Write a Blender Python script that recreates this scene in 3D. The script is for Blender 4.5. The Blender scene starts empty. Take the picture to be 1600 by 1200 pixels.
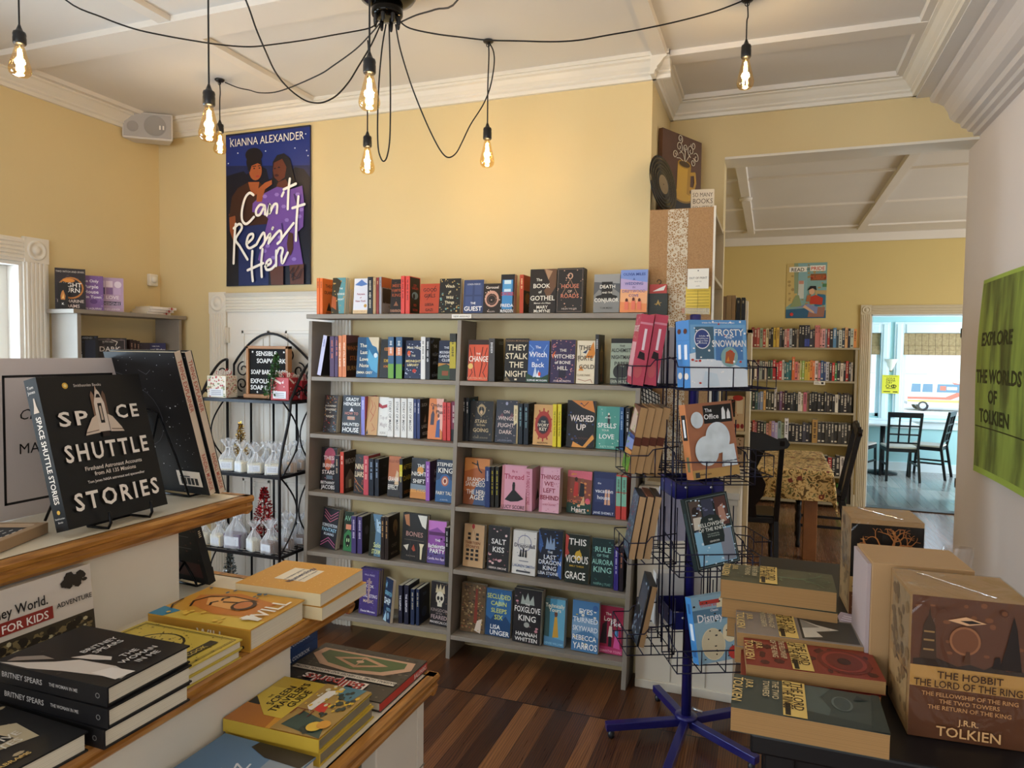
import bpy, math, random
from mathutils import Matrix, Vector, Euler
PI = math.pi
C = bpy.context.scene.collection
S = bpy.context.scene

# ---------------------------------------------------------------- camera, exposure
def srgb(h):
    c = [int(h[i:i + 2], 16) / 255 for i in (0, 2, 4)]
    return tuple(x / 12.92 if x <= .04045 else ((x + .055) / 1.055) ** 2.4 for x in c) + (1,)

EYE = Vector((0, 0, 1.70))
YAW, PITCH, ROLL = .3528726, .0451960, -.0121531
fwd = Vector((-math.sin(YAW) * math.cos(PITCH), math.cos(YAW) * math.cos(PITCH), -math.sin(PITCH)))
rgt = Vector((math.cos(YAW), math.sin(YAW), 0))
dwn = fwd.cross(rgt)
r2 = rgt * math.cos(ROLL) + dwn * math.sin(ROLL)
d2 = -rgt * math.sin(ROLL) + dwn * math.cos(ROLL)
cam = bpy.data.cameras.new('camera')
cam.sensor_width = 36
cam.lens = 1091.475 / 1600 * 36
cam.clip_start = .05
cam.clip_end = 300
co = bpy.data.objects.new('camera', cam)
co.matrix_world = Matrix(((r2.x, -d2.x, -fwd.x, EYE.x), (r2.y, -d2.y, -fwd.y, EYE.y), (r2.z, -d2.z, -fwd.z, EYE.z), (0, 0, 0, 1)))
C.objects.link(co)
S.camera = co
S.view_settings.view_transform = 'Standard'
S.view_settings.look = 'None'
S.view_settings.gamma = 1
S.view_settings.exposure = -0.25
S.view_settings.use_curve_mapping = False
S.cycles.use_denoising = True
S.cycles.max_bounces = 10
S.cycles.diffuse_bounces = 5
S.cycles.transparent_max_bounces = 24
S.cycles.sample_clamp_indirect = 6

# ---------------------------------------------------------------- world (bright hazy sky), sun, window daylight
wd = bpy.data.worlds.new('sky')
S.world = wd
wd.use_nodes = True
bg = wd.node_tree.nodes['Background']
bg.inputs[0].default_value = (.80, .90, 1.0, 1)
bg.inputs[1].default_value = 3.2
def sun(rot, e, col, ang):
    l = bpy.data.lights.new('sun', 'SUN'); l.energy = e; l.color = col; l.angle = ang
    o = bpy.data.objects.new('sun', l); o.rotation_euler = rot; C.objects.link(o)
sun((math.radians(48), 0, math.radians(-20)), 4.0, (1, .95, .86), .02)
def area(name, loc, rot, sx, sy, e, col, spread=180):
    l = bpy.data.lights.new(name, 'AREA'); l.shape = 'RECTANGLE'; l.size = sx; l.size_y = sy
    l.energy = e; l.color = col; l.spread = math.radians(spread)
    o = bpy.data.objects.new(name, l); o.location = loc; o.rotation_euler = [math.radians(a) for a in rot]
    C.objects.link(o)
    return o
DAY = (.80, .90, 1.0)
# daylight through the left wall window, unseen openings added at left front and behind the camera, the side windows of the two rooms beyond
area('daylight_left_window', (-4.20, 2.285, 1.55), (0, -90, 0), 1.25, .86, 60, DAY)
area('daylight_left_added', (-4.20, .3, 1.55), (0, -90, 0), 1.25, 1.36, 125, DAY)  # added lamp out of view, brightens the right wall and rack
area('daylight_front_added', (-1.6, -2.9, 1.7), (90, 0, 0), 3.4, 1.9, 66, (.93, .96, 1.0))  # lamp in the opening added behind the camera
area('daylight_reading_room', (4.3, 6.3, 1.7), (0, 90, 0), 1.6, 2.4, 95, (1, .95, .88))
area('daylight_sun_room', (4.6, 10.3, 1.7), (0, 90, 0), 1.6, 2.4, 200, (.72, .86, 1.0))

# ---------------------------------------------------------------- materials
MATS = {}
def M(h, rough=.5, metal=0, noise=0, nscale=6, bump=0, bscale=60, spec=.5, coat=0):
    """paint of one colour, optionally with slight mottling and fine bump"""
    k = (h, rough, metal, noise, nscale, bump, bscale, spec, coat)
    if k in MATS: return MATS[k]
    m = bpy.data.materials.new('paint_' + h); m.use_nodes = True
    nt = m.node_tree; b = nt.nodes['Principled BSDF']
    c = srgb(h)
    b.inputs['Base Color'].default_value = c
    b.inputs['Roughness'].default_value = rough
    b.inputs['Metallic'].default_value = metal
    b.inputs['Specular IOR Level'].default_value = spec
    b.inputs['Coat Weight'].default_value = coat
    if noise or bump:
        tc = nt.nodes.new('ShaderNodeTexCoord')
    if noise:
        n = nt.nodes.new('ShaderNodeTexNoise'); n.inputs['Scale'].default_value = nscale; n.inputs['Detail'].default_value = 5
        r = nt.nodes.new('ShaderNodeValToRGB')
        r.color_ramp.elements[0].position = .3; r.color_ramp.elements[1].position = .7
        r.color_ramp.elements[0].color = [x * (1 - noise) for x in c[:3]] + [1]
        r.color_ramp.elements[1].color = [min(1, x * (1 + noise)) for x in c[:3]] + [1]
        nt.links.new(tc.outputs['Object'], n.inputs['Vector'])
        nt.links.new(n.outputs['Fac'], r.inputs[0]); nt.links.new(r.outputs[0], b.inputs['Base Color'])
    if bump:
        n2 = nt.nodes.new('ShaderNodeTexNoise'); n2.inputs['Scale'].default_value = bscale; n2.inputs['Detail'].default_value = 3
        bp = nt.nodes.new('ShaderNodeBump'); bp.inputs['Strength'].default_value = bump; bp.inputs['Distance'].default_value = .002
        nt.links.new(tc.outputs['Object'], n2.inputs['Vector'])
        nt.links.new(n2.outputs['Fac'], bp.inputs['Height']); nt.links.new(bp.outputs[0], b.inputs['Normal'])
    MATS[k] = m
    return m
def MX(h): return M(h, .42, spec=.35)                       # printed cover ink
def emis(name, h, s):
    m = bpy.data.materials.new(name); m.use_nodes = True
    nt = m.node_tree; b = nt.nodes['Principled BSDF']
    b.inputs['Base Color'].default_value = srgb(h); b.inputs['Emission Color'].default_value = srgb(h)
    b.inputs['Emission Strength'].default_value = s
    return m
def thin(name, h, fac, rough=.05, gloss=True, edge=.25):
    """thin clear sheet: mostly see-through, with a glossy or matt veil that thickens at grazing angles"""
    m = bpy.data.materials.new(name); m.use_nodes = True
    nt = m.node_tree; nt.nodes.clear()
    o = nt.nodes.new('ShaderNodeOutputMaterial'); t = nt.nodes.new('ShaderNodeBsdfTransparent')
    g = nt.nodes.new('ShaderNodeBsdfGlossy' if gloss else 'ShaderNodeBsdfDiffuse')
    t.inputs[0].default_value = srgb(h)
    g.inputs[0].default_value = (1, 1, 1, 1) if gloss else srgb(h)
    g.inputs['Roughness'].default_value = rough
    lw = nt.nodes.new('ShaderNodeLayerWeight'); lw.inputs[0].default_value = .35
    ma = nt.nodes.new('ShaderNodeMath'); ma.operation = 'MULTIPLY_ADD'; ma.inputs[1].default_value = edge; ma.inputs[2].default_value = fac
    mx = nt.nodes.new('ShaderNodeMixShader')
    nt.links.new(lw.outputs['Facing'], ma.inputs[0]); nt.links.new(ma.outputs[0], mx.inputs[0])
    nt.links.new(t.outputs[0], mx.inputs[1]); nt.links.new(g.outputs[0], mx.inputs[2]); nt.links.new(mx.outputs[0], o.inputs[0])
    return m
def nodes(name):
    m = bpy.data.materials.new(name); m.use_nodes = True
    nt = m.node_tree
    def N(t, **kw):
        n = nt.nodes.new('ShaderNode' + t)
        for k, v in kw.items():
            if isinstance(v, bpy.types.NodeSocket): nt.links.new(v, n.inputs[k.replace('_', ' ')])
            elif k[0] == 'i' and k[1:].isdigit():
                n.inputs[int(k[1:])].default_value = v
            else: setattr(n, k, v)
        return n
    def K(a, b): nt.links.new(a, b)
    return m, nt.nodes['Principled BSDF'], N, K
def mathn(N, K, op, a, b=None):
    n = N('Math', operation=op)
    for i, x in enumerate((a, b)):
        if x is None: continue
        if isinstance(x, (int, float)): n.inputs[i].default_value = x
        else: K(x, n.inputs[i])
    return n.outputs[0]
def ramp(N, K, fac, stops):
    r = N('ValToRGB'); e = r.color_ramp.elements
    while len(e) < len(stops): e.new(.5)
    for x, (p, h) in zip(e, stops):
        x.position = p; x.color = srgb(h) if isinstance(h, str) else h
    K(fac, r.inputs[0])
    return r.outputs[0]

# ---------------------------------------------------------------- mesh builder
ID = Matrix.Identity(4)
class B:
    def __init__(s): s.v = []; s.f = []; s.mi = []; s.sm = []; s.mats = []
    def _m(s, mat):
        if mat not in s.mats: s.mats.append(mat)
        return s.mats.index(mat)
    def add(s, vs, fs, mat, T=None, smooth=False):
        o = len(s.v); k = s._m(mat)
        s.v += [tuple(T @ Vector(v)) for v in vs] if T is not None else [tuple(v) for v in vs]
        for f in fs: s.f.append([i + o for i in f]); s.mi.append(k); s.sm.append(smooth)
        return s
    def box(s, lo, hi, mat, T=None):
        x0, y0, z0 = lo; x1, y1, z1 = hi
        vs = [(x0, y0, z0), (x1, y0, z0), (x1, y1, z0), (x0, y1, z0), (x0, y0, z1), (x1, y0, z1), (x1, y1, z1), (x0, y1, z1)]
        return s.add(vs, [(0, 3, 2, 1), (4, 5, 6, 7), (0, 1, 5, 4), (1, 2, 6, 5), (2, 3, 7, 6), (3, 0, 4, 7)], mat, T)
    def poly(s, pts, mat, T=None): return s.add(pts, [list(range(len(pts)))], mat, T)
    def prism(s, pts, axis, a, b, mat, T=None):
        """2-D outline extruded along axis 0/1/2 from a to b"""
        n = len(pts)
        def P(p, t): q = list(p); q.insert(axis, t); return q
        vs = [P(p, a) for p in pts] + [P(p, b) for p in pts]
        fs = [list(range(n))[::-1], list(range(n, 2 * n))] + [(i, (i + 1) % n, n + (i + 1) % n, n + i) for i in range(n)]
        return s.add(vs, fs, mat, T)
    def tube(s, pts, r, mat, n=8, T=None, closed=False, r1=None):
        pts = [Vector(p) for p in pts]; k = len(pts); vs = []; fs = []
        up = None
        for i, p in enumerate(pts):
            a = pts[(i - 1) % k] if (i or closed) else pts[0]; b = pts[(i + 1) % k] if (i < k - 1 or closed) else pts[-1]
            d = (b - a).normalized()
            if up is None: up = Vector((0, 0, 1)) if abs(d.z) < .9 else Vector((1, 0, 0))
            u = d.cross(up)
            if u.length < 1e-5: u = d.orthogonal()
            u.normalize(); w = u.cross(d).normalized(); up = w
            rr = r if r1 is None else r + (r1 - r) * i / (k - 1)
            for j in range(n):
                t = 2 * PI * j / n; vs.append(p + u * math.cos(t) * rr + w * math.sin(t) * rr)
        for i in range(k if closed else k - 1):
            for j in range(n):
                fs.append((i * n + j, i * n + (j + 1) % n, ((i + 1) % k) * n + (j + 1) % n, ((i + 1) % k) * n + j))
        if not closed: fs += [list(range(n))[::-1], list(range((k - 1) * n, k * n))]
        return s.add(vs, fs, mat, T, True)
    def bar(s, p, q, w, h, mat, T=None):
        """square bar from p to q, w wide, h deep"""
        p = Vector(p); q = Vector(q); d = (q - p).normalized()
        up = Vector((0, 0, 1)) if abs(d.z) < .95 else Vector((0, 1, 0))
        u = d.cross(up).normalized() * w / 2; v = d.cross(u).normalized() * h / 2
        vs = [p - u - v, p + u - v, p + u + v, p - u + v, q - u - v, q + u - v, q + u + v, q - u + v]
        return s.add(vs, [(0, 3, 2, 1), (4, 5, 6, 7), (0, 1, 5, 4), (1, 2, 6, 5), (2, 3, 7, 6), (3, 0, 4, 7)], mat, T)
    def lathe(s, prof, mat, n=20, T=None, cap=True):
        vs = []; fs = []; k = len(prof)
        for r, z in prof:
            for j in range(n): t = 2 * PI * j / n; vs.append((r * math.cos(t), r * math.sin(t), z))
        for i in range(k - 1):
            for j in range(n): fs.append((i * n + j, i * n + (j + 1) % n, (i + 1) * n + (j + 1) % n, (i + 1) * n + j))
        if cap: fs += [list(range(n))[::-1], list(range((k - 1) * n, k * n))]
        return s.add(vs, fs, mat, T, True)
    def grid(s, fn, nu, nv, mat, T=None, smooth=True):
        vs = [fn(i / nu, j / nv) for j in range(nv + 1) for i in range(nu + 1)]
        fs = [(j * (nu + 1) + i, j * (nu + 1) + i + 1, (j + 1) * (nu + 1) + i + 1, (j + 1) * (nu + 1) + i) for j in range(nv) for i in range(nu)]
        return s.add(vs, fs, mat, T, smooth)
    def text(s, t, mat, T, cap, width=None, align='c', bold=0, shear=0, cond=None, space=1):
        """lettering in the local xy plane of T, cap height cap, squeezed to width when it is longer"""
        vs, fs, w = glyphs(t, bold, shear, space)
        sx = cap
        if width and w * cap > width: sx = width / w
        if cond: sx *= cond
        off = {'c': -w * sx / 2, 'l': 0, 'r': -w * sx}[align]
        return s.add([(x * sx + off, y * cap, 0) for x, y in vs], fs, mat, T)
    def build(s, name, parent=None, loc=None, rot=None, bev=0, seg=2):
        me = bpy.data.meshes.new(name); me.from_pydata(s.v, [], s.f)
        for m in s.mats: me.materials.append(m)
        if s.f:
            me.polygons.foreach_set('material_index', s.mi); me.polygons.foreach_set('use_smooth', s.sm)
        me.update()
        o = bpy.data.objects.new(name, me); C.objects.link(o)
        if parent: o.parent = parent
        if loc: o.location = loc
        if rot: o.rotation_euler = rot
        if bev:
            b = o.modifiers.new('edge', 'BEVEL'); b.width = bev; b.segments = seg; b.limit_method = 'ANGLE'
        return o
GL = {}
def glyphs(t, bold=0, shear=0, space=1):
    k = (t, bold, shear, space)
    if k not in GL:
        cu = bpy.data.curves.new('lettering', 'FONT'); cu.body = t; cu.size = 1; cu.resolution_u = 2; cu.offset = bold; cu.shear = shear; cu.space_character = space
        o = bpy.data.objects.new('lettering', cu); me = o.to_mesh()
        vs = [(v.co.x / .72, v.co.y / .72) for v in me.vertices]; fs = [list(p.vertices) for p in me.polygons]
        w = max((v[0] for v in vs), default=0)
        o.to_mesh_clear(); bpy.data.objects.remove(o); bpy.data.curves.remove(cu)
        GL[k] = (vs, fs, w)
    return GL[k]

# ---------------------------------------------------------------- things, parts, setting
def tag(o, label, cat, group=None, kind=None):
    o['label'] = label; o['category'] = cat
    if group: o['group'] = group
    if kind: o['kind'] = kind
    return o
def thing(name, label, cat, loc=(0, 0, 0), rz=0, group=None):
    o = bpy.data.objects.new(name, None); C.objects.link(o); o.location = loc; o.rotation_euler = (0, 0, rz)
    o.empty_display_size = .05
    return tag(o, label, cat, group)
def struct(name, b, parent=None, bev=0):
    o = b.build(name, parent, bev=bev)
    if parent is None: o['kind'] = 'structure'
    return o
def copy_tree(o, parent=None):
    c = o.copy(); C.objects.link(c); c.parent = parent
    for ch in o.children: copy_tree(ch, c)
    return c
def TR(loc=(0, 0, 0), rot=(0, 0, 0)): return Matrix.Translation(loc) @ Euler(rot).to_matrix().to_4x4()
def frame(o, x, y):
    """plane at o with local x along x and local y along y (lettering and flat art)"""
    x = Vector(x).normalized(); y = Vector(y).normalized(); z = x.cross(y)
    return Matrix(((x.x, y.x, z.x, o[0]), (x.y, y.y, z.y, o[1]), (x.z, y.z, z.z, o[2]), (0, 0, 0, 1)))

def smooth(pts, n=5):
    """rounded path through the points"""
    P_ = [Vector(p) for p in pts]; out = []
    for i in range(len(P_) - 1):
        a, b_, c, d = P_[max(i - 1, 0)], P_[i], P_[i + 1], P_[min(i + 2, len(P_) - 1)]
        for k in range(n):
            s_ = k / n; out.append(.5 * ((2 * b_) + (c - a) * s_ + (2 * a - 5 * b_ + 4 * c - d) * s_ ** 2 + (3 * b_ - a - 3 * c + d) * s_ ** 3))
    return out + [P_[-1]]

# ---------------------------------------------------------------- printed art
LAYER = .00022
def art(b, ops, T, w, h, l0=1):
    """prints shapes and lettering on the rectangle w x h of plane T: T text, E ellipse, R rectangle, P polygon, L line, S scatter, F frame"""
    if not ops: return
    l = l0
    for op in ops.split('|'):
        k, a = op[0], op[1:].split()
        z = l * LAYER; l += 1
        Z = T @ Matrix.Translation((0, 0, z))
        if k == 'T':
            u, v, c, col = float(a[0]), float(a[1]), float(a[2]), a[3]
            b.text(' '.join(a[4:]), MX(col), Z @ Matrix.Translation((u * w, (v - c / 2) * h, 0)), c * h * .92, 2 * min(u, 1 - u) * w * .94, bold=.012)
        elif k == 'W':                                      # wide bold capitals filling a given width
            u, v, c, ww, col = float(a[0]), float(a[1]), float(a[2]), float(a[3]), a[4]; t_ = ' '.join(a[5:]); cp = c * h * .92
            b.text(t_, MX(col), Z @ Matrix.Translation((u * w, (v - c / 2) * h, 0)), cp, None, bold=.022, cond=ww * w / (glyphs(t_, .022, 0, 1.3)[2] * cp), space=1.3)
        elif k == 'E':
            u, v, ru, rv = map(float, a[:4])
            b.poly([((u + ru * math.cos(t * PI / 10)) * w, (v + rv * math.sin(t * PI / 10)) * h, 0) for t in range(20)], MX(a[4]), Z)
        elif k == 'R':
            u, v, u1, v1 = map(float, a[:4])
            b.poly([(u * w, v * h, 0), (u1 * w, v * h, 0), (u1 * w, v1 * h, 0), (u * w, v1 * h, 0)], MX(a[4]), Z)
        elif k == 'P':
            q = list(map(float, a[1:])); b.poly([(q[i] * w, q[i + 1] * h, 0) for i in range(0, len(q), 2)], MX(a[0]), Z)
        elif k == 'B':                                      # brush stroke: rounded ribbon through the points
            r = float(a[0]) * w / 2; q = list(map(float, a[2:])); pts = smooth([(q[i] * w, q[i + 1] * h, 0) for i in range(0, len(q), 2)], 6)
            n = len(pts); lf = []; rt = []
            for i, p in enumerate(pts):
                d = (pts[min(i + 1, n - 1)] - pts[max(i - 1, 0)]); d = d.normalized() if d.length else Vector((1, 0, 0)); e = Vector((-d.y, d.x, 0)) * r
                lf.append(p + e); rt.append(p - e)
            b.add(lf + rt, [(i, n + i, n + i + 1, i + 1) for i in range(n - 1)], MX(a[1]), Z)
            for p in (pts[0], pts[-1]): b.poly([(p.x + r * math.cos(j * PI / 5), p.y + r * math.sin(j * PI / 5), LAYER * .2) for j in range(10)], MX(a[1]), Z)
        elif k == 'L':
            r = float(a[0]) * w / 2; q = list(map(float, a[2:])); pts = [Vector((q[i] * w, q[i + 1] * h, 0)) for i in range(0, len(q), 2)]
            for i in range(len(pts) - 1):
                d = (pts[i + 1] - pts[i]).normalized(); n = Vector((-d.y, d.x, 0)) * r; e = d * r * .6
                b.poly([pts[i] - n - e, pts[i + 1] - n + e, pts[i + 1] + n + e, pts[i] + n - e], MX(a[1]), Z)
                Z = Z @ Matrix.Translation((0, 0, LAYER * .08))
        elif k == 'S':
            rd = random.Random(int(a[0])); sz = float(a[3]); m = MX(a[2]); q0 = list(map(float, a[4:8])) or [0, 0, 1, 1]
            for i in range(int(a[1])):
                x, y = rd.uniform(q0[0] + sz, q0[2] - sz) * w, rd.uniform(q0[1] + sz * w / h, q0[3] - sz * w / h) * h; s_ = sz * w * rd.uniform(.5, 1); a0 = rd.random() * 3; kx = rd.uniform(.4, 1)
                b.poly([(x + s_ * math.cos(a0 + t * PI / 3), y + s_ * kx * math.sin(a0 + t * PI / 3), 0) for t in range(6)], m, Z @ Matrix.Translation((0, 0, i * LAYER * .01)))
        elif k == 'F':
            i, t = float(a[1]) * w, float(a[2]) * w; m = MX(a[0])
            for x0, y0, x1, y1 in ((i, i, w - i, i + t), (i, h - i - t, w - i, h - i), (i, i, i + t, h - i), (w - i - t, i, w - i, h - i)):
                b.poly([(x0, y0, 0), (x1, y0, 0), (x1, y1, 0), (x0, y1, 0)], m, Z)

# ---------------------------------------------------------------- books
PAGES = {}
def pagem(h='e6dcc4', ax=1):
    """page edges: fine leaf lines across the given axis"""
    if (h, ax) not in PAGES:
        m, p, N, K = nodes('page_edges')
        tc = N('TexCoord'); sp = N('SeparateXYZ'); K(tc.outputs['Object'], sp.inputs[0])
        n = N('TexNoise'); n.noise_dimensions = '1D'; n.inputs['Scale'].default_value = 900; n.inputs['Detail'].default_value = 2
        K(sp.outputs[ax], n.inputs['W'])
        c = srgb(h)
        K(ramp(N, K, n.outputs['Fac'], [(.3, [x * .72 for x in c[:3]] + [1]), (.7, c)]), p.inputs['Base Color'])
        p.inputs['Roughness'].default_value = .8
        PAGES[(h, ax)] = m
    return PAGES[(h, ax)]
READ = set('WHAT STILL BURNS|STORY OF MAGIC|THE SLEEPLESS|THE HOUSE IN THE PINES|BY A THREAD LUCY SCORE|AFTER DARK'.split('|'))
def spine_art(b, ops, w, t, h):
    T = frame((0, t / 2, 0), (0, 0, -1), (0, -1, 0))       # reads downwards, letters towards the front board
    U = frame((0, t, 0), (0, -1, 0), (0, 0, 1))
    l = 1
    for op in ops.split(';'):
        op = op.strip()
        if not op: continue
        if op[0] == 'R' and ':' not in op:
            art(b, op, U, t, h, l); l += 1; continue
        s_, col = op.rsplit(':', 1)
        Z = T @ Matrix.Translation((0, 0, l * LAYER)); l += 1
        if s_ in READ: b.text(s_, MX(col), Z @ Matrix.Translation((-h * .54, -t * .22, 0)), t * .42, h * .78, bold=.01)
        else:                                               # lettering too small to read: short strokes
            rd = random.Random(s_); x = h * .1
            for wd_ in s_.split():
                for ch in wd_:
                    a = t * rd.uniform(.13, .2)
                    b.poly([(-h + x, -a, 0), (-h + x + t * .13, -a, 0), (-h + x + t * .13, a, 0), (-h + x, a, 0)], MX(col), Z)
                    x += t * .25
                    if x > h * .86: break
                x += t * .3
                if x > h * .8: break
def book(w, h, t, bgc, ops='', spine='', hard=False, pages='e6dcc4', back='', name='paperback_book', spc=None, axp=1, extra=None):
    """upright book: front board faces -y, spine at x=0, foot at z=0. Root is the printed cover, its child the page block."""
    b = B(); m = MX(bgc); ms = MX(spc) if spc else m
    c = .0025 if hard else .0007; i = .003 if hard else .0006
    b.box((0, 0, 0), (w, c, h), m); b.box((0, t - c, 0), (w, t, h), m); b.box((0, c, 0), (c, t - c, h), ms)
    art(b, ops, frame((0, 0, 0), (1, 0, 0), (0, 0, 1)), w, h)
    if back: art(b, back, frame((w, t, 0), (-1, 0, 0), (0, 0, 1)), w, h)
    if spine: spine_art(b, spine, w, t, h)
    if extra: extra(b)
    o = b.build(name)
    p = B(); p.box((c, c, i), (w - i, t - c, h - i), pagem(pages, axp)); p.build('page_block', o)
    return o

# ---------------------------------------------------------------- surfaces of the rooms
def plank_mat(name, stops, seam, rough=.32, pw=.083, grain=1.0):
    m, p, N, K = nodes(name)
    tc = N('TexCoord'); sp = N('SeparateXYZ'); K(tc.outputs['Object'], sp.inputs[0])
    x, y = sp.outputs[0], sp.outputs[1]
    s = mathn(N, K, 'GREATER_THAN', y, seam)
    fx = mathn(N, K, 'DIVIDE', mathn(N, K, 'ADD', x, mathn(N, K, 'MULTIPLY', s, .037)), pw)
    i = mathn(N, K, 'FLOOR', fx)
    row = mathn(N, K, 'FLOOR', mathn(N, K, 'DIVIDE', mathn(N, K, 'SUBTRACT', y, seam), 2.4))
    cb = N('CombineXYZ'); K(i, cb.inputs[0]); K(row, cb.inputs[1])
    wn = N('TexWhiteNoise'); wn.noise_dimensions = '2D'; K(cb.outputs[0], wn.inputs['Vector'])
    # straight fine grain plus cathedral rings, offset per plank
    gv = N('CombineXYZ'); K(mathn(N, K, 'MULTIPLY', x, 26), gv.inputs[0]); K(mathn(N, K, 'MULTIPLY', y, 1.6), gv.inputs[1]); K(mathn(N, K, 'MULTIPLY', wn.outputs[0], 40), gv.inputs[2])
    n1 = N('TexNoise'); n1.inputs['Scale'].default_value = 2.2; n1.inputs['Detail'].default_value = 6; n1.inputs['Distortion'].default_value = .6; K(gv.outputs[0], n1.inputs['Vector'])
    gw = N('CombineXYZ'); K(mathn(N, K, 'MULTIPLY', x, 9), gw.inputs[0]); K(mathn(N, K, 'MULTIPLY', y, .8), gw.inputs[1]); K(mathn(N, K, 'MULTIPLY', wn.outputs[0], 17), gw.inputs[2])
    wv = N('TexWave'); wv.wave_type = 'BANDS'; wv.bands_direction = 'X'; wv.inputs['Scale'].default_value = 3.2; wv.inputs['Distortion'].default_value = 9; wv.inputs['Detail'].default_value = 2; wv.inputs['Detail Scale'].default_value = .7
    K(gw.outputs[0], wv.inputs['Vector'])
    g = mathn(N, K, 'ADD', mathn(N, K, 'MULTIPLY', n1.outputs['Fac'], .6), mathn(N, K, 'MULTIPLY', wv.outputs['Fac'], .4 * grain))
    t = mathn(N, K, 'ADD', mathn(N, K, 'MULTIPLY', wn.outputs[0], .55), mathn(N, K, 'MULTIPLY', g, .55))
    col = ramp(N, K, t, stops)
    # gaps between planks and the butt joint across them
    fr = mathn(N, K, 'FRACT', fx)
    gap = mathn(N, K, 'MAXIMUM', mathn(N, K, 'LESS_THAN', fr, .025), mathn(N, K, 'LESS_THAN', mathn(N, K, 'ABSOLUTE', mathn(N, K, 'SUBTRACT', y, seam)), .004))
    mx = N('MixRGB'); mx.inputs[2].default_value = srgb('140b08'); K(gap, mx.inputs[0]); K(col, mx.inputs[1]); K(mx.outputs[0], p.inputs['Base Color'])
    rr = mathn(N, K, 'ADD', mathn(N, K, 'MULTIPLY', g, .25), rough - .1); K(rr, p.inputs['Roughness'])
    bp = N('Bump'); bp.inputs['Strength'].default_value = .25; bp.inputs['Distance'].default_value = .003
    K(mathn(N, K, 'SUBTRACT', mathn(N, K, 'MULTIPLY', g, .3), gap), bp.inputs['Height']); K(bp.outputs[0], p.inputs['Normal'])
    return m
FLOOR = plank_mat('heart_pine_floor', [(.12, '2a1912'), (.4, '4a2d1e'), (.66, '6e4529'), (.95, '9a683e')], 3.14)
FLOOR2 = plank_mat('oak_floor_reading_room', [(.1, '4a3020'), (.4, '6d4a34'), (.7, '80593f'), (.95, '96704f')], 6.3, .20, .075)
FLOOR3 = plank_mat('glare_floor_sun_room', [(.1, '646264'), (.5, '86827f'), (.95, 'a39b95')], 10.2, .16, .12, .6)  # planks paled: window glare put into the colour
YEL = M('d8c494', .75, noise=.03, nscale=1.2, bump=.15, bscale=90)
YEL2 = M('cfba7c', .75, noise=.03, nscale=1.2, bump=.15, bscale=90)
CEIL = M('d9d5cf', .7, noise=.025, nscale=1.5, bump=.12, bscale=70)
TRIM = M('e3ddd0', .42, noise=.02, nscale=4)
TRIM2 = M('c8bda2', .45, noise=.03, nscale=4)
WHITE = M('e6e2da', .45)
PALE = M('eae0da', .7, noise=.03, nscale=1.4, bump=.1)
BLUE = M('a9d2d6', .7)
BLUET = M('dce6ec', .45)
GREY = M('8d8377', .5, noise=.06, nscale=9, bump=.2, bscale=40)

XL, Y1, XA, YH, XR, ZC, Z2, Y2 = -3.913, 3.66, -.60, 4.33, 1.0, 3.21, 3.07, 8.71
b = B(); b.box((XL - .2, -3.2, -.1), (XR + .3, 4.45, 0), FLOOR); struct('floor', b)
b = B(); b.box((-1.4, 4.45, -.1), (4.6, Y2 + .06, 0), FLOOR2); struct('floor_reading_room', b)
b = B(); b.box((.1, Y2 + .06, -.1), (4.9, 11.9, 0), FLOOR3); struct('floor_sun_room', b)
b = B(); b.box((1.05, Y2 - .01, 0), (1.995, Y2 + .13, .012), M('2a211c', .4)); struct('trim_12', b, bev=.004)

# left wall with a window opening and an unseen second one added for its lamp
b = B()
W1Y, W2Y, WZ = (1.85, 2.72), (-.4, 1.0), (.92, 2.17)
for lo, hi in (((-3.2), W2Y[0]), (W2Y[1], W1Y[0]), (W1Y[1], Y1 + .12)): b.box((XL - .2, lo, 0), (XL, hi, ZC), YEL)
for q in (W1Y, W2Y): b.box((XL - .2, q[0], 0), (XL, q[1], WZ[0]), YEL); b.box((XL - .2, q[0], WZ[1]), (XL, q[1], ZC), YEL)
struct('wall_left', b)
b = B(); b.box((XL, Y1, 0), (XA, Y1 + .12, ZC), YEL); struct('wall_back', b)
b = B(); b.box((XA - .12, Y1 + .12, 0), (XA, YH + .12, ZC), YEL); struct('wall_alcove_left', b)
b = B(); b.box((XA, YH, 0), (-.28, YH + .20, ZC), YEL); b.box((-.28, YH, 2.86), (XR, YH + .20, ZC), YEL); struct('wall_alcove_back', b)
b = B(); b.box((-.279, YH - .004, 2.846), (XR, YH + .204, 2.86), TRIM); struct('trim_opening_head', b)
b = B(); b.box((XR, -3.2, 0), (XR + .14, YH + .20, ZC), PALE); struct('wall_right', b)
b = B()
for lo, hi in (((XL, -3.2, 0), (-3.4, -3.0, ZC)), ((.2, -3.2, 0), (XR, -3.0, ZC)), ((-3.4, -3.2, 0), (.2, -3.0, .7)), ((-3.4, -3.2, 2.66), (.2, -3.0, ZC))): b.box(lo, hi, YEL)
struct('wall_front', b)  # wall out of view, its wide opening added to let daylight in
b = B(); b.box((XL, -3.0, ZC), (XR, YH, ZC + .1), CEIL); struct('ceiling', b)
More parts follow.
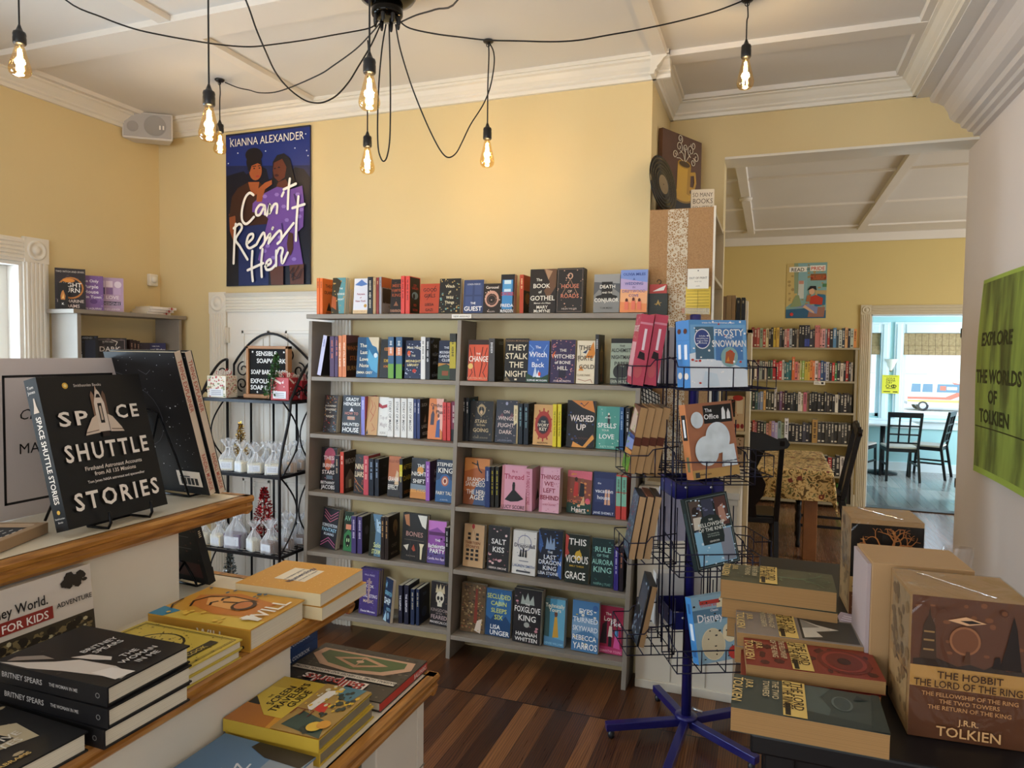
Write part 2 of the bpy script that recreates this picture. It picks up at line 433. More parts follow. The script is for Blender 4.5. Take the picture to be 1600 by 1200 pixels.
# flat boards that panel the ceiling
b = B()
def batten(x0, x1, y0, y1, z=ZC, d=.022): b.prism([(x0, z + .01), (x1, z + .01), (x1 - .008, z - d), (x0 + .008, z - d)], 1, y0, y1, TRIMC)
def battenx(x0, x1, y0, y1, z=ZC, d=.0255): b.prism([(y0, z + .01), (y1, z + .01), (y1 - .008, z - d), (y0 + .008, z - d)], 0, x0, x1, TRIMC)
TRIMC = M('ddd7ce', .6, noise=.02, nscale=3)
for x in (-2.68, -.60): batten(x, x + .085, -3, 3.60)
for y in (-1.45, .55, 2.50): battenx(XL, .62, y, y + .20)
battenx(XL + .05, .62, 3.59, 3.72); batten(-.60, -.52, 3.72, YH); batten(.58, .70, -3, YH); battenx(-.52, .6, YH - .11, YH)
batten(XL, XL + .12, -3, 3.6)
struct('ceiling_trim', b)
# crown mouldings: stepped profile (distance from wall, height)
PROF = [(0, 3.098), (.02, 3.098), (.024, 3.116), (.034, 3.124), (.034, 3.134), (.05, 3.15), (.066, 3.172), (.08, 3.178), (.08, 3.19), (.092, 3.19), (.092, ZC), (0, ZC)]
def crown(name, x0, x1, y0, y1, side):
    b = B()
    if side == '-y': b.prism([(y0 - d, z) for d, z in PROF], 0, x0, x1, TRIM)
    if side == '+x': b.prism([(x0 + d, z) for d, z in PROF], 1, y0, y1, TRIM)
    if side == '-x': b.prism([(x0 - d, z) for d, z in PROF], 1, y0, y1, TRIM)
    struct(name, b)
crown('trim_1', XL, XA + .092, Y1, Y1, '-y')
crown('trim_2', XL, XL, -3, Y1, '+x')
crown('trim_3', XA, XA, Y1 - .09, YH, '+x')
crown('trim_4', XA, .70, YH, YH, '-y')
crown('trim_5', .70, .70, -3, YH, '-x')
b = B(); b.box((.70, -3, 3.09), (XR, YH, ZC), CEIL); struct('trim_6', b)
COR = [(1.0, 2.865), (.972, 2.865), (.968, 2.885), (.945, 2.89), (.938, 2.905), (.915, 2.912), (.908, 2.935), (.882, 2.945), (.86, 2.965), (.85, 3.0), (.83, 3.035), (.80, 3.052), (.775, 3.058), (.765, 3.07), (.765, 3.089), (1.0, 3.089)]
b = B(); b.prism(COR, 1, -3, YH, M('d6cfcb', .45)); struct('trim_7', b)

def rosette_block(b, o, x, y, s, d, m):
    """square corner block with a turned bull's eye; o lower corner, x and y its sides"""
    T = frame(o, x, y)
    b.box((0, 0, 0), (s, s, d), m, T)
    b.lathe([(s * .40, d), (s * .38, d + .006), (s * .30, d + .006), (s * .27, d + .001), (s * .18, d + .001), (s * .15, d + .007), (s * .05, d + .009), (.0005, d + .009)], m, 24, T @ Matrix.Translation((s / 2, s / 2, 0)), cap=False)
def fluted(b, o, x, y, w, h, d, m, n=5):
    """board with n reeds running along y"""
    pts = [(0, 0), (0, d)]
    for i in range(n):
        a = w * (.08 + .84 * i / n); c = w * (.08 + .84 * (i + .82) / n)
        pts += [(a, d), (a + .004, d + .007), (c - .004, d + .007), (c, d)]
    pts += [(w, d), (w, 0)]
    T = frame(o, x, y)
    vs = [(p[0], 0, p[1]) for p in pts] + [(p[0], h, p[1]) for p in pts]; n_ = len(pts)
    b.add(vs, [list(range(n_)), list(range(n_, 2 * n_))[::-1]] + [(i, (i + 1) % n_, n_ + (i + 1) % n_, n_ + i)[::-1] for i in range(n_)], m, T)

GLASS = thin('window_glass', 'f4fbff', .03, .02)
def wall_window(name, y0, y1, z0, z1):
    """sash window in the left wall"""
    b = B()
    for yy, s in ((y0 - .14, 0), (y1, 1)): fluted(b, (XL, yy, z0 - .05), (0, 1, 0), (0, 0, 1), .14, z1 - z0 + .05, .018, TRIM)
    fluted(b, (XL, y0, z1 + .13), (0, 0, -1), (0, 1, 0), .13, y1 - y0, .018, TRIM)
    for yy in (y0 - .14, y1): rosette_block(b, (XL, yy, z1), (0, 1, 0), (0, 0, 1), .14, .026, TRIM)
    b.box((XL, y0 - .16, z0 - .07), (XL + .07, y1 + .16, z0 - .04), TRIM)
    o = struct(name, b)
    j = B()
    j.box((XL - .199, y0 + .001, z0 + .021), (XL + .003, y0 + .02, z1 - .021), WHITE); j.box((XL - .199, y1 - .02, z0 + .021), (XL + .003, y1 - .001, z1 - .021), WHITE)
    j.box((XL - .198, y0 + .001, z1 - .02), (XL + .004, y1 - .001, z1 - .001), WHITE); j.box((XL - .198, y0 + .001, z0 + .001), (XL + .004, y1 - .001, z0 + .02), WHITE)
    j.build('window_jamb', o)
    s = B(); zm = (z0 + z1) / 2
    for a, c, e, f in ((y0 + .021, y0 + .07, z0 + .021, z1 - .021), (y1 - .07, y1 - .021, z0 + .021, z1 - .021), (y0 + .0705, y1 - .0705, z0 + .021, z0 + .09), (y0 + .0705, y1 - .0705, z1 - .08, z1 - .021), (y0 + .0705, y1 - .0705, zm - .03, zm + .03)):
        s.box((XL - .13, a, e), (XL - .09, c, f), WHITE)
    s.build('window_sash', o)
    g = B(); g.box((XL - .112, y0 + .07, z0 + .09), (XL - .108, y1 - .07, z1 - .08), GLASS); g.build('window_pane', o)
wall_window('window_1', *W1Y, *WZ)
wall_window('window_added', *W2Y, *WZ)  # unseen window added to hold a daylight lamp

# panelled white door in the back wall, its casing with corner blocks
b = B()
dx0, dx1, dz = -3.33, -2.52, 1.94
b.box((dx0, Y1 - .012, 0), (dx1, Y1, dz), WHITE)
for px0, px1, pz0, pz1 in ((dx0 + .12, -2.99, 1.0, 1.82), (-2.87, dx1 - .12, 1.0, 1.82), (dx0 + .12, -2.99, .18, .86), (-2.87, dx1 - .12, .18, .86)):
    for lo, hi in (((px0, pz0), (px1, pz0 + .02)), ((px0, pz1 - .02), (px1, pz1)), ((px0, pz0), (px0 + .02, pz1)), ((px1 - .02, pz0), (px1, pz1))):
        b.box((lo[0], Y1 - .02, lo[1]), (hi[0], Y1 - .011, hi[1]), WHITE)
    b.box((px0 + .05, Y1 - .017, pz0 + .05), (px1 - .05, Y1 - .011, pz1 - .05), WHITE)
dr = struct('door_1', b, bev=.003)
b = B()
for i, z in enumerate((1.74, .25)):
    h = B(); h.box((dx0 - .012, Y1 - .026, z), (dx0 + .022, Y1 - .008, z + .1), M('d8d0c0', .4)); h.tube([(dx0, Y1 - .028, z - .008), (dx0, Y1 - .028, z + .108)], .006, M('d8d0c0', .4)); h.build('hinge', dr)
b = B()
fluted(b, (dx0 - .14, Y1, 0), (1, 0, 0), (0, 0, 1), .135, dz, .02, TRIM)
fluted(b, (dx1, Y1, 0), (1, 0, 0), (0, 0, 1), .135, dz, .02, TRIM)
fluted(b, (dx0, Y1, dz + .12), (0, 0, -1), (1, 0, 0), .12, dx1 - dx0, .02, TRIM)
b.prism([(Y1, dz + .12), (Y1 - .045, dz + .12), (Y1 - .03, dz + .1), (Y1, dz + .1)], 0, dx0, dx1, TRIM)
for x in (dx0 - .14, dx1): rosette_block(b, (x, Y1, dz - .01), (1, 0, 0), (0, 0, 1), .14, .026, TRIM)
struct('trim_8', b)

# ---------------------------------------------------------------- reading room beyond the opening
b = B(); b.box((-1.4, YH + .12, 0), (-1.2, Y2, Z2), YEL2); struct('wall_reading_room_left', b)
b = B()
for lo, hi in (((-1.2, Y2, 0), (1.05, Y2 + .12, Z2)), ((1.995, Y2, 0), (4.6, Y2 + .12, Z2)), ((1.05, Y2, 2.17), (1.995, Y2 + .12, Z2))): b.box(lo, hi, YEL2)
struct('wall_reading_room_back', b)
b = B()
for lo, hi in (((4.4, YH + .12, 0), (4.6, 5.0, Z2)), ((4.4, 7.6, 0), (4.6, Y2, Z2)), ((4.4, 5.0, 0), (4.6, 7.6, .8)), ((4.4, 5.0, 2.6), (4.6, 7.6, Z2))): b.box(lo, hi, YEL2)
b.box((XR + .14, YH, 0), (4.6, YH + .12, Z2), YEL2)
struct('wall_reading_room_right', b)
b = B(); b.box((-1.4, YH + .12, Z2), (4.6, Y2 + .12, Z2 + .1), CEIL); struct('ceiling_reading_room', b)
b = B()
for x in (-.275, .825, 1.925, 3.025): batten(x, x + .085, YH + .12, 8.30, Z2, .03)
for y in (4.62, 5.76, 6.92, 8.1): battenx(-1.2, 4.4, y, y + .045, Z2, .016)
battenx(-1.2, 4.4, Y2 - .03, Y2, Z2, .09)
b.lathe([(.055, Z2 - .03), (.05, Z2 - .05), (.02, Z2 - .055)], TRIMC, 16, TR((-.23, 6.35, 0)))
struct('ceiling_trim_reading_room', b)
b = B()
fluted(b, (.94, Y2, 0), (1, 0, 0), (0, 0, 1), .11, 2.17, .02, TRIM2)
fluted(b, (1.995, Y2, 0), (1, 0, 0), (0, 0, 1), .06, 2.17, .02, TRIM2, 3)
fluted(b, (1.05, Y2, 2.27), (0, 0, -1), (1, 0, 0), .1, .945, .02, TRIM2, 3)
b.box((1.995, Y2 - .02, 2.17), (2.055, Y2, 2.27), TRIM2)
rosette_block(b, (.94, Y2, 2.165), (1, 0, 0), (0, 0, 1), .11, .024, TRIM2)
for lo, hi in (((1.05, Y2 - .004, 0), (1.062, Y2 + .124, 2.17)), ((1.983, Y2 - .004, 0), (1.995, Y2 + .124, 2.17)), ((1.05, Y2 - .004, 2.158), (1.995, Y2 + .124, 2.17))): b.box(lo, hi, BLUET)
struct('trim_9', b)
# open door, hinged on the right
b = B(); b.box((-.035, .01, .01), (0, .81, 2.15), BLUET); d2_ = struct('door_2', b, bev=.003); d2_.location = (1.99, Y2 + .125, 0); d2_.rotation_euler = (0, 0, -.25)
for z in (1.92, .28):
    h = B(); h.tube([(-.042, -.002, z), (-.042, -.002, z + .1)], .008, M('3a3020', .4, .8)); h.box((-.046, -.03, z), (-.036, .03, z + .1), M('3a3020', .4, .8)); h.build('hinge', d2_)
b = B(); b.box((-1.2, Y2 - .02, 0), (.94, Y2, .14), TRIM2); b.box((2.06, Y2 - .02, 0), (4.4, Y2, .14), TRIM2); struct('baseboard_reading_room', b)

# ---------------------------------------------------------------- blue sun room
Y3 = 11.79
b = B()
WA, WB, WV = (1.86, 2.69), (.62, 1.56), (.80, 2.06)
for lo, hi in (((.1, Y3, 0), (WB[0], Y3 + .14, 2.9)), ((WB[1], Y3, 0), (WA[0], Y3 + .14, 2.9)), ((WA[1], Y3, 0), (4.9, Y3 + .14, 2.9))): b.box(lo, hi, BLUE)
for q in (WA, WB): b.box((q[0], Y3, 0), (q[1], Y3 + .14, WV[0]), BLUE); b.box((q[0], Y3, WV[1]), (q[1], Y3 + .14, 2.9), BLUE)
struct('wall_sun_room_back', b)
b = B(); b.box((.0, Y2 + .12, 0), (.1, Y3 + .14, 2.9), BLUE); struct('wall_sun_room_left', b)
b = B()
for lo, hi in (((4.7, Y2 + .12, 0), (4.9, 9.0, 2.9)), ((4.7, 11.6, 0), (4.9, Y3, 2.9)), ((4.7, 9.0, 0), (4.9, 11.6, .8)), ((4.7, 9.0, 2.6), (4.9, 11.6, 2.9))): b.box(lo, hi, BLUE)
struct('wall_sun_room_right', b)
b = B(); b.box((0, Y2 + .12, 2.9), (4.9, Y3 + .14, 3.0), BLUET); struct('ceiling_sun_room', b)
b = B(); b.box((.1, Y3 - .02, 0), (4.7, Y3, .13), BLUET); b.box((.1, Y3 - .03, 2.3), (4.7, Y3, 2.42), BLUET); struct('baseboard_sun_room', b)
for nm, q in (('window_3', WA), ('window_4', WB)):
    b = B(); x0, x1 = q; z0, z1 = WV
    for lo, hi in (((x0 - .12, z0 - .02), (x0, z1 + .16)), ((x1, z0 - .02), (x1 + .12, z1 + .16)), ((x0, z1), (x1, z1 + .16))):
        b.box((lo[0], Y3 - .025, lo[1]), (hi[0], Y3, hi[1]), BLUET); b.box((lo[0] + .03, Y3 - .04, lo[1]), (hi[0] - .03, Y3 - .02, hi[1] - (.03 if hi[1] > z1 else 0)), BLUET)
    b.box((x0 - .15, Y3 - .07, z0 - .05), (x1 + .15, Y3, z0 - .02), BLUET)
    b.box((x0 - .12, Y3 - .025, z0 - .16), (x1 + .12, Y3, z0 - .05), BLUET)
    o = struct(nm, b, bev=.004)
    f = B()
    for lo, hi in (((x0, z0 - .02), (x0 + .045, z1)), ((x1 - .045, z0 - .02), (x1, z1)), ((x0, z0 - .02), (x1, z0 + .05)), ((x0, z1 - .04), (x1, z1))): f.box((lo[0], Y3 + .04, lo[1]), (hi[0], Y3 + .1, hi[1]), BLUET)
    f.build('window_sash', o)
    g = B(); g.box((x0 + .045, Y3 + .068, z0 + .05), (x1 - .045, Y3 + .072, z1 - .04), GLASS); g.build('window_pane', o)
# outside: light concrete, pale building
b = B(); b.box((-30, 12.2, -2.1), (60, 160, -2.0), M('b9b6b0', .8)); struct('ground_outside', b)
b = B(); b.box((3, 68, -2.0), (40, 80, 3.2), M('dedad4', .8)); b.prism([(68, 3.2), (80, 3.2), (80, 6.5)], 0, 3, 40, M('d8d6d2', .8)); b.box((8.0, 67.93, .3), (12.6, 68, 2.3), M('b8bcc0', .5)); b.prism([(15.0, .0), (20, .0), (15.0, 3.0)], 1, 67.8, 68, M('9aa6ac', .8)); struct('exterior_building', b)
SHELF_Z=[(1.909, 1.901), (1.544, 1.543), (1.542, 1.541), (1.207, 1.201), (1.207, 1.205), (0.862, 0.855), (0.853, 0.862), (0.502, 0.507), (0.504, 0.491), (0.136, 0.156), (0.134, 0.141)]
BOOKS=[
(0,'S',-2.503,-2.483,3.462,0.21,0.025,1,0,'e8702a', 'OPTIMIST:2a1a10', 'thin orange paperback, leftmost spine'),
(0,'S',-2.481,-2.461,3.462,0.209,0.025,1,0,'e8702a', 'OPTIMIST:2a1a10 ; T.5 .8 .1 3a1a10 THEO|T.5 .62 .1 3a1a10 DLANN|P 2a1a10 .3 .1 .7 .1 .5 .35|T.5 .05 .05 3a1a10 DOUGLAS', 'thin orange paperback, second spine from left end'),
(0,'F',-2.404,-2.316,3.462,0.209,0.042,1,0,'5f98a0', 'P 3a3320 0 0 .6 0 .45 .5 .7 .9 .3 1 0 1|S 3 14 c99a50 .06|T.68 .7 .05 f0f0e8 THE|T.7 .55 .06 f0f0e8 SUNRISE|T.7 .4 .05 f0f0e8 NIGHT|P b35a2a 0 .2 .4 .1 .35 .45 .05 .5', 'teal and olive paperback with jungle cover'),
(0,'F',-2.256,-2.161,3.462,0.201,0.025,1,0,'dfe2ee', 'P 5a7fc0 .05 .82 .3 .9 .5 .97 .7 .9 .95 .83 .5 .78|R0 0 1 .1 e8cfa8|T.5 .56 .06 a03a5a Fairytale|T.5 .46 .05 a03a5a of|T.5 .36 .06 a03a5a New York|E.85 .22 .1 .05 c9a050|T.5 .06 .05 c8b090 JULIE CAPLIN', 'pale paperback with blue skyline and red script'),
(0,'S',-2.159,-2.125,3.462,0.209,0.025,1,0,'17161c', 'CURVING ROAD SPIRIT:e0d8c0', 'black paperback spine with cream script'),
(0,'S',-2.123,-2.104,3.462,0.206,0.025,1,0,'b89a70', 'TALES:3a2a1a', 'tan paperback spine beside black script one'),
(0,'S',-2.102,-2.085,3.462,0.205,0.025,1,0,'8a2a24', 'EMBER:e8c890', 'dark red paperback spine beside tan one'),
(0,'S',-2.083,-2.067,3.462,0.208,0.025,1,0,'9a98a0', 'GREY HALL:2a2a30 ; R0 .72 1 1 b05a2a|R.1 .3 .9 .7 30241f|S 5 12 7a6a58 .05', 'grey paperback spine with dark rusty cover'),
(0,'F',-2.013,-1.94,3.462,0.192,0.025,1,0,'201816', 'T.5 .82 .1 a8522e MEET|T.5 .68 .1 a8522e VAMPIRE|T.5 .54 .1 a8522e KING|S 4 10 6a4a3a .05|P 8a5a40 .3 .22 .7 .22 .5 .36|T.5 .08 .09 c08a70 RHIANNON', 'dark paperback with copper block title'),
(0,'S',-1.944,-1.92,3.462,0.21,0.025,1,0,'d8463c', 'THE NIGHT OF BLOOD:2a1212', 'bright red spine, left of the red pair'),
(0,'S',-1.915,-1.889,3.462,0.209,0.025,1,0,'d8463c', 'THE NIGHT OF BLOOD:2a1212 ; R.06 .02 .94 .98 1b1a20|T.5 .78 .07 d8463c LISH|T.5 .7 .07 d8463c GARDEN|E.5 .5 .28 .1 7fa0b8|E.4 .48 .1 .07 1b1a20|T.5 .25 .07 d8463c RED|T.5 .12 .07 d8463c ROOM', 'bright red spine, right of the red pair'),
(0,'F',-1.827,-1.71,3.462,0.163,0.025,1,0,'b2442a', 'T.5 .8 .13 2a1512 GOOD|T.5 .6 .13 2a1512 GIRLS|L .02 2a1512 .35 .45 .6 .7 .8 .92|T.5 .3 .1 2a1512 LEESA|T.5 .12 .1 2a1512 GAZI', 'short brick red paperback with dark lettering'),
(0,'F',-1.71,-1.583,3.462,0.189,0.025,1,0,'1d1c1a', 'S 8 40 c0a060 .045|S 9 20 6f9a94 .06|R.2 .18 .8 .88 1d1c1a|T.5 .78 .09 ece2c0 Witch|T.5 .62 .07 ece2c0 of|T.5 .46 .09 ece2c0 Wild|T.5 .32 .09 ece2c0 Things|S 11 10 d8c48a .03', 'black paperback bordered with leaves, cream script'),
(0,'F',-1.564,-1.448,3.462,0.179,0.025,1,0,'31426e', 'R.1 .55 .45 .9 3d5080|R.55 .55 .9 .9 3d5080|R.1 .1 .45 .5 3d5080|R.55 .1 .9 .5 3d5080|T.5 .87 .05 c8ccd8 LOREN PIERCE|T.5 .3 .07 ffffff THE|T.5 .14 .15 ffffff GUEST', 'navy paperback with white block word and door panels'),
(0,'F',-1.449,-1.348,3.462,0.157,0.025,1,0,'231b19', 'T.5 .88 .1 e2d8d0 Carousel|E.5 .48 .4 .28 c89a88|E.5 .46 .3 .2 3a2622|E.5 .46 .24 .16 6a5048|E.5 .46 .2 .13 231b19|S 14 14 e0c0b0 .05|T.5 .05 .05 c8b8b0 HOLDEN', 'black paperback with pale wreath ring'),
(0,'F',-1.35,-1.273,3.462,0.205,0.04,1,0,'14161f', 'R.12 .1 .88 .86 3f86c0|R.25 .55 .75 .85 cfe6f2|R.2 .62 .8 .75 5aa0d0|T.5 .5 .1 d0332e COWORKER|T.5 .2 .09 f4f4f4 FREIDA|T.5 .06 .09 f4f4f4 McFADDEN', 'blue lit door paperback with red title'),
(0,'S',-1.24,-1.217,3.462,0.201,0.025,1,0,'b8401c', 'LITTLE EVE:f0d8a0 ; R0 0 1 .6 1b1716|E.5 .4 .3 .15 8a5a2a|S 6 10 b8401c .06', 'orange red spine before the tall dark hardbacks'),
(0,'F',-1.187,-1.044,3.462,0.227,0.03,1,0,'231c1a', 'P 6a4a34 .5 1 .75 .7 .55 .5 .7 .3 1 .6 1 1|P b08a6a .55 1 .7 .75 .85 .95|T.35 .76 .07 ece6d8 The|T.45 .62 .11 ece6d8 BOOK|T.4 .48 .07 ece6d8 of|T.5 .34 .12 ece6d8 GOTHEL|T.5 .22 .04 ece6d8 Memoir of a Witch|T.5 .13 .08 ece6d8 MARY|T.5 .04 .08 ece6d8 McMYNE', 'tall dark brown hardback with pale serif title'),
(0,'F',-1.041,-0.899,3.462,0.23,0.02,3,0,'211f1f', 'F a08878 .04 .008|E.5 .82 .1 .07 d0a890|E.5 .82 .06 .05 211f1f|L .012 c89878 .2 .4 .5 .75 .8 .4|T.5 .6 .1 cf7f66 HOUSE|T.5 .48 .06 e0c0a8 OF|T.5 .38 .1 cf7f66 ROADS|S 22 26 d8a890 .03|T.5 .09 .04 c0b0a8 HELEN WILDER', 'tall black hardback with coral title, front of three'),
(0,'F',-0.844,-0.712,3.462,0.193,0.025,1,0,'868683', 'P 5a5c60 0 .45 .2 .6 .4 .5 .7 .65 1 .5 1 1 0 1|P 9a9a98 0 1 1 1 1 .75 0 .8|R.3 .4 .72 .8 1d1c1d|E.5 .4 .42 .07 1d1c1d|T.52 .68 .1 f0ece0 DEATH|T.52 .52 .05 f0ece0 AND THE|T.5 .33 .11 f0ece0 CONJUROR|T.5 .12 .05 50504c TOM MEAD', 'grey paperback with black top hat'),
(0,'F',-0.709,-0.575,3.462,0.212,0.025,1,0,'7f97d4', 'P b9a5cf 0 .8 1 .7 1 .3 0 .3|P f0b080 0 .55 1 .5 1 0 0 0|P e8905a 0 .25 1 .2 1 0 0 0|T.5 .9 .07 3a4f96 OLIVIA MILES|T.5 .78 .06 3a4f96 A|T.5 .68 .07 50609a WEDDING|T.5 .59 .05 7a6a9a IN|T.5 .5 .07 7a6a9a DRIFTWOOD|T.5 .4 .07 7a6a9a COVE|E.25 .28 .05 .05 5a2a20|E.5 .3 .05 .05 5a2a20|E.72 .28 .05 .05 5a2a20|R.18 .06 .32 .25 e87a60|R.43 .06 .57 .27 e87a60|R.65 .06 .79 .25 e87a60', 'blue to peach paperback with three bridesmaids'),
(1,'S',-2.501,-2.474,3.462,0.237,0.025,1,0.19,'c9c8e6', 'SWIFTLY:5a6ab0 ; R0 0 1 1 2a2622|E.6 .55 .2 .2 8a7a60', 'pale lavender spine leaning right at the left end'),
(1,'S',-2.412,-2.381,3.462,0.235,0.025,1,0,'4a2e58', 'THORN AND BONE:e07a5a', 'purple spine, left of the purple pair'),
(1,'S',-2.378,-2.351,3.462,0.235,0.025,1,0,'4a2e58', 'THORN AND BONE:e07a5a', 'purple spine, right of the purple pair'),
(1,'S',-2.357,-2.329,3.462,0.239,0.025,1,0,'d8804e', 'WHAT STILL BURNS:fff0d8', 'orange striped spine, left of two'),
(1,'S',-2.327,-2.299,3.462,0.243,0.025,1,0,'d8804e', 'WHAT STILL BURNS:fff0d8 ; R0 0 1 1 3b2322|T.5 .7 .12 d87a3a WHAT|T.6 .46 .12 d87a3a STILL|T.5 .22 .12 d8a060 BURNS|P 6a3a44 0 .8 1 .85 1 1 0 1', 'orange striped spine, right of two'),
(1,'F',-2.234,-2.094,3.462,0.229,0.026,1,0,'256c9c', 'P 1f4a70 0 0 .5 0 .4 1 0 1|P 59a8d2 .55 .7 .8 .5 1 .55 1 .1 .7 .2 .5 .4|P dccdb0 .5 1 .7 .8 .9 .75 1 .6 1 1|E.88 .55 .09 .06 d8e8f0|T.28 .8 .1 f2ecd8 The|T.32 .63 .1 f2ecd8 Last|T.34 .46 .1 f2ecd8 Love|T.36 .3 .1 f2ecd8 Note|T.4 .12 .07 f2ecd8 EMMA GREY', 'blue shoreline paperback with cream beach corner'),
(1,'F',-2.08,-2.024,3.462,0.218,0.025,1,0,'1c1b1c', 'T.7 .75 .09 d8862e KEEP|T.7 .45 .09 d8b03a SOME|T.7 .3 .07 d8862e HOME', 'narrow black cover with gold words'),
(1,'S',-2.024,-1.987,3.462,0.234,0.025,1,0,'335a80', 'R0 .55 1 .75 d88a60;R0 0 1 .35 6aa03a;THE LEAF:f0f0f0 ; R0 .6 1 1 26365a', 'blue and green spine, left of the sunset pair'),
(1,'S',-1.974,-1.934,3.462,0.234,0.025,1,0,'335a80', 'R0 .55 1 .75 d88a60;R0 0 1 .35 6aa03a;THE LEAF:f0f0f0 ; R0 .6 1 1 26365a|S 5 10 d88a60 .07|R0 0 1 .2 1b1b20', 'blue and green spine, right of the sunset pair'),
(1,'F',-1.92,-1.817,3.462,0.213,0.025,1,0,'1c2540', 'R.0 .0 1 1 1f2a4a|T.5 .82 .08 e8e2d0 Matt Haig|E.22 .66 .1 .07 d85a2a|T.5 .6 .05 e8e2d0 THE|T.5 .46 .07 f0e0a0 MIDNIGHT|T.5 .36 .07 f0e0a0 LIBRARY|S 31 24 c8d0e8 .05|E.6 .2 .12 .05 c03a30', 'navy paperback with orange sun and lit windows'),
(1,'S',-1.817,-1.789,3.462,0.235,0.025,1,0,'e6e5e2', 'THE BURNING SKY:202020', 'white spine with black lettering'),
(1,'S',-1.789,-1.76,3.462,0.231,0.025,1,0,'222126', 'SILENT WATER RUN:e8e8e8 ; R0 0 1 1 19181c|T.5 .8 .08 c8c8d0 THE|T.5 .6 .08 c8c8d0 NIGHT|T.5 .4 .08 c8c8d0 APRIL|T.5 .1 .07 c8c8d0 MONTES|S 8 8 5a6a8a .1', 'black spine with tall white lettering'),
(1,'F',-1.713,-1.629,3.462,0.214,0.025,1,0,'1b2440', 'P 33502e 0 0 1 0 1 .3 .6 .38 0 .32|P b8863a 0 .33 .6 .4 1 .32 1 .4 0 .42|R.3 .1 .75 .22 8a4a2a|T.55 .82 .06 dfe2ee THE|T.52 .7 .075 dfe2ee MOONSHINE|T.5 .6 .075 dfe2ee GARDEN|T.55 .5 .075 dfe2ee CLUB', 'navy and green garden paperback'),
(1, 'S', -1.641, -1.603, 3.462, 0.254, 0.025, 1, 0, '2a2a22', 'R0 .25 1 .82 b8a830;DEAD LEAGUE:2a2a10 ; R0 0 1 1 222220', 'tall olive yellow and black spine by the middle post'),
(2,'F',-1.538,-1.414,3.462,0.22,0.025,1,0,'331d1a', 'R.05 .0 .98 .88 d9583a|L .03 3a1a16 .1 .8 .2 .6 .1 .4 .25 .2 .1 .05|L .03 3a1a16 .9 .8 .8 .6 .9 .4 .75 .2 .9 .05|L .03 3a1a16 .3 .82 .35 .6 .3 .4 .4 .1|L .03 3a1a16 .7 .82 .65 .6 .7 .4 .6 .1|E.5 .42 .16 .16 d9583a|T.5 .66 .05 fff2e0 THE|T.52 .54 .15 fff6ea CHANGE|E.16 .35 .12 .07 e8c070|T.5 .06 .06 e0a080 KIRSTEN MILLER', 'coral and black swirl paperback with white title'),
(2,'S',-1.411,-1.376,3.462,0.23,0.025,1,0,'4a4645', 'PELICAN:e8e8e8 ; R0 0 1 1 161516|T.7 .9 .08 a8a8a8 GOLD|T.6 .08 .08 6a6a6a ROUX', 'dark grey thick spine with white bird'),
(2,'F',-1.322,-1.19,3.462,0.228,0.028,1,0,'151313', 'T.5 .95 .05 8a6a4a ROHAN MORNINGS|T.5 .8 .15 e8dcc0 THEY|T.5 .6 .15 e8dcc0 STALK|T.5 .4 .15 e8dcc0 THE|T.5 .19 .15 e8dcc0 NIGHT|P 6a5a40 0 0 .3 0 .1 .12|R.45 .03 .55 .07 e8dcc0', 'black paperback with stacked cream capitals'),
(2,'F',-1.198,-1.077,3.462,0.217,0.025,1,0,'3a66b4', 'L .03 7fa8e0 .1 .9 .3 .8 .15 .7 .3 .6|L .03 7fa8e0 .9 .9 .75 .75 .92 .6|P 24452c 0 0 1 0 1 .2 .7 .12 .3 .14 0 .22|P c8d8ec .3 .12 .4 .4 .5 .14|P e8eef4 .45 .12 .55 .3 .65 .12|T.5 .85 .07 eef2fa The|T.5 .68 .14 eef2fa Witch|T.5 .55 .05 eef2fa is|T.52 .43 .13 eef2fa Back|E.6 .2 .06 .05 d84a3a|T.5 .05 .05 eef2fa SOPHIE MORGAN', 'blue paperback with white swirly script'),
(2,'F',-1.067,-0.937,3.462,0.223,0.025,1,0,'33264c', 'S 41 60 c87a80 .035|S 42 30 e8b8a0 .03|R.22 .2 .8 .9 33264c|P 1c1730 .35 .12 .35 .3 .5 .4 .65 .3 .65 .12|T.5 .76 .07 e8e0d8 THE|T.5 .62 .1 f0e8e0 WITCHES|T.5 .48 .08 f0e8e0 of BONE|T.5 .35 .1 f0e8e0 HILL|P c85a30 .05 .65 .2 .75 .1 .55|T.5 .05 .05 d8c8c8 AVA MORGYN', 'purple paperback ringed by pink blossoms'),
(2,'F',-0.927,-0.833,3.462,0.219,0.025,1,0,'e6d9bd', 'P d8862e .45 .6 .9 .98 1 .7 .9 .6|P 2a3a5a .3 .72 .6 .8 .5 .7|L .025 a04a2a .1 .1 .5 .06 .8 .1 .9 .02|P d88a3a .1 .3 .25 .42 .4 .3|L .02 2a2a2a .1 .9 .2 .7 .1 .5|T.45 .84 .12 4a3a28 THE|T.45 .6 .12 4a3a28 FORTE|T.55 .4 .11 4a3a28 GOLD|T.4 .2 .05 8a7a60 CLARE PARK', 'cream paperback with orange koi and dark script'),
(2,'S',-0.83,-0.811,3.462,0.253,0.025,1,0,'232022', 'QUICKSILVER:f0f0f0 ; R0 0 1 1 1a1614|P 8a6a34 .3 .2 .7 .2 .8 .65 .5 .75 .2 .65|P b8904a .35 .65 .65 .65 .5 .8|P 8a3a22 .3 .05 .7 .05 .5 .3', 'tall black hardback showing gilded figure cover'),
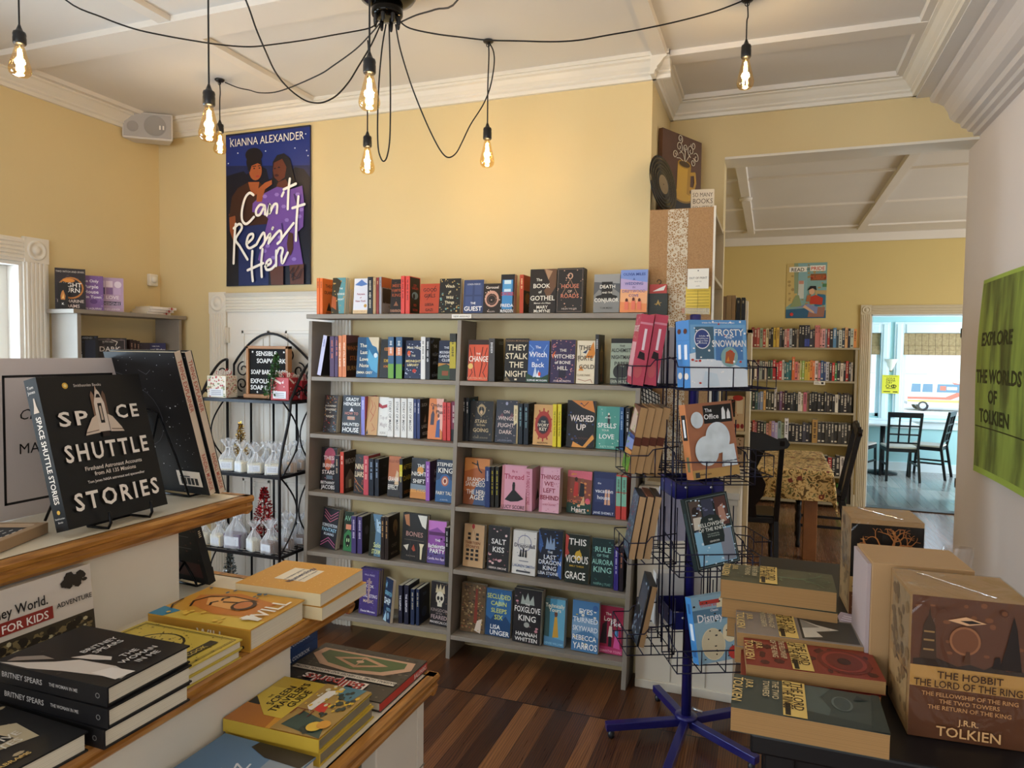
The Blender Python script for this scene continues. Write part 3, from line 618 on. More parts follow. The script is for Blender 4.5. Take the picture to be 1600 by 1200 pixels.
(2,'F',-0.752,-0.638,3.462,0.231,0.025,1,0,'9aa694', "R0 .9 1 1 151515|R0 0 1 .14 3a4038|T.5 .84 .05 151515 THE|T.5 .75 .09 151515 ALCHEMIST'S|T.5 .6 .09 151515 NIGHTMARE|T.5 .46 .09 151515 PAPER|E.35 .28 .22 .14 20241f|E.72 .3 .2 .12 20241f|R.3 .15 .7 .25 20241f|T.5 .07 .08 b8c0b0 ERIN HOLDEN", 'grey green paperback with black cauldron silhouettes'),
(3,'F',-2.502,-2.403,3.52,0.22,0.04,1,0,'2e2320', 'S 51 40 a8763a .05|S 52 24 6a8aa0 .05|S 53 20 a83a34 .05|R.15 .48 .85 .76 2e2320|T.5 .72 .05 e8dcc8 A HUNDRED|T.5 .62 .06 e8dcc8 WHISPERS|T.5 .54 .04 e8dcc8 AT|T.5 .44 .07 e8dcc8 NIGHT', 'dark paperback with busy colourful border'),
(3,'F',-2.372,-2.238,3.52,0.225,0.025,1,0,'20212c', 'T.5 .9 .1 ffffff GRADY|T.5 .78 .1 ffffff HENDRIX|P d8d8e0 .38 .58 .62 .58 .5 .68|T.5 .53 .08 d88a7a HOW TO|R.3 .36 .7 .45 b8a090|T.5 .41 .07 e07a50 SELL A|T.5 .25 .09 ffffff HAUNTED|T.5 .11 .13 ffffff HOUSE', 'black paperback with white block lettering and small house'),
(3,'S',-2.236,-2.21,3.52,0.225,0.025,1,0,'8f8fdc', 'LOVELIGHT:f4f0ff ; R0 0 1 1 c8904a|P d87a90 0 .4 1 .6 1 1 0 1|P 1b1b1b .1 .02 .6 .02 .3 .2', 'lavender blue spine'),
(3,'F',-2.203,-2.128,3.52,0.224,0.025,1,0,'c69760', 'L .04 b0402a .35 .9 .5 .75 .3 .6 .6 .5 .35 .35|L .03 b0402a .6 .85 .8 .7 .6 .5|P 1b1714 0 .02 .2 .02 .1 .15|L .03 a03a26 .5 .3 .8 .15 .5 .1', 'kraft paperback with red handwritten scrawl'),
(3,'F',-2.13,-2.062,3.52,0.223,0.025,1,0,'e7e5df', 'P a82a34 .0 .75 .4 .7 .9 .74 .9 .82 .4 .78 .05 .85|T.6 .48 .1 b8b0b0 Top of|T.6 .3 .12 c0b8b8 Magic|T.6 .08 .07 b8b4ae KIRK', 'white hardback with red bow and grey script'),
(3,'S',-2.061,-2.021,3.518,0.223,0.025,1,0,'eceae6', 'STORY OF MAGIC:5a5a5a', 'white spine, first of four white spines'),
(3,'S',-2.014,-1.977,3.52,0.225,0.025,1,0,'eceae6', 'STORY OF MAGIC:5a5a5a', 'white spine, second of four white spines'),
(3,'S',-1.972,-1.935,3.52,0.225,0.025,1,0,'eceae6', 'STORY OF MAGIC:5a5a5a', 'white spine, third of four white spines'),
(3,'S',-1.929,-1.892,3.52,0.227,0.025,1,0,'eceae6', 'STORY OF MAGIC:5a5a5a', 'white spine, last of four white spines'),
(3,'S',-1.89,-1.872,3.52,0.224,0.025,1,0,'2c3a6e', 'LAURA ROBBINS:f0f0f8', 'thin navy spine, left of two'),
(3,'S',-1.869,-1.849,3.52,0.225,0.025,1,0,'2c3a6e', 'LAURA ROBBINS:f0f0f8 ; R0 0 1 1 1b1b22|T.4 .85 .09 d8d8d8 SUCH|P b89a8a .35 .4 .55 .4 .5 .6|T.4 .3 .1 e8e8e8 LAKE|T.5 .12 .09 e8e8e8 KISSES', 'thin navy spine, right of two'),
(3,'F',-1.803,-1.709,3.52,0.228,0.025,1,0,'d97a35', 'P e8b0a0 .5 1 1 1 1 .2 .75 .3|P 3a2a3a .15 .35 .4 .35 .42 .62 .3 .72 .18 .6|E.3 .76 .07 .05 5a2a20|P 2f4a8a .55 .05 .85 .05 .8 .5 .6 .45|E.7 .58 .07 .05 6a3a28|T.3 .85 .09 3a2a24 On|T.72 .84 .1 3a2a24 the|T.75 .68 .1 3a2a24 Plus', 'orange paperback with dancing couple'),
(3,'S',-1.709,-1.685,3.52,0.214,0.025,1,0,'cf3f3d', 'WE COULD BE SO:4a1010', 'coral red spine, left of two'),
(3,'S',-1.681,-1.659,3.52,0.213,0.025,1,0,'cf3f3d', 'WE COULD BE SO:4a1010', 'coral red spine, right of two'),
(3,'S',-1.655,-1.628,3.52,0.22,0.025,1,0,'7a2440', 'R0 0 1 .3 1b1518;FLIGHT AND FALL:e8d8d0', 'maroon and black spine by the middle post'),
(4, 'S', -1.583, -1.567, 3.513, 0.239, 0.025, 1, 0, '202124', 'HOUSE OF GLASS:f4f4f4', 'thin black spine, left of two white lettered ones'),
(4, 'S', -1.567, -1.548, 3.52, 0.239, 0.025, 1, 0, '202124', 'HOUSE OF GLASS:f4f4f4 ; R0 0 1 1 1f3d48|E.5 .85 .2 .1 5a9ac0|R0 0 1 .4 16262c', 'thin black spine, right of two white lettered ones'),
(4,'F',-1.548,-1.409,3.52,0.22,0.025,1,0,'211f20', 'S 61 30 a8906a .025|E.5 .78 .18 .14 b8a078|E.5 .76 .12 .1 211f20|L .012 c8b088 .5 .95 .5 .7|L .012 c8b088 .3 .85 .5 .6 .7 .85|E.5 .72 .06 .05 d8b890|T.5 .5 .09 cfb890 STARS|T.5 .4 .05 cfb890 WITHIN|T.5 .28 .1 cfb890 GOING|T.5 .09 .04 9a8a70 CLAIRE LEGRAND', 'black paperback with gold ornamental emblem'),
(4,'F',-1.394,-1.267,3.52,0.23,0.025,1,0,'24222e', 'S 62 26 b89a98 .03|P 6a3a44 .15 .6 .45 .55 .3 .7|P 6a3a44 .85 .62 .6 .55 .75 .72|E.5 .92 .06 .04 9a98b0|T.5 .73 .08 d8c0b8 ON|T.5 .58 .1 d8c0b8 WINGS|T.5 .42 .1 d8c0b8 FLIGHT|T.5 .26 .1 d8c0b8 DARK|T.5 .06 .04 8a8898 ALLISON SAFT', 'navy black paperback with winged rose title'),
(4,'S',-1.285,-1.261,3.52,0.208,0.025,1,0,'dfcfa6', 'OTHER BIRDS:8a6a3a', 'cream spine tucked before dark pair'),
(4,'S',-1.259,-1.234,3.52,0.219,0.025,1,0,'1c2630', 'THE FALLING HOUSE:8fb8c0', 'dark teal spine, left of two'),
(4,'S',-1.228,-1.201,3.52,0.22,0.025,1,0,'1c2630', 'THE FALLING HOUSE:8fb8c0 ; R0 0 1 1 1c2428|S 7 14 6a7a70 .06|T.5 .2 .07 8a9a90 HUSK', 'dark teal spine, right of two'),
(4,'F',-1.176,-1.063,3.52,0.214,0.025,1,0,'d0a063', 'S 65 8 7a2a20 .03|E.5 .5 .42 .34 a8342a|L .07 a8342a .5 .9 .5 .1|L .07 a8342a .1 .65 .9 .35|L .07 a8342a .1 .35 .9 .65|L .07 a8342a .28 .85 .72 .15|L .07 a8342a .72 .85 .28 .15|E.5 .5 .3 .23 5a1a1c|E.5 .5 .25 .2 1b1a26|T.5 .58 .05 e8d8c0 THE|T.5 .5 .08 e8d8c0 IVORY|T.5 .4 .09 e8d8c0 KEY|T.5 .06 .05 6a4a2a AKSHAYA', 'gold paperback with red ornate medallion'),
(4,'S',-1.062,-1.041,3.506,0.224,0.025,1,0,'e2cf35', 'THE HOUSE IN THE PINES:3a3a10', 'yellow spine, left of two'),
(4,'S',-1.035,-1.014,3.505,0.225,0.025,1,0,'e2cf35', 'THE HOUSE IN THE PINES:3a3a10 ; R0 0 1 1 191c1b|S 6 16 2f5a44 .1|T.5 .4 .1 5a8a70 OMU', 'yellow spine, right of two'),
(4,'F',-0.992,-0.841,3.52,0.243,0.025,1,0,'1d1a1c', 'P d8863e .15 1 .9 1 1 .75 .55 .85|P e09a4a .25 .12 .6 .02 .95 .3 1 .2 .7 0 .2 0|S 71 20 3a4a7a .05|L .02 1b1a1c .5 .95 .6 .88 .75 .97|T.55 .63 .15 f4e6dc WASHED|T.52 .44 .14 f4e6dc UP|T.5 .2 .05 5a3a34 ANA ROGAN', 'large black paperback with orange moon corners'),
(4,'F',-0.832,-0.712,3.52,0.218,0.025,1,0,'4f9c8e', 'R.1 .0 .4 1 5aa698|S 72 18 e8f0ea .03|E.52 .82 .04 .03 e8e0d0|R.48 .58 .58 .74 2a2a30|E.53 .76 .05 .04 3a2a24|T.5 .74 .05 f4f6f0 THIS|T.45 .56 .12 f8faf6 SPELLS|T.4 .44 .05 dfe8e0 YOUR|T.46 .3 .12 f8faf6 LOVE|T.5 .06 .05 b8e0d4 KATE ROBB', 'teal green paperback with white block title'),
(4,'S',-0.71,-0.689,3.52,0.221,0.025,1,0,'2f5a8c', 'THE LOVE HYPOTHESIS:b8d8f0', 'blue spine near the right end'),
(4,'S',-0.681,-0.658,3.52,0.219,0.025,1,0,'1e1c1e', 'A HALF A PAST LIFE:f0f0f0', 'black spine with white capitals at the right end'),
(5,'F',-2.525,-2.412,3.52,0.25,0.035,1,0,'20191c', 'E.55 .78 .36 .22 b8506a|E.45 .6 .22 .14 c8603e|S 81 16 d87a90 .04|T.55 .76 .1 f4e8e4 THESE|T.55 .58 .1 f4e8e4 BURNING|T.5 .42 .1 f4e8e4 STARS|R.4 .25 .8 .34 6a7888|T.5 .17 .07 f4f0f0 BETHANY|T.55 .07 .1 f4f0f0 JACOBS', 'pink planet paperback with white capitals'),
(5,'S',-2.391,-2.356,3.477,0.218,0.025,1,0,'1c1d28', 'STEEL TIDE:d8c0a0', 'thin black spine before the red one'),
(5,'S',-2.35,-2.324,3.475,0.243,0.025,1,0,'c8402e', 'DARK MAN:f0e0d0 ; R0 0 1 1 3a2a24|T.55 .76 .14 d8d0c8 WIDOW|P 8a7464 .15 .1 .15 .36 .5 .56 .85 .36 .85 .1|R.4 .1 .6 .3 d8c8a0|T.5 .06 .08 7a6a5a HOUSE', 'red spine with brown house cover'),
(5,'F',-2.274,-2.205,3.5,0.226,0.025,1,0,'1f1614', 'S 83 16 8a3a22 .1|T.5 .7 .15 f0d8b0 NINE|T.5 .5 .15 f0d8b0 LIARS|L .05 b87a3a 0 .4 .4 .25 1 .1|L .05 b87a3a .2 .2 .6 .05', 'black paperback with jagged cream title'),
(5,'S',-2.199,-2.165,3.488,0.229,0.025,1,0,'c24a58', 'WAX CANDY ROSE:f0c0b8 ; R0 0 1 1 a83a40', 'rose pink spine'),
(5,'S',-2.162,-2.13,3.486,0.216,0.025,1,0,'1d2330', 'FADE IN BONES:a8c0e0', 'midnight blue spine, left of two'),
(5,'S',-2.127,-2.099,3.492,0.214,0.025,1,0,'1d2330', 'FADE IN BONES:a8c0e0 ; R0 0 1 1 16171c|T.5 .78 .07 4a4a52 THE|T.5 .45 .08 4a4a52 NIGHT|T.5 .3 .08 3a3a48 RUN', 'midnight blue spine, right of two'),
(5,'F',-2.054,-1.973,3.509,0.23,0.025,1,0,'b8683a', 'R0 0 1 .4 241c1a|P d8b890 .55 .3 .9 .3 .85 .6 .7 .66 .6 .5|T.5 .88 .07 7a3a22 ELLE KEN|T.45 .44 .13 f0e8dc GRAHAM|T.45 .24 .13 f0e8dc EFFECT', 'burnt orange and black sports romance paperback'),
(5,'S',-1.968,-1.948,3.498,0.226,0.025,1,0,'33323a', 'R0 .55 1 .85 d8c83a;AFTER DARK:f0e8a0 ; R0 0 1 1 1d1a16|T.5 .78 .14 e0bf4a AFTER|T.5 .5 .14 e0bf4a DARK|T.5 .14 .09 d0863a DIDION', 'grey yellow banded spine with gold lettered cover'),
(5,'F',-1.912,-1.806,3.52,0.228,0.025,1,0,'201d22', 'P c8843a 0 .0 1 0 1 .2 0 .24|P 7a8896 0 .22 1 .18 1 .34 0 .36|E.58 .7 .2 .1 d8953a|T.6 .82 .09 f0ece4 THE|T.5 .62 .11 f0ece4 NIGHT|T.52 .44 .11 f0ece4 SHIFT|T.5 .2 .08 e8b060 JESS KIDD', 'black paperback with orange moon over water'),
(5,'S',-1.803,-1.777,3.503,0.222,0.025,1,0,'9a5fb4', 'DAY IN THE HALL:f0d8f8 ; R0 0 1 1 4a2a56|T.6 .7 .16 e8d0f0 HI|T.6 .5 .12 e8d0f0 FIN', 'violet pink spine'),
(5,'F',-1.74,-1.627,3.496,0.233,0.025,1,0,'233f66', 'P 2f5a8a 0 0 1 0 1 .5 .5 .6 0 .5|P 1b2a44 0 .7 1 .6 1 1 0 1|E.5 .5 .3 .17 345f94|E.5 .5 .2 .12 b86a50|E.5 .5 .13 .08 e8c8b0|E.5 .5 .07 .05 7a2a20|T.5 .9 .09 f4f0e8 STEPHEN|T.5 .76 .13 f4f0e8 KING|T.5 .22 .09 f0e8d8 FAIRY TALE|T.5 .06 .04 a8b8d0 A NOVEL', 'blue spiral stairwell hardback with white lettering'),
(6,'F',-1.58,-1.426,3.52,0.254,0.035,1,0,'b8642e', 'P d88a44 0 1 1 1 1 .75 .5 .8 0 .7|P 3f5580 0 .0 1 0 1 .6 .6 .5 .4 .3|P 8a4a26 0 0 .4 0 .5 .2 0 .3|L .04 1f1a1a .3 .9 .55 .85 .5 .95|L .05 1f1a1a .5 .9 .6 .75 .7 .7|T.55 .55 .09 f4ece0 BRANDON|T.52 .45 .11 f4ece0 SANDERSON|T.55 .28 .11 f4ece0 THE HERO|T.8 .2 .04 f4ece0 OF|T.55 .17 .11 f4ece0 AGES', 'orange and blue fantasy paperback with dark leaping figure'),
(6,'S',-1.438,-1.408,3.493,0.22,0.025,1,0,'2b3a6a', 'MISTBORN:c8d0e8', 'navy spine before black and yellow pair'),
(6,'S',-1.409,-1.387,3.502,0.221,0.025,1,0,'23221e', 'FOLK LEGENDS OF THE LINES:d8c83a', 'black and yellow spine, left of two'),
(6,'S',-1.382,-1.36,3.504,0.222,0.025,1,0,'23221e', 'FOLK LEGENDS OF THE LINES:d8c83a ; R0 0 1 1 1d1c1a', 'black and yellow spine, right of two'),
(6,'F',-1.336,-1.198,3.473,0.233,0.04,1,0,'d99cae', 'R0 0 .12 1 c07a80|T.52 .88 .06 a02a4a By a|T.5 .76 .13 a8304e Thread|E.5 .6 .05 .03 1b181a|P 1b181a .44 .58 .56 .58 .55 .45 .45 .45|P 1b181a .47 .46 .53 .46 .92 .26 .7 .2 .4 .18 .15 .22|T.5 .07 .09 3a2a30 LUCY SCORE', 'pink paperback with black dress, faced out'),
(6,'S',-1.209,-1.163,3.485,0.226,0.025,1,0,'d99cae', 'BY A THREAD LUCY SCORE:a02a4a ; R0 0 1 1 d99cae|P 1b181a .5 .2 .9 .25 .7 .5', 'thick pink spine beside the faced out copy'),
(6,'F',-1.122,-1.012,3.476,0.233,0.05,1,0,'dba7b8', 'R0 0 .15 1 c98a9c|S 92 40 a8506a .025|T.5 .8 .11 8a2038 THINGS|T.45 .65 .11 8a2038 WE|T.48 .5 .11 8a2038 LEFT|T.5 .34 .11 8a2038 BEHIND|T.5 .18 .04 b05a70 LUCY SCORE', 'thick pink paperback with four line red title'),
(6,'F',-0.984,-0.85,3.519,0.22,0.025,1,0,'8a4a3a', 'R0 0 1 .3 23443c|P d86a7a 0 1 1 1 1 .8 0 .85|S 95 20 d88a4a .07|P c83a34 .26 .4 .46 .4 .45 .72 .3 .74|E.36 .8 .06 .05 3a221a|P 22222a .5 .4 .72 .4 .7 .7 .54 .72|E.62 .78 .06 .05 8a5a40|P d8b888 .55 .2 .75 .2 .7 .42|E.86 .3 .1 .07 e05a7a|T.5 .28 .08 e07a5a HOMETOWN|T.5 .18 .07 f4e4d8 to|T.5 .1 .12 f4ece4 Heart|T.6 .03 .04 e8d8c8 Mae Gordon', 'colourful paperback with couple before orange town'),
(6,'F',-0.845,-0.723,3.515,0.222,0.025,1,0,'2b3560', 'R.1 .3 .9 .85 35406c|P d8a888 .52 .25 .62 .25 .62 .6 .54 .6|P d8a888 .66 .25 .78 .25 .74 .6 .66 .6|T.28 .74 .05 e8ecf4 the|T.5 .57 .1 e8ecf4 vacation|T.48 .42 .1 e8ecf4 house|T.5 .06 .06 d0d8e8 JANE SHEMILT', 'navy paperback with lower case white title'),
(6,'S',-0.712,-0.687,3.471,0.225,0.025,1,0,'cf4a44', 'R0 .62 1 .97 7ab8a0;R0 .3 1 .6 8ac0a8;DARLING GIRL:4a1a1a', 'red and mint spine, left of two'),
(6,'S',-0.684,-0.658,3.472,0.223,0.025,1,0,'cf4a44', 'R0 .62 1 .97 7ab8a0;R0 .3 1 .6 8ac0a8;DARLING GIRL:4a1a1a', 'red and mint spine, right of two'),
(7,'F',-2.525,-2.407,3.52,0.239,0.045,1,0.12,'1f1e26', 'L .03 c86a8a .1 .95 .5 .8 .95 .95|L .03 c86a8a .1 .88 .5 .73 .95 .88|L .03 d0708a .1 .8 .5 .66 .95 .8|L .03 c86a9a .05 .05 .5 .2 .95 .05|L .03 c86a9a .05 .12 .5 .27 .95 .12|T.5 .58 .08 e8eef4 SCIENCE FICTION|T.5 .47 .1 a8d8f0 FANTASY|T.5 .36 .07 d8e4f0 KUANG', 'black paperback with pink arcs and pale blue title'),
(7,'F',-2.36,-2.295,3.52,0.231,0.025,1,0,'1f3324', 'P 3a7a4a 0 0 1 0 1 .45 .5 .55 0 .4|E.5 .26 .28 .16 101812|E.4 .28 .06 .05 b8d8a0|E.62 .28 .06 .05 b8d8a0|E.5 .14 .04 .02 d8f0b0|R.2 .55 .8 .68 d88a6a|T.5 .84 .14 8ac0a0 AVE', 'green paperback with glowing skull'),
(7,'S',-2.289,-2.256,3.5,0.221,0.025,1,0,'4a3f72', 'EVERYONE KNOWS:e0d8f0', 'violet spine, left of two'),
(7,'S',-2.252,-2.219,3.507,0.219,0.025,1,0,'4a3f72', 'EVERYONE KNOWS:e0d8f0 ; R0 0 1 1 1c1a1e|E.4 .6 .16 .12 4a4a50', 'violet spine, right of two'),
(7,'F',-2.165,-2.082,3.49,0.24,0.025,1,0,'5c7f9a', 'P 23281e 0 0 .45 0 .5 .6 .2 1 0 1|P a8c4d8 .5 .9 1 .8 1 .55 .6 .6|S 98 12 2f3a28 .08|T.68 .28 .13 dfe49a Solo|T.62 .12 .12 dfe49a STORM', 'stormy blue paperback with pale yellow title'),
(7,'S',-2.061,-2.038,3.452,0.247,0.025,1,0,'2a1f1c', 'HALF MEDUSA BLOOD:d8a870', 'dark brown spine, left of two'),
(7,'S',-2.037,-2.012,3.454,0.249,0.025,1,0,'2a1f1c', 'HALF MEDUSA BLOOD:d8a870 ; R0 0 1 1 221a17|E.6 .72 .2 .16 8a6a44|E.6 .6 .1 .12 6a4a34|T.5 .3 .08 8a7a6a CAST|T.5 .12 .06 8a7a6a MEDUSA', 'dark brown spine, right of two'),
(7,'F',-1.955,-1.789,3.496,0.264,0.025,1,0,'1f1c1b', 'P b87a50 .05 .95 .15 .75 .3 .72 .25 .98|P e0dcd0 .6 .98 .8 .75 .95 .7 .98 .98|T.5 .57 .11 b88a80 BONES|R.1 .43 .9 .44 6a5a50|R.36 .05 .37 .4 5a4a44|R.66 .05 .67 .4 5a4a44|P a84a34 .42 .25 .5 .35 .58 .22 .5 .2|P e0d4b0 .78 .05 .84 .05 .86 .3 .92 .38 .72 .38 .76 .3|P d8d0c0 .08 .3 .3 .34 .25 .2|T.4 .1 .03 8a7a70 ELLIE CRAINE', 'black hardback with bones in a grid'),
(7,'F',-1.784,-1.671,3.487,0.236,0.025,1,0,'8f4fa0', 'P c77ac8 0 .75 .5 .85 1 .7 1 1 0 1|P 5a4a8a 0 0 1 0 1 .25 0 .3|S 99 16 3a1f44 .07|R.05 .66 .95 .74 5a2a60|T.55 .55 .06 ffffff THE|T.5 .42 .11 ffffff Bachelorette|T.55 .3 .11 ffffff PARTY|T.5 .12 .06 f4e0f8 Camilla Ann Ajayi', 'purple paperback with white script title'),
(7,'S',-1.663,-1.638,3.467,0.218,0.025,1,0,'1b1b1d', 'DARK SHORE INN:e8e8e8', 'thin black spine leaning on the middle post'),
(8,'F',-1.578,-1.453,3.52,0.234,0.028,1,0,'cfa97d', 'E.45 .95 .07 .06 a82a24|L .012 8a5a3a .45 .9 .3 .7|L .012 8a5a3a .45 .9 .6 .7|R.2 .74 .34 .8 1f1a18|R.6 .74 .74 .8 1f1a18|R.2 .64 .34 .7 1f1a18|R.6 .64 .74 .7 1f1a18|T.45 .57 .07 8a4a2a THIRTEEN|T.45 .48 .07 8a4a2a STOREYS|R.15 .36 .3 .42 1f1a18|R.38 .36 .52 .42 1f1a18|R.62 .36 .76 .42 1f1a18|R.15 .26 .3 .32 1f1a18|R.38 .26 .52 .32 1f1a18|R.62 .26 .76 .32 1f1a18|R.15 .16 .3 .22 1f1a18|R.38 .16 .52 .22 1f1a18|R.62 .16 .76 .22 1f1a18', 'tan paperback with black windows in rows'),
(8,'F',-1.433,-1.302,3.52,0.24,0.03,1,0,'221f21', 'S 101 14 d8a0a4 .09|S 102 10 e8c4c0 .07|S 103 10 8a5a60 .06|R.08 .36 .92 .74 221f21|T.5 .66 .13 f4f0ec SALT|T.5 .48 .13 f4f0ec KISS|T.5 .06 .05 e8d8d4 SIERRA SIMONE', 'black paperback with pink flowers'),
(8,'F',-1.287,-1.148,3.52,0.232,0.035,1,0,'dcd7d0', 'S 104 20 6a6a80 .03|E.5 .72 .3 .19 8a8aa8|E.5 .72 .27 .17 dcd7d0|L .01 5a5a78 .5 .95 .5 .55|L .01 5a5a78 .25 .7 .75 .7|T.5 .67 .1 34344a Dragonfall|P 1b1b20 .3 .4 .4 .4 .38 .56 .33 .56|P 1b1b20 .42 .4 .5 .4 .5 .6 .44 .6|P 1b1b20 .54 .4 .62 .4 .6 .57 .55 .57|R.3 .3 .7 .32 7a7a88|T.5 .2 .07 6a7aa0 LAUREN SMITH|R.2 .05 .8 .09 4a4a50', 'white paperback with black silhouettes and ring'),
(8,'F',-1.14,-1.005,3.52,0.252,0.035,1,0,'1c2233', 'P 3f64a8 0 1 .2 .7 .1 .5 0 .6|P 3f64a8 1 .6 .9 .4 .8 .1 1 0|S 105 26 4a74b8 .05|P 8aa0c0 .3 .6 .35 .85 .45 .7 .5 .9 .57 .7 .67 .85 .7 .6|T.5 .54 .05 e8ecf4 THE|T.5 .44 .1 e8ecf4 LAST|T.5 .33 .1 e8ecf4 DRAGON|T.5 .21 .1 e8ecf4 KING|T.45 .1 .07 e8ecf4 LEIA STONE', 'black and blue paperback with silver crown'),
(8,'F',-0.985,-0.854,3.5,0.248,0.03,1,0,'222a24', 'P b8443c 0 1 .15 .95 .1 .7 .18 .6 0 .5|E.55 .57 .14 .1 d0a83a|P d0a83a .35 .5 .6 .7 .75 .5|T.5 .86 .15 f4f0e8 THIS|T.5 .5 .17 f4f0e8 VICIOUS|T.5 .35 .04 d0a83a EMILY THIEDE|T.45 .16 .17 f4f0e8 GRACE', 'black paperback with tall white condensed title'),
(8,'F',-0.841,-0.724,3.498,0.244,0.02,1,0,'1d3436', 'S 106 40 3a6a64 .05|R.2 .2 .8 .9 1d3436|T.5 .78 .12 9ad0c4 RULE|T.5 .65 .06 9ad0c4 OF THE|T.5 .52 .12 9ad0c4 AURORA|T.5 .36 .13 9ad0c4 KING|T.5 .06 .05 7aa8a0 NISHA J TULI', 'dark teal paperback with mint lettering'),
(8,'S',-0.718,-0.694,3.481,0.228,0.025,1,0,'3a2f80', 'CURSED CROWNS THE END:e0dcf8', 'violet blue spine behind the wire rack'),
(8,'S',-0.69,-0.668,3.478,0.225,0.025,1,0,'241d26', 'DARK PALACE KING:d88a6a', 'black spine with orange lettering behind the wire rack'),
(9,'S',-2.347,-2.325,3.492,0.205,0.025,1,0,'7a2632', 'RED VEIL:d8b060', 'dark red spine low by the counter edge, left of two'),
(9,'S',-2.317,-2.292,3.486,0.21,0.025,1,0,'7a2632', 'RED VEIL:d8b060 ; R0 0 1 1 1c1718', 'dark red spine low by the counter edge, right of two'),
(9,'F',-2.245,-2.114,3.511,0.264,0.045,1,0,'4a3a7c', 'S 111 30 5a4a90 .05|T.5 .87 .04 c8c0e0 PAUL PEREZ|T.5 .72 .06 e0c8b0 THE|T.5 .63 .07 f0e8e8 BOOK|T.5 .54 .06 e0c8b0 OF|T.5 .42 .08 f0e8f4 EVERLASTING|T.5 .3 .07 e0c8b0 MAGIC|R.45 .25 .55 .8 a88a90|T.5 .08 .05 f0e8f4 Daniel Moreno', 'purple hardback with key shaped title'),
(9,'F',-2.059,-1.973,3.472,0.244,0.02,1,0,'22304a', 'P 8ab8d0 .0 .85 .3 .9 .2 .75|P a8c8d8 .05 .0 .5 0 .4 .25|S 113 14 4a6a8a .08|T.5 .66 .1 8ac8e0 GENERATION|T.45 .48 .16 e8f4f8 SHIP|T.7 .3 .08 8ab8d0 KEITH|E.7 .15 .15 .08 7a98b0', 'navy and ice blue paperback angled outwards'),
(9,'S',-1.948,-1.923,3.458,0.219,0.025,1,0,'1e1f34', 'THE SLEEPLESS:f0f0fa', 'dark navy spine, left of the white lettered pair'),
(9,'S',-1.911,-1.882,3.457,0.225,0.025,1,0,'1e1f34', 'THE SLEEPLESS:f0f0fa ; R0 0 1 1 1a1b2a', 'dark navy spine, right of the white lettered pair'),
(9,'S',-1.871,-1.847,3.46,0.205,0.025,1,0,'23304e', 'EVIL BIRD KALEIDO:d8d0b0', 'navy spine with cream words, left of two'),
(9,'S',-1.837,-1.817,3.461,0.208,0.025,1,0,'23304e', 'EVIL BIRD KALEIDO:d8d0b0 ; R0 0 1 1 171d30|E.5 .3 .25 .14 2c3a5c|T.5 .8 .08 5a6a8a TIDE', 'navy spine with cream words, right of two'),
(9,'F',-1.769,-1.647,3.494,0.24,0.025,1,0,'1e191c', 'S 115 20 8a6a50 .03|P c8b894 .25 .75 .3 .95 .4 .82 .5 .97 .58 .82 .7 .95 .75 .75|E.5 .64 .22 .15 d8d0bc|R.38 .44 .62 .56 d8d0bc|E.41 .63 .07 .05 1e191c|E.59 .63 .07 .05 1e191c|P 1e191c .47 .54 .53 .54 .5 .6|T.5 .36 .08 9a8a88 KINGDOM|T.5 .28 .04 9a8a88 OF THE|T.5 .2 .1 b8a0a0 FEARED|T.5 .08 .06 d8d0cc MANISCALCO', 'black paperback with crowned skull'),
(10,'F',-1.59,-1.445,3.52,0.267,0.025,1,0,'6a5338', 'S 121 60 9a8058 .06|S 122 40 4a3a2c .06|S 123 20 b85a44 .04|P 8a3a2c .55 .2 .7 .2 .68 .9 .6 .9|P e0d0c0 .6 .05 .85 .0 .9 .3 .7 .25|S 124 16 c8b078 .05', 'brown paperback crowded with tiny buildings'),
(10,'F',-1.439,-1.29,3.52,0.254,0.02,1,0,'31679c', 'P 1d4470 0 0 1 0 1 .3 .8 .45 .6 .32 .4 .5 .2 .34 0 .42|P 5a9ac8 .4 .6 .6 .95 .75 .7|T.5 .85 .11 d8e070 SECLUDED|T.5 .7 .1 d8e070 CABIN|T.52 .55 .1 d8e070 SLEEPS|T.52 .41 .11 d8e070 SIX|T.4 .2 .1 ffffff LISA|T.58 .08 .11 ffffff UNGER', 'blue paperback with yellow hand lettered title'),
(10,'F',-1.268,-1.108,3.492,0.282,0.06,1,0,'221f22', 'S 125 10 c88a94 .07|S 126 16 8a6a78 .05|P a8b0a8 .25 .72 .3 .9 .4 .78 .5 .94 .58 .78 .7 .9 .75 .72|R.05 .42 .95 .7 221f22|T.5 .72 .04 f0ece8 THE|T.5 .63 .12 f4f0ec FOXGLOVE|T.5 .47 .12 f4f0ec KING|E.5 .34 .1 .05 a8a8a0|T.5 .17 .08 f4f0ec HANNAH|T.5 .07 .08 f4f0ec WHITTEN', 'large black paperback with silver crown and white title'),
(10,'F',-1.094,-0.981,3.505,0.248,0.04,1,0,'4a8fb0', 'R0 0 .25 1 3a5a5c|P 6aaecc .5 0 1 0 1 1 .6 1|P d0a040 .42 .18 .72 .2 .62 .62 .5 .62|E.56 .68 .08 .06 6a4434|P 5a8fb8 .0 0 1 0 1 .15 0 .2|T.5 .86 .09 f4f0d8 Technically|T.5 .77 .09 f4f0d8 Yours|T.5 .06 .05 9ad0e8 DENISE WILLIAMS', 'teal paperback with woman in gold dress'),
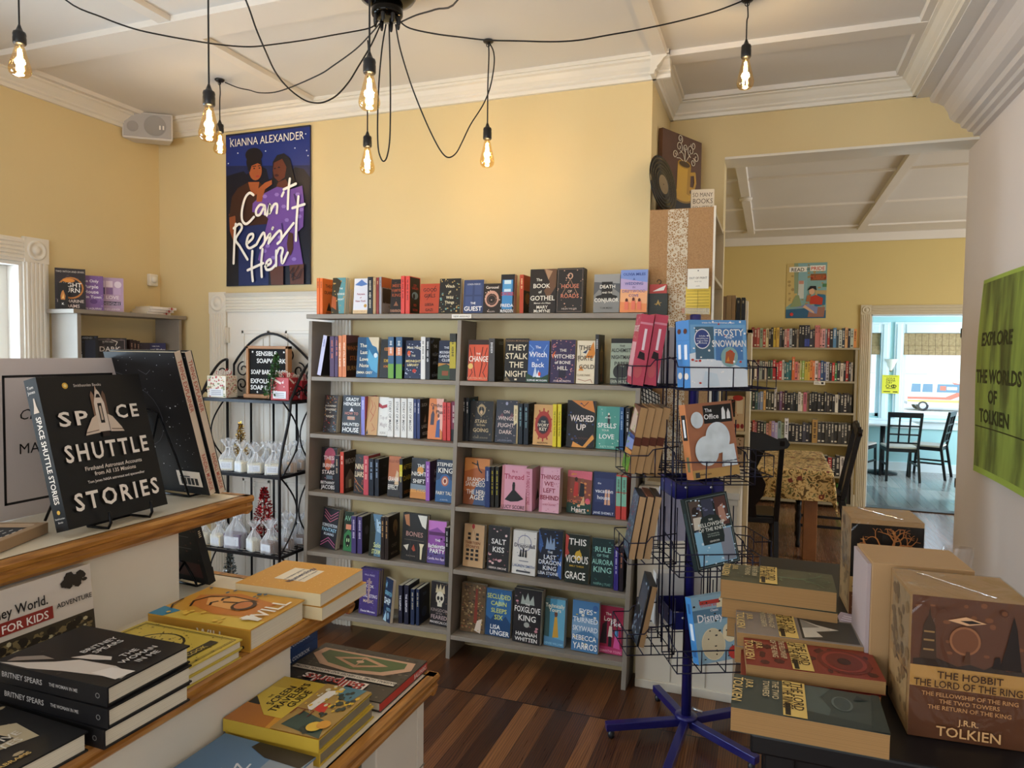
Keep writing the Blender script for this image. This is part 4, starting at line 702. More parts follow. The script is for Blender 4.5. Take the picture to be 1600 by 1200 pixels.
(10,'F',-0.939,-0.795,3.493,0.26,0.025,1,0,'4f80b0', 'P 7fa4c8 0 .3 .6 .45 1 .3 1 .6 .5 .7 0 .6|S 128 10 f0ece0 .08|S 129 6 d8b83a .05|E.86 .88 .1 .06 3a64a0|T.5 .8 .11 eef4fa EYES|T.5 .63 .11 eef4fa TURNED|T.5 .46 .11 eef4fa SKYWARD|T.48 .28 .11 ffffff REBECCA|T.52 .12 .14 ffffff YARROS', 'blue cloudy paperback with daisies and white title'),
(10,'F',-0.794,-0.673,3.519,0.242,0.025,1,0,'9a2444', 'R0 0 1 .14 b8386a|P 2a1a24 .0 .2 .3 .2 .3 .7 .1 .6|P e8dcd0 .35 .35 .55 .35 .52 .58 .4 .58|P 26242e .38 .15 .52 .15 .52 .36 .38 .36|E.46 .62 .05 .04 6a3a2a|P d8579a .6 .14 .9 .12 .82 .4 .66 .4|P 5a9ad0 .65 .38 .8 .38 .8 .52 .66 .52|E.72 .58 .05 .04 6a3a2a|T.35 .84 .06 f4e8e0 The|T.42 .74 .11 f4e8e0 Love|T.68 .65 .11 ffffff Plot|T.5 .06 .06 f0a0c0 SAMANTHA YOUNG', 'maroon paperback with couple behind wire rack'),
]

# ---------------------------------------------------------------- the long grey bookcase, leaning a little to the left
YF, YB = 3.447, 3.655
LEAN = .030
def lean(x, z): return x + LEAN * (z - 1.9)
case = thing('bookcase', 'long grey painted open-backed bookcase of two bays along the yellow wall', 'bookcase', (0, 0, 0))
POSTS = (-2.532, -1.574, -.594)
for i, x in enumerate(POSTS):
    b = B(); w = .024
    z1 = 1.87
    vs = [(lean(x + s * w, z), y, z) for z in (0, z1) for s, y in ((-.5, YF), (.5, YF), (.5, YB), (-.5, YB))]
    b.add(vs, [(0, 3, 2, 1), (4, 5, 6, 7), (0, 1, 5, 4), (1, 2, 6, 5), (2, 3, 7, 6), (3, 0, 4, 7)], GREY); b.build('upright', case, bev=.002)
def slab(b, xa, za, xb, zb, t, y0, y1, m):
    vs = [(xa, y0, za - t), (xb, y0, zb - t), (xb, y1, zb - t), (xa, y1, za - t), (xa, y0, za), (xb, y0, zb), (xb, y1, zb), (xa, y1, za)]
    b.add(vs, [(0, 3, 2, 1), (4, 5, 6, 7), (0, 1, 5, 4), (1, 2, 6, 5), (2, 3, 7, 6), (3, 0, 4, 7)], m)
b = B(); slab(b, -2.555, SHELF_Z[0][0], -.585, SHELF_Z[0][1], .026, YF - .012, YB, GREY); b.build('top_board', case, bev=.002)
for k in range(1, 11):
    za, zb = SHELF_Z[k]
    xa, xb = (POSTS[0], POSTS[1]) if k % 2 else (POSTS[1], POSTS[2])
    b = B(); slab(b, lean(xa, za) + .012, za, lean(xb, zb) - .012, zb, .024, YF + .002, YB, GREY); b.build('shelf_board', case, bev=.002)
    if k > 8:
        b = B(); slab(b, lean(xa, za) + .03, za - .026, lean(xb, zb) - .03, zb - .026, .03, YB - .06, YB - .03, GREY); b.build('cleat', case)
b = B(); b.box((0, 0, 0), (.115, .002, .022), M('ece8e0', .6)); b.text('NEW ARRIVALS', M('2a2a2a'), frame((.0575, -.0004, .006), (1, 0, 0), (0, 0, 1)), .010, .1)
b.build('shelf_label', case, loc=(-1.615, YF - .0145, 1.879))

PLACE = {0: 'top of the long bookcase'}
for k, n in enumerate(('second', 'third', 'fourth', 'fifth', 'bottom')):
    PLACE[2 * k + 1] = n + ' shelf, left bay'; PLACE[2 * k + 2] = n + ' shelf, right bay'
GROUPS = {0: 'books on top of the grey bookcase'}
for k in range(1, 11): GROUPS[k] = 'books on the ' + PLACE[k] + ' of the grey bookcase'
def zrow(k, x):
    za, zb = SHELF_Z[k]
    xa, xb = {0: (-2.53, -.62)}.get(k, (-2.53, -1.59) if k % 2 else (-1.59, -.62))
    return za + (zb - za) * (x - xa) / (xb - xa)
for row, mode, x0, x1, y, h, t, n, tilt, bgc, ops, desc in BOOKS:
    z = max(zrow(row, x0), zrow(row, x1))
    if mode == 'F':
        w = x1 - x0; a = math.radians(5.5); hh = h / math.cos(a)
        hard = 'hardback' in desc; o0 = None; yy = y + .001
        t = min(t, .06)
        if n == 1 and t > .034: n = 2; t = t / 2
        yaw = -.55 if 'angled' in desc else -.03 - .07 * ((row * 7 + int(x0 * 1000)) % 5) / 4 if y > 3.475 else 0
        t = max(t, .03) if y > 3.475 and n == 1 else t
        room = YB - y - h * math.sin(a) - .004
        for j in range(n):
            o = book(w, hh, t, bgc, ops if j == 0 else '', hard=hard, name='hardcover_book' if hard else 'paperback_book')
            o.location = (x0, yy + j * (t + .0015) / math.cos(a), z + t * math.sin(a) + .0012 + w * math.sin(tilt * .6))
            o.rotation_euler = (-a, tilt * .6, yaw)
            o.location.z += .0005
            nm = desc if j == 0 else ('copy ' if j == 1 else 'last copy ') + 'behind the ' + ' '.join(desc.replace(', front of three', '').replace(', faced out', '').split()[:8 if row == 0 else 9])
            tag(o, (nm + ', ' + PLACE[row]), 'book', GROUPS[row])
    else:
        th = max(x1 - x0 - .0015, .012); sp, _, fr = ops.partition(';') if ' ; ' not in ops else ops.partition(' ; ')
        sp = ops.split(' ; ')[0]; fr = ops.split(' ; ')[1] if ' ; ' in ops else ''
        d = .132 if row else .128
        o = book(d, h, th, bgc, fr, spine=sp, hard='hardback' in desc, name='paperback_book', axp=1)
        yy = min(y, YB - d - .004)
        o.location = (x1, yy, z + .0018)
        o.rotation_euler = (0, 0, PI / 2)
        if tilt:
            o.rotation_euler = (0, tilt, PI / 2) ; o.rotation_mode = 'XYZ'
            o.matrix_world = Matrix.Translation((x1, yy, z + .002 + max(0, th * math.sin(tilt)))) @ Matrix.Rotation(tilt, 4, 'Y') @ Matrix.Rotation(PI / 2, 4, 'Z')
        tag(o, desc + ', ' + PLACE[row], 'book', GROUPS[row])

# ---------------------------------------------------------------- grey bookcase against the left wall
lc = thing('bookcase', 'grey painted bookcase standing between the window and the corner', 'bookcase', (0, 0, 0))
LX0, LX1, LY0, LY1, LZ = XL + .032, -3.675, 2.862, 3.61, 1.915
b = B(); b.box((LX0, LY0 - .03, LZ - .024), (LX1 + .012, LY1 + .03, LZ), GREY); b.build('top_board', lc, bev=.002)
for y in (LY0, LY1 - .024):
    b = B(); b.box((LX0, y, 0), (LX1, y + .024, LZ - .024), GREY); b.build('upright', lc, bev=.002)
for z in (1.52, 1.18, .84, .5, .15):
    b = B(); b.box((LX0, LY0 + .024, z - .022), (LX1 - .003, LY1 - .024, z), GREY); b.build('shelf_board', lc, bev=.002)
def sidebook(x, y, z, yaw, w, h, t, bgc, ops, lab, spine='', group='books on the corner bookcase', lean_=5, hard=False, name='paperback_book'):
    o = book(w, h, t, bgc, ops, spine=spine, hard=hard, name=name)
    o.location = (x, y, z + .0015 + t * math.sin(math.radians(lean_))); o.rotation_euler = (math.radians(-lean_), 0, math.radians(yaw))
    return tag(o, lab, 'book', group)
NB = 'S 201 16 4a3a44 .05|E.52 .52 .42 .27 b8763a|E.52 .52 .36 .23 1e1c22|E.45 .7 .2 .05 d88a3a|T.5 .92 .05 c8c0b8 TWO WITCH AND SPARK|T.5 .6 .12 f4f0ea NIGHT|T.5 .47 .12 f4f0ea BURN|T.5 .2 .08 d8c8c0 KATHARINE|T.5 .08 .09 d8c8c0 ADAMS'
sidebook(-3.835, 2.852, LZ, 52, .15, .235, .03, '29242a', NB, 'black hardback with blazing gold ring standing on the corner bookcase', hard=True, name='hardcover_book')
o = sidebook(-3.800, 2.842, LZ, 52, .05, .15, .010, '17171a', 'P b8763a .3 .35 .7 .35 .75 .5 .55 .72 .4 .66 .28 .5|P e8c070 .42 .4 .6 .4 .55 .6|T.5 .2 .09 f0f0f0 K', 'small black booklet with flame, before the blazing ring hardback')
sidebook(-3.80, 2.972, LZ, 55, .125, .205, .03, '7a5a9a', 'S 202 14 9a7ab8 .05|T.45 .85 .09 f4f0f8 The Only|T.5 .69 .11 f4f0f8 Purple|T.5 .54 .11 f4f0f8 House|T.6 .39 .09 f4f0f8 in Town|P 3a2a4a .1 .15 .25 .15 .25 .35 .17 .45 .1 .35|E.6 .25 .15 .07 5a3a7a|T.5 .05 .06 e8e0f0 ANN AGUIRRE', 'mid purple paperback with white script on the corner bookcase')
sidebook(-3.806, 3.082, LZ, 52, .15, .205, .03, 'b89fc2', 'R.1 .72 .35 .9 d0c0d8|R.38 .72 .62 .9 e0d0e4|E.8 .8 .13 .1 e4d8e8|R.1 .5 .35 .7 5a4a78|R.38 .5 .62 .7 8a6aa0|R.65 .5 .9 .7 c0a8d0|R.1 .38 .3 .48 4a3a68|R.1 .18 .9 .29 2a2240|T.6 .42 .11 f0e8f4 LOVE|T.5 .235 .085 c8b8d8 REDESIGNED|T.5 .06 .06 e8e0f0 LAUREN ASHER', 'lilac paperback with a grid of little pictures on the corner bookcase')
for i in range(3):
    o = book(.135, .2, .016, 'e8e0d8', '', spine='R0 .1 1 .45 f0e8e0;RED LETTERS:b03a34;R0 .78 1 .84 b03a34')
    # lying flat, spine towards the room: book x -> -X, z -> +Y, y -> down
    R = Matrix(((-1, 0, 0, 0), (0, 0, 1, 0), (0, 1, 0, 0), (0, 0, 0, 1)))
    o.matrix_world = Matrix.Translation((-3.705 + .005 * i, 3.36 + .008 * i, LZ + .0008 + .0165 * i)) @ Matrix.Rotation(-.06 * (i - 1), 4, 'Z') @ R
    tag(o, 'white paperback with red spine lettering, %s of three lying flat on the corner bookcase' % ('lowest', 'middle', 'topmost')[i], 'book', 'books lying on the corner bookcase')
VP = 'S 203 20 2a3a58 .05|R.55 .1 .9 .9 1f2a44|T.5 .95 .05 a8b0b8 LAST AREND|T.35 .82 .13 b8c4d0 V|T.35 .66 .13 b8c4d0 A|T.35 .5 .13 b8c4d0 M|T.35 .34 .13 b8c4d0 P|T.35 .18 .13 b8c4d0 S'
sidebook(-3.83, 2.925, 1.52, 52, .15, .245, .03, '14161c', VP, 'black paperback with one column of silver letters on the corner bookcase, second shelf')
sidebook(-3.83, 3.055, 1.52, 52, .2, .235, .03, '221c20', 'S 204 20 5a4a50 .05|F 7a6a68 .05 .02|T.5 .9 .04 c8c0b8 RUTH HILL|L .02 d8d0c8 .6 .95 .75 .9 .7 .8|T.55 .72 .14 d8d0cc DARK', 'black hardback with silver ornament on the corner bookcase, second shelf', hard=True, name='hardcover_book')
for i in range(3): sidebook(-3.72, 3.27 + .0245 * i, 1.52, 180, .13, .23 - .004 * i, .022, '2a1c1c', '', 'dark brown spine on the corner bookcase second shelf, %s of three' % ('first', 'second', 'third')[i], spine='EMBER NIGHT:b08a7a', lean_=0)
sidebook(-3.80, 3.34, 1.52, 60, .1, .21, .03, '2c2436', 'S 205 20 4a3a5a .06', 'dim violet paperback on the corner bookcase, second shelf')
sidebook(-3.79, 3.43, 1.52, 60, .12, .21, .025, '272a5a', 'T.5 .9 .03 e0e0f0 SOME STARS|T.5 .8 .07 f0f0f8 Naomi Hughes|T.5 .64 .13 f4f4fa FRENEMY', 'indigo paperback with white title at the right of the corner bookcase')

# ---------------------------------------------------------------- wrought iron baker's rack with soaps
IRON = M('1d1d22', .38, .5)
def spiral(c, r0, r1, a0, turns, ux, uy, n=26):
    c = Vector(c); ux = Vector(ux); uy = Vector(uy)
    return [c + ux * math.cos(a0 + turns * 2 * PI * i / n) * (r0 + (r1 - r0) * i / n) + uy * math.sin(a0 + turns * 2 * PI * i / n) * (r0 + (r1 - r0) * i / n) for i in range(n + 1)]
def arc(p, q, bulge, n=14):
    p = Vector(p); q = Vector(q); bulge = Vector(bulge)
    return [p.lerp(q, i / n) + bulge * math.sin(PI * i / n) for i in range(n + 1)]
rk = thing('bakers_rack', "black wrought iron baker's rack with scrolled top standing before the white door", 'rack')
RX0, RX1, RY0, RYM, RY1 = -3.30, -2.625, 3.28, 3.38, 3.612
RZ = (1.398, .97, .504, .10)
for x in (RX0, RX1):
    b = B()
    pts = [(x, RY0, 0), (x, RY0, .97)] + [(x, RY0 + (RYM - RY0) * (1 - math.cos(PI * t / 10)) / 2, .97 + (1.398 - .97) * t / 10) for t in range(1, 11)]
    pts += [(x, RYM + (RY1 - RYM) * t / 12, 1.398 + .235 * math.sin(PI / 2 * t / 12)) for t in range(1, 13)]
    b.tube(pts, .0085, IRON, 8); b.build('front_upright', rk)
    b = B(); b.tube([(x, RY1, 0), (x, RY1, 1.635)], .0085, IRON, 8); b.build('rear_upright', rk)
    b = B()
    for za, zb, ya in ((.97, 1.398, RY0 + .03), (.504, .97, RY0), (.10, .504, RY0)):
        ym = (ya + RY1) / 2
        b.tube(arc((x, ya, zb), (x, ya, za), (0, (ym - ya) * .95, 0)), .005, IRON, 6)
        b.tube(arc((x, RY1, zb), (x, RY1, za), (0, -(RY1 - ym) * .95, 0)), .005, IRON, 6)
    uy = (0, 1, 0); uz = (0, 0, 1)
    b.tube(spiral((x, RY1 - .05, 1.54), .05, .012, -PI / 2, 1.25, uy, uz), .0045, IRON, 6)
    b.tube(spiral((x, RY1 - .06, 1.45), .045, .012, PI / 2, 1.25, uy, uz), .0045, IRON, 6)
    b.tube(spiral((x, RYM + .07, 1.45), .04, .01, 0, 1.2, uy, uz), .0045, IRON, 6)
    b.tube(arc((x, RYM, 1.41), (x, RY1, 1.41), (0, 0, .05)), .0045, IRON, 6)
    b.build('side_scrollwork', rk)
for k, z in enumerate(RZ):
    y0 = RYM if k == 0 else RY0
    b = B()
    for p, q in (((RX0, y0), (RX1, y0)), ((RX0, RY1), (RX1, RY1)), ((RX0, y0), (RX0, RY1)), ((RX1, y0), (RX1, RY1))): b.bar((p[0], p[1], z - .009), (q[0], q[1], z - .009), .014, .018, IRON)
    n = 9
    for i in range(1, n):
        y = y0 + (RY1 - y0) * i / n; b.tube([(RX0, y, z - .005), (RX1, y, z - .005)], .004, IRON, 6)
    for i in range(1, 9):
        x = RX0 + (RX1 - RX0) * i / 9
        b.tube([(x + .03 * math.sin(j * 1.6 + i), y0 + (RY1 - y0) * j / 12, z - .004) for j in range(13)], .0032, IRON, 5)
    b.build('wire_shelf', rk)
b = B()
for x in (-3.10, -2.925, -2.75): b.tube([(x, RY1 - .012, .10), (x, RY1 - .012, 1.395)], .007, IRON, 8)
b.build('back_bars', rk)
b = B()
ux, uz = (1, 0, 0), (0, 0, 1)
b.tube([(RX0 + .055 + (RX1 - RX0 - .055) * t / 20, RY1, 1.60 + .20 * math.sin(PI * (t / 20) ** .9)) for t in range(21)], .008, IRON, 8)
b.tube([(RX0 + .055, RY1, 1.39), (RX0 + .055, RY1, 1.60)], .007, IRON, 8)
for cx, cz, r, a0, s in ((-3.17, 1.57, .05, PI / 2, 1), (-3.18, 1.475, .045, -PI / 2, -1), (-3.08, 1.66, .05, 0, 1), (-2.74, 1.57, .05, PI / 2, -1), (-2.73, 1.475, .045, -PI / 2, 1), (-2.82, 1.66, .05, PI, -1), (-3.06, 1.50, .06, PI, 1), (-2.84, 1.50, .06, 0, -1)):
    b.tube(spiral((cx, RY1, cz), r, .012, a0, 1.3 * s, ux, uz), .0048, IRON, 6)
b.build('back_scrollwork', rk)

# letter board
lb = thing('letter_board', 'black felt letter board with white letters in an oak frame on the iron rack', 'sign', (-2.893, 3.518, RZ[0] + .001))
OAK = M('a97544', .5, noise=.12, nscale=14)
W, H = .315, .322
b = B()
for lo, hi in (((-W / 2 - .012, -.03, 0), (W / 2 + .012, .03, .024)), ((-W / 2, -.02, H - .018), (W / 2, .02, H)), ((-W / 2, -.02, .024), (-W / 2 + .018, .02, H)), ((W / 2 - .018, -.02, .024), (W / 2, .02, H))): b.box(lo, hi, OAK)
b.build('frame', lb, bev=.002)
b = B(); b.box((-W / 2 + .018, -.008, .024), (W / 2 - .018, .012, H - .018), M('101012', .9))
T = frame((0, -.0085, 0), (1, 0, 0), (0, 0, 1)); LW = M('f2f2f0', .6)
for t, x, z, al in (('SENSIBLE', -.09, .262, 'l'), ('SOAPWORKS', -.084, .217, 'l'), ('SOAP BARS & BAGS', -.128, .148, 'l'), ('EXFOLIATING', -.132, .092, 'l'), ('SOAP BAGS', -.132, .052, 'l')):
    b.text(t, LW, T @ Matrix.Translation((x, z, 0)), .028, .26, al, bold=.02)
for x, z in ((-.115, .285), (.12, .285), (-.08, .022 + .015), (.0, .036)):
    b.poly([(x + (.009 if i % 2 == 0 else .004) * math.cos(i * PI / 5), z + (.009 if i % 2 == 0 else .004) * math.sin(i * PI / 5), .0003) for i in range(10)], LW, T)
b.build('felt_panel', lb)

def leafy(name, pts, r, n, cols, size, lab, cat, group=None, seed=1, taper=True):
    """small bushy decoration: wire core and short leaves or tinsel strips around it"""
    rd = random.Random(seed); b = B()
    ms = [M(c, ro, me) for c, ro, me in cols]
    pts = [Vector(p) for p in pts]
    zb_ = pts[0][2] + .004
    for i in range(n):
        t = rd.random(); f = t * (len(pts) - 1); k = min(int(f), len(pts) - 2); p = pts[k].lerp(pts[k + 1], f - k)
        rr = r * ((1 - t) ** .9 + .06 if taper else 1) * rd.uniform(.35, 1)
        d = Vector((rd.gauss(0, 1), rd.gauss(0, 1), rd.gauss(0, .5))).normalized()
        q = p + d * rr; e = (d + Vector((rd.gauss(0, .7), rd.gauss(0, .7), rd.gauss(.2, .7)))).normalized(); s_ = e.orthogonal().normalized(); s_.rotate(Matrix.Rotation(rd.random() * 6, 3, e))
        L = size * rd.uniform(.6, 1.2); wv = s_ * size * .28
        if (q - p).length > r * 1.05 or q.z < zb_ + L or abs((q + e * L).z - p.z) > r: continue
        b.add([q - wv * .2, q + e * L * .5 - wv, q + e * L, q + e * L * .5 + wv], [(0, 1, 2, 3)], rd.choice(ms))
    o = b.build(name)
    c = B(); c.tube([pts[0] + Vector((0, 0, .003))] + pts[1:], .004, M('2a2418', .8), 6); c.build('stem', o)
    return tag(o, lab, cat, group)
z = RZ[0]
leafy('boxwood_tree', [(-2.80, 3.412, z), (-2.775, 3.41, z + .12), (-2.745, 3.41, z + .27)], .05, 520, [('2f5a2a', .5, 0), ('3f7236', .5, 0), ('244a22', .5, 0)], .02, 'slim green boxwood tree leaning across the letter board on the iron rack', 'decoration', seed=3)
leafy('tinsel_tree', [(-3.06, 3.46, RZ[1] + .0), (-3.06, 3.46, RZ[1] + .27)], .06, 520, [('c9a040', .25, .9), ('e8c870', .2, .9), ('8a6a28', .3, .9)], .016, 'gold tinsel tree among white soap bags on the middle shelf of the iron rack', 'decoration', 'tinsel trees', 4)
leafy('tinsel_tree', [(-2.91, 3.49, RZ[2]), (-2.91, 3.49, RZ[2] + .34)], .095, 900, [('b02028', .25, .7), ('d83a3a', .2, .7), ('7a1418', .3, .6)], .02, 'red tinsel tree behind the soap bags on the third shelf of the iron rack', 'decoration', 'tinsel trees', 5)
leafy('tinsel_tree', [(-3.13, 3.44, RZ[3]), (-3.13, 3.44, RZ[3] + .32)], .085, 800, [('8a9090', .3, .8), ('c8d0d0', .25, .8), ('5a6462', .35, .6)], .018, 'frosted silver tree on the lowest shelf of the iron rack', 'decoration', 'tinsel trees', 6)

# gift wrapped soaps
def gift(x, y, z, w, d, h, colr, spots, lab, seed, bow='e8e0d8'):
    t = thing('gift_box', lab, 'gift box', (x, y, z), 0, 'wrapped soaps on the iron rack')
    b = B(); b.box((-w / 2, 0, 0), (w / 2, d, h), M(colr, .45)); art(b, spots, frame((-w / 2, 0, 0), (1, 0, 0), (0, 0, 1)), w, h)
    art(b, spots, frame((w / 2, 0, 0), (0, 1, 0), (0, 0, 1)), d, h)
    b.build('wrapped_box', t, bev=.003)
    b = B(); b.box((-w * .36, -.0022, h * .08), (w * .36, -.0012, h * .4), M('e6e8ee', .6))
    for i in range(3): b.box((-w * .26, -.0026, h * (.14 + .08 * i)), (w * .26, -.0022, h * (.165 + .08 * i)), M('8a8a98', .6))
    b.build('paper_label', t)
    rd = random.Random(seed); b = B()
    for i in range(26):
        a = rd.random() * 6.3; r = rd.uniform(.01, w * .42); c = Vector((math.cos(a) * r, d / 2 + math.sin(a) * r * .5, h + rd.uniform(.0, .03)))
        b.tube(spiral(c, .014, .004, rd.random() * 6, 1.2, (math.cos(a), math.sin(a), .3), (0, 0, 1), 10), .0022, M(rd.choice([bow, 'c03a40', bow]), .4), 5)
    b.build('ribbon_curls', t)
    return t
FL = 'S 301 40 b8484a .06|S 302 26 8a9a70 .06|S 303 18 d8b890 .05'
gift(-3.20, 3.41, RZ[0] + .001, .145, .10, .135, 'ece4d4', FL, 'cream floral wrapped soap box at the left of the rack top', 11)
RD = 'S 304 10 f0e0e0 .04|S 305 5 e8d0d0 .06'
gift(-2.722, 3.405, RZ[0] + .001, .13, .09, .135, 'b83238', 'P e8d8d0 .0 .95 .55 .7 .6 .78 .1 1|' + RD, 'red gift box with cream ribbon before the letter board', 12)
gift(-2.692, 3.508, RZ[0] + .001, .10, .09, .115, 'b42a34', RD, 'red gift box with white star wrapping tucked behind the rack upright', 13)

# organza bags of soap
ORG = thin('organza', 'f6f8fb', .20, .6, False, .5)
def soap_bag(x, y, z, w, h, hue, lab, seed, lean=0):
    t = thing('soap_bag', lab, 'soap bag', (x, y, z + .001), random.Random(seed).uniform(-.5, .35), 'organza bags of soap on the iron rack')
    b = B(); d = w * .62; hh = w * .72
    b.box((-w / 2, -d / 2, .002), (w / 2, d / 2, hh), M(hue, .55, noise=.04)); b.build('soap_bar', t, bev=.004)
    b = B(); b.box((-w * .42, -d / 2 - .0016, hh * .2), (w * .42, -d / 2 - .0006, hh * .82), M('f2f4f8', .6))
    for i in range(3): b.box((-w * .3, -d / 2 - .002, hh * (.34 + .13 * i)), (w * .3, -d / 2 - .0016, hh * (.38 + .13 * i)), M('9aa0b0', .6))
    b.build('paper_label', t)
    rd = random.Random(seed); ph = [rd.random() * 6 for _ in range(5)]
    neck = hh + (h - hh) * .62
    def fn(u, v):
        a = u * 2 * PI; zz = v * h
        if zz < hh: rx, ry = w * .56, d * .6
        elif zz < neck:
            s_ = (zz - hh) / (neck - hh); s_ = s_ * s_ * (3 - 2 * s_); rx, ry = w * (.56 - .46 * s_), d * (.6 - .46 * s_)
        else:
            s_ = (zz - neck) / (h - neck); rx, ry = w * (.10 + .42 * s_), d * (.14 + .45 * s_)
        f = 1 + (.10 if zz > hh else .02) * math.sin(7 * a + ph[0] + 3 * v) + (.10 if zz > neck else .03) * math.sin(4 * a + ph[1])
        ca, sa = math.cos(a), math.sin(a)
        k = (abs(ca) ** 4 + abs(sa) ** 4) ** -.25 if zz < hh else 1
        return (rx * f * ca * k + lean * zz, ry * f * sa * k, zz + (.008 * math.sin(5 * a + ph[2]) if v > .97 else 0))
    bb = B(); bb.grid(fn, 36, 14, ORG); bb.build('organza_bag', t)
    c = B(); c.tube([(math.cos(i * PI / 6) * w * .13 + lean * neck, math.sin(i * PI / 6) * d * .17, neck) for i in range(12)], .0022, M('f4f4f8', .5), 6, closed=True)
    c.tube([(w * .12, -d * .1, neck), (w * .22, -d * .3, neck - .02), (w * .18, -d * .45, neck - .05)], .0018, M('f4f4f8', .5), 5)
    c.build('drawstring', t)
    return t
cr, pu, br = 'e6dcc0', '6a5a72', '7a5648'
k = 0
O4 = ('first', 'second', 'third', 'fourth', 'fifth', 'sixth')
for i, (x, y, hue, h, w) in enumerate(((-3.045, 3.335, cr, .16, .085), (-2.935, 3.33, cr, .155, .08), (-2.83, 3.325, cr, .14, .075), (-2.70, 3.325, cr, .16, .08))):
    soap_bag(x, y, RZ[1], w * 1.08, h * 1.15, hue, 'white bag of cream soap, %s from the left in front, middle rack shelf' % O4[i], 20 + i)
for i, (x, y, hue, h) in enumerate(((-3.12, 3.45, cr, .17), (-2.955, 3.44, cr, .16), (-2.85, 3.44, 'b8b0b0', .17), (-2.76, 3.45, cr, .165), (-2.67, 3.42, 'd8b89a', .17), (-2.675, 3.53, 'd8b89a', .175))):
    soap_bag(x, y, RZ[1], .08, h, hue, 'organza soap bag behind the front row, %s from the left, middle rack shelf' % O4[i], 30 + i)
for i, (x, y, hue, h, w) in enumerate(((-3.235, 3.335, cr, .15, .08), (-3.125, 3.34, cr, .14, .085), (-3.0, 3.345, pu, .21, .11), (-2.855, 3.335, cr, .15, .085), (-2.735, 3.325, br, .16, .085))):
    soap_bag(x, y, RZ[2], w * 1.08, h * 1.15, hue, ('white bag of %s soap, %s from the left in front, third rack shelf') % ({cr: 'cream', pu: 'large purple', br: 'brown'}[hue], O4[i]), 40 + i)
for i, (x, y, hue, h) in enumerate(((-3.19, 3.46, cr, .17), (-3.07, 3.46, cr, .19), (-2.80, 3.43, cr, .17), (-2.70, 3.43, br, .17), (-2.685, 3.535, br, .19), (-2.775, 3.53, cr, .19))):
    soap_bag(x, y, RZ[2], .08, h, hue, 'organza soap bag behind the front row, %s from the left, third rack shelf' % O4[i], 50 + i)

# ---------------------------------------------------------------- stepped display counter
LAM = M('e2d6bd', .35, noise=.02); CWH = M('ded6c6', .5, noise=.02)
def oak_mat():
    m, p, N, K = nodes('oak_edging')
    tc = N('TexCoord'); mp = N('Mapping'); K(tc.outputs['Object'], mp.inputs[0]); mp.inputs['Scale'].default_value = (26, 2.2, 26)
    n = N('TexNoise'); n.inputs['Scale'].default_value = 3; n.inputs['Detail'].default_value = 6; n.inputs['Distortion'].default_value = .8; K(mp.outputs[0], n.inputs['Vector'])
    K(ramp(N, K, n.outputs['Fac'], [(.3, '74481c'), (.5, 'a87030'), (.7, 'c48c46')]), p.inputs['Base Color'])
    p.inputs['Roughness'].default_value = .32
    return m
OAKE = oak_mat()
YE, YN = 1.354, -.25
TIERS = ((-1.152, 1.35, -1.75), (-.866, 1.15, -1.75), (-.655, 1.0, -1.75))
ct = thing('display_counter', 'white stepped display counter with oak edged tops in the foreground', 'counter')
for xf, z, xb in TIERS:
    b = B(); b.box((xb, YN, z - .034), (xf - .022, YE - .022, z), LAM); b.build('counter_top', ct)
    # oak edging: rounded nosing over a cove, mitred at the end
    pr = [(0, 0), (.022, 0), (.026, -.006), (.024, -.014), (.018, -.018), (.018, -.022), (.022, -.026), (.02, -.034), (.010, -.042), (0, -.042)]
    b = B()
    b.prism([(xf - .026 + p[0], z + p[1]) for p in pr], 1, YN, YE - .006, OAKE)
    b.prism([(YE - .026 + p[0], z + p[1]) for p in pr], 0, xb, xf - .006, OAKE)
    b.build('oak_edging', ct)
b = B(); b.box((-1.72, YN, 1.15), (-1.185, 1.15, 1.316), CWH); b.build('riser', ct)
b = B(); b.box((-1.72, YN, 1.0), (-.895, 1.15, 1.116), CWH); b.build('riser', ct)
b = B(); b.box((-1.72, 1.30, 0), (-.685, 1.332, .966), CWH); b.box((-.72, 1.135, .0), (-.685, 1.30, .966), CWH); b.build('end_panel', ct, bev=.003)
b = B(); b.box((-1.72, YN, 0), (-1.69, 1.30, .966), CWH); b.build('back_panel', ct)
b = B(); b.box((-1.69, YN, .755), (-.70, 1.30, .775), CWH); b.box((-1.69, YN, .08), (-.70, 1.30, .10), CWH); b.build('inner_shelf', ct)
b = B(); b.box((-.686, 1.135, .80), (-.6835, 1.332, .803), M('8a8478', .7)); b.build('panel_joint', ct)
b = B(); b.box((-1.69, YN, .10), (-.71, YN + .02, .966), CWH); b.build('near_panel', ct)

def flat(w, h, t, bgc, ops, spine, x, y, z, yaw, lab, group=None, hard=False, pages='e6dcc4', spc=None, name=None, axp=1, extra=None):
    """book lying cover up; x, y is the lower left corner of its cover, yaw turns it"""
    o = book(w, h, t, bgc, ops, spine=spine, hard=hard, pages=pages, spc=spc, name=name or ('hardcover_book' if hard else 'paperback_book'), axp=axp, extra=extra)
    # book local: front faces -y. Rotate so that front faces +z: -y -> +z means y -> -z, z -> +y
    R = Matrix(((1, 0, 0, 0), (0, 0, 1, 0), (0, -1, 0, 0), (0, 0, 0, 1)))
    o.matrix_world = Matrix.Translation((x, y, z + t + .0008)) @ Matrix.Rotation(yaw, 4, 'Z') @ R
    return tag(o, lab, 'book', group)
def on_spine(t, *words_):
    """lettering for a spine of thickness t: (text, from the foot, size, width, colour)"""
    def f(b):
        T = frame((-.0004, t / 2, 0), (0, 0, -1), (0, -1, 0))
        for s_, x, c, w_, col in words_: b.text(s_, M(col, .4), T @ Matrix.Translation((-x, -c / 2, 0)), c, w_, 'l', bold=.01)
    return f
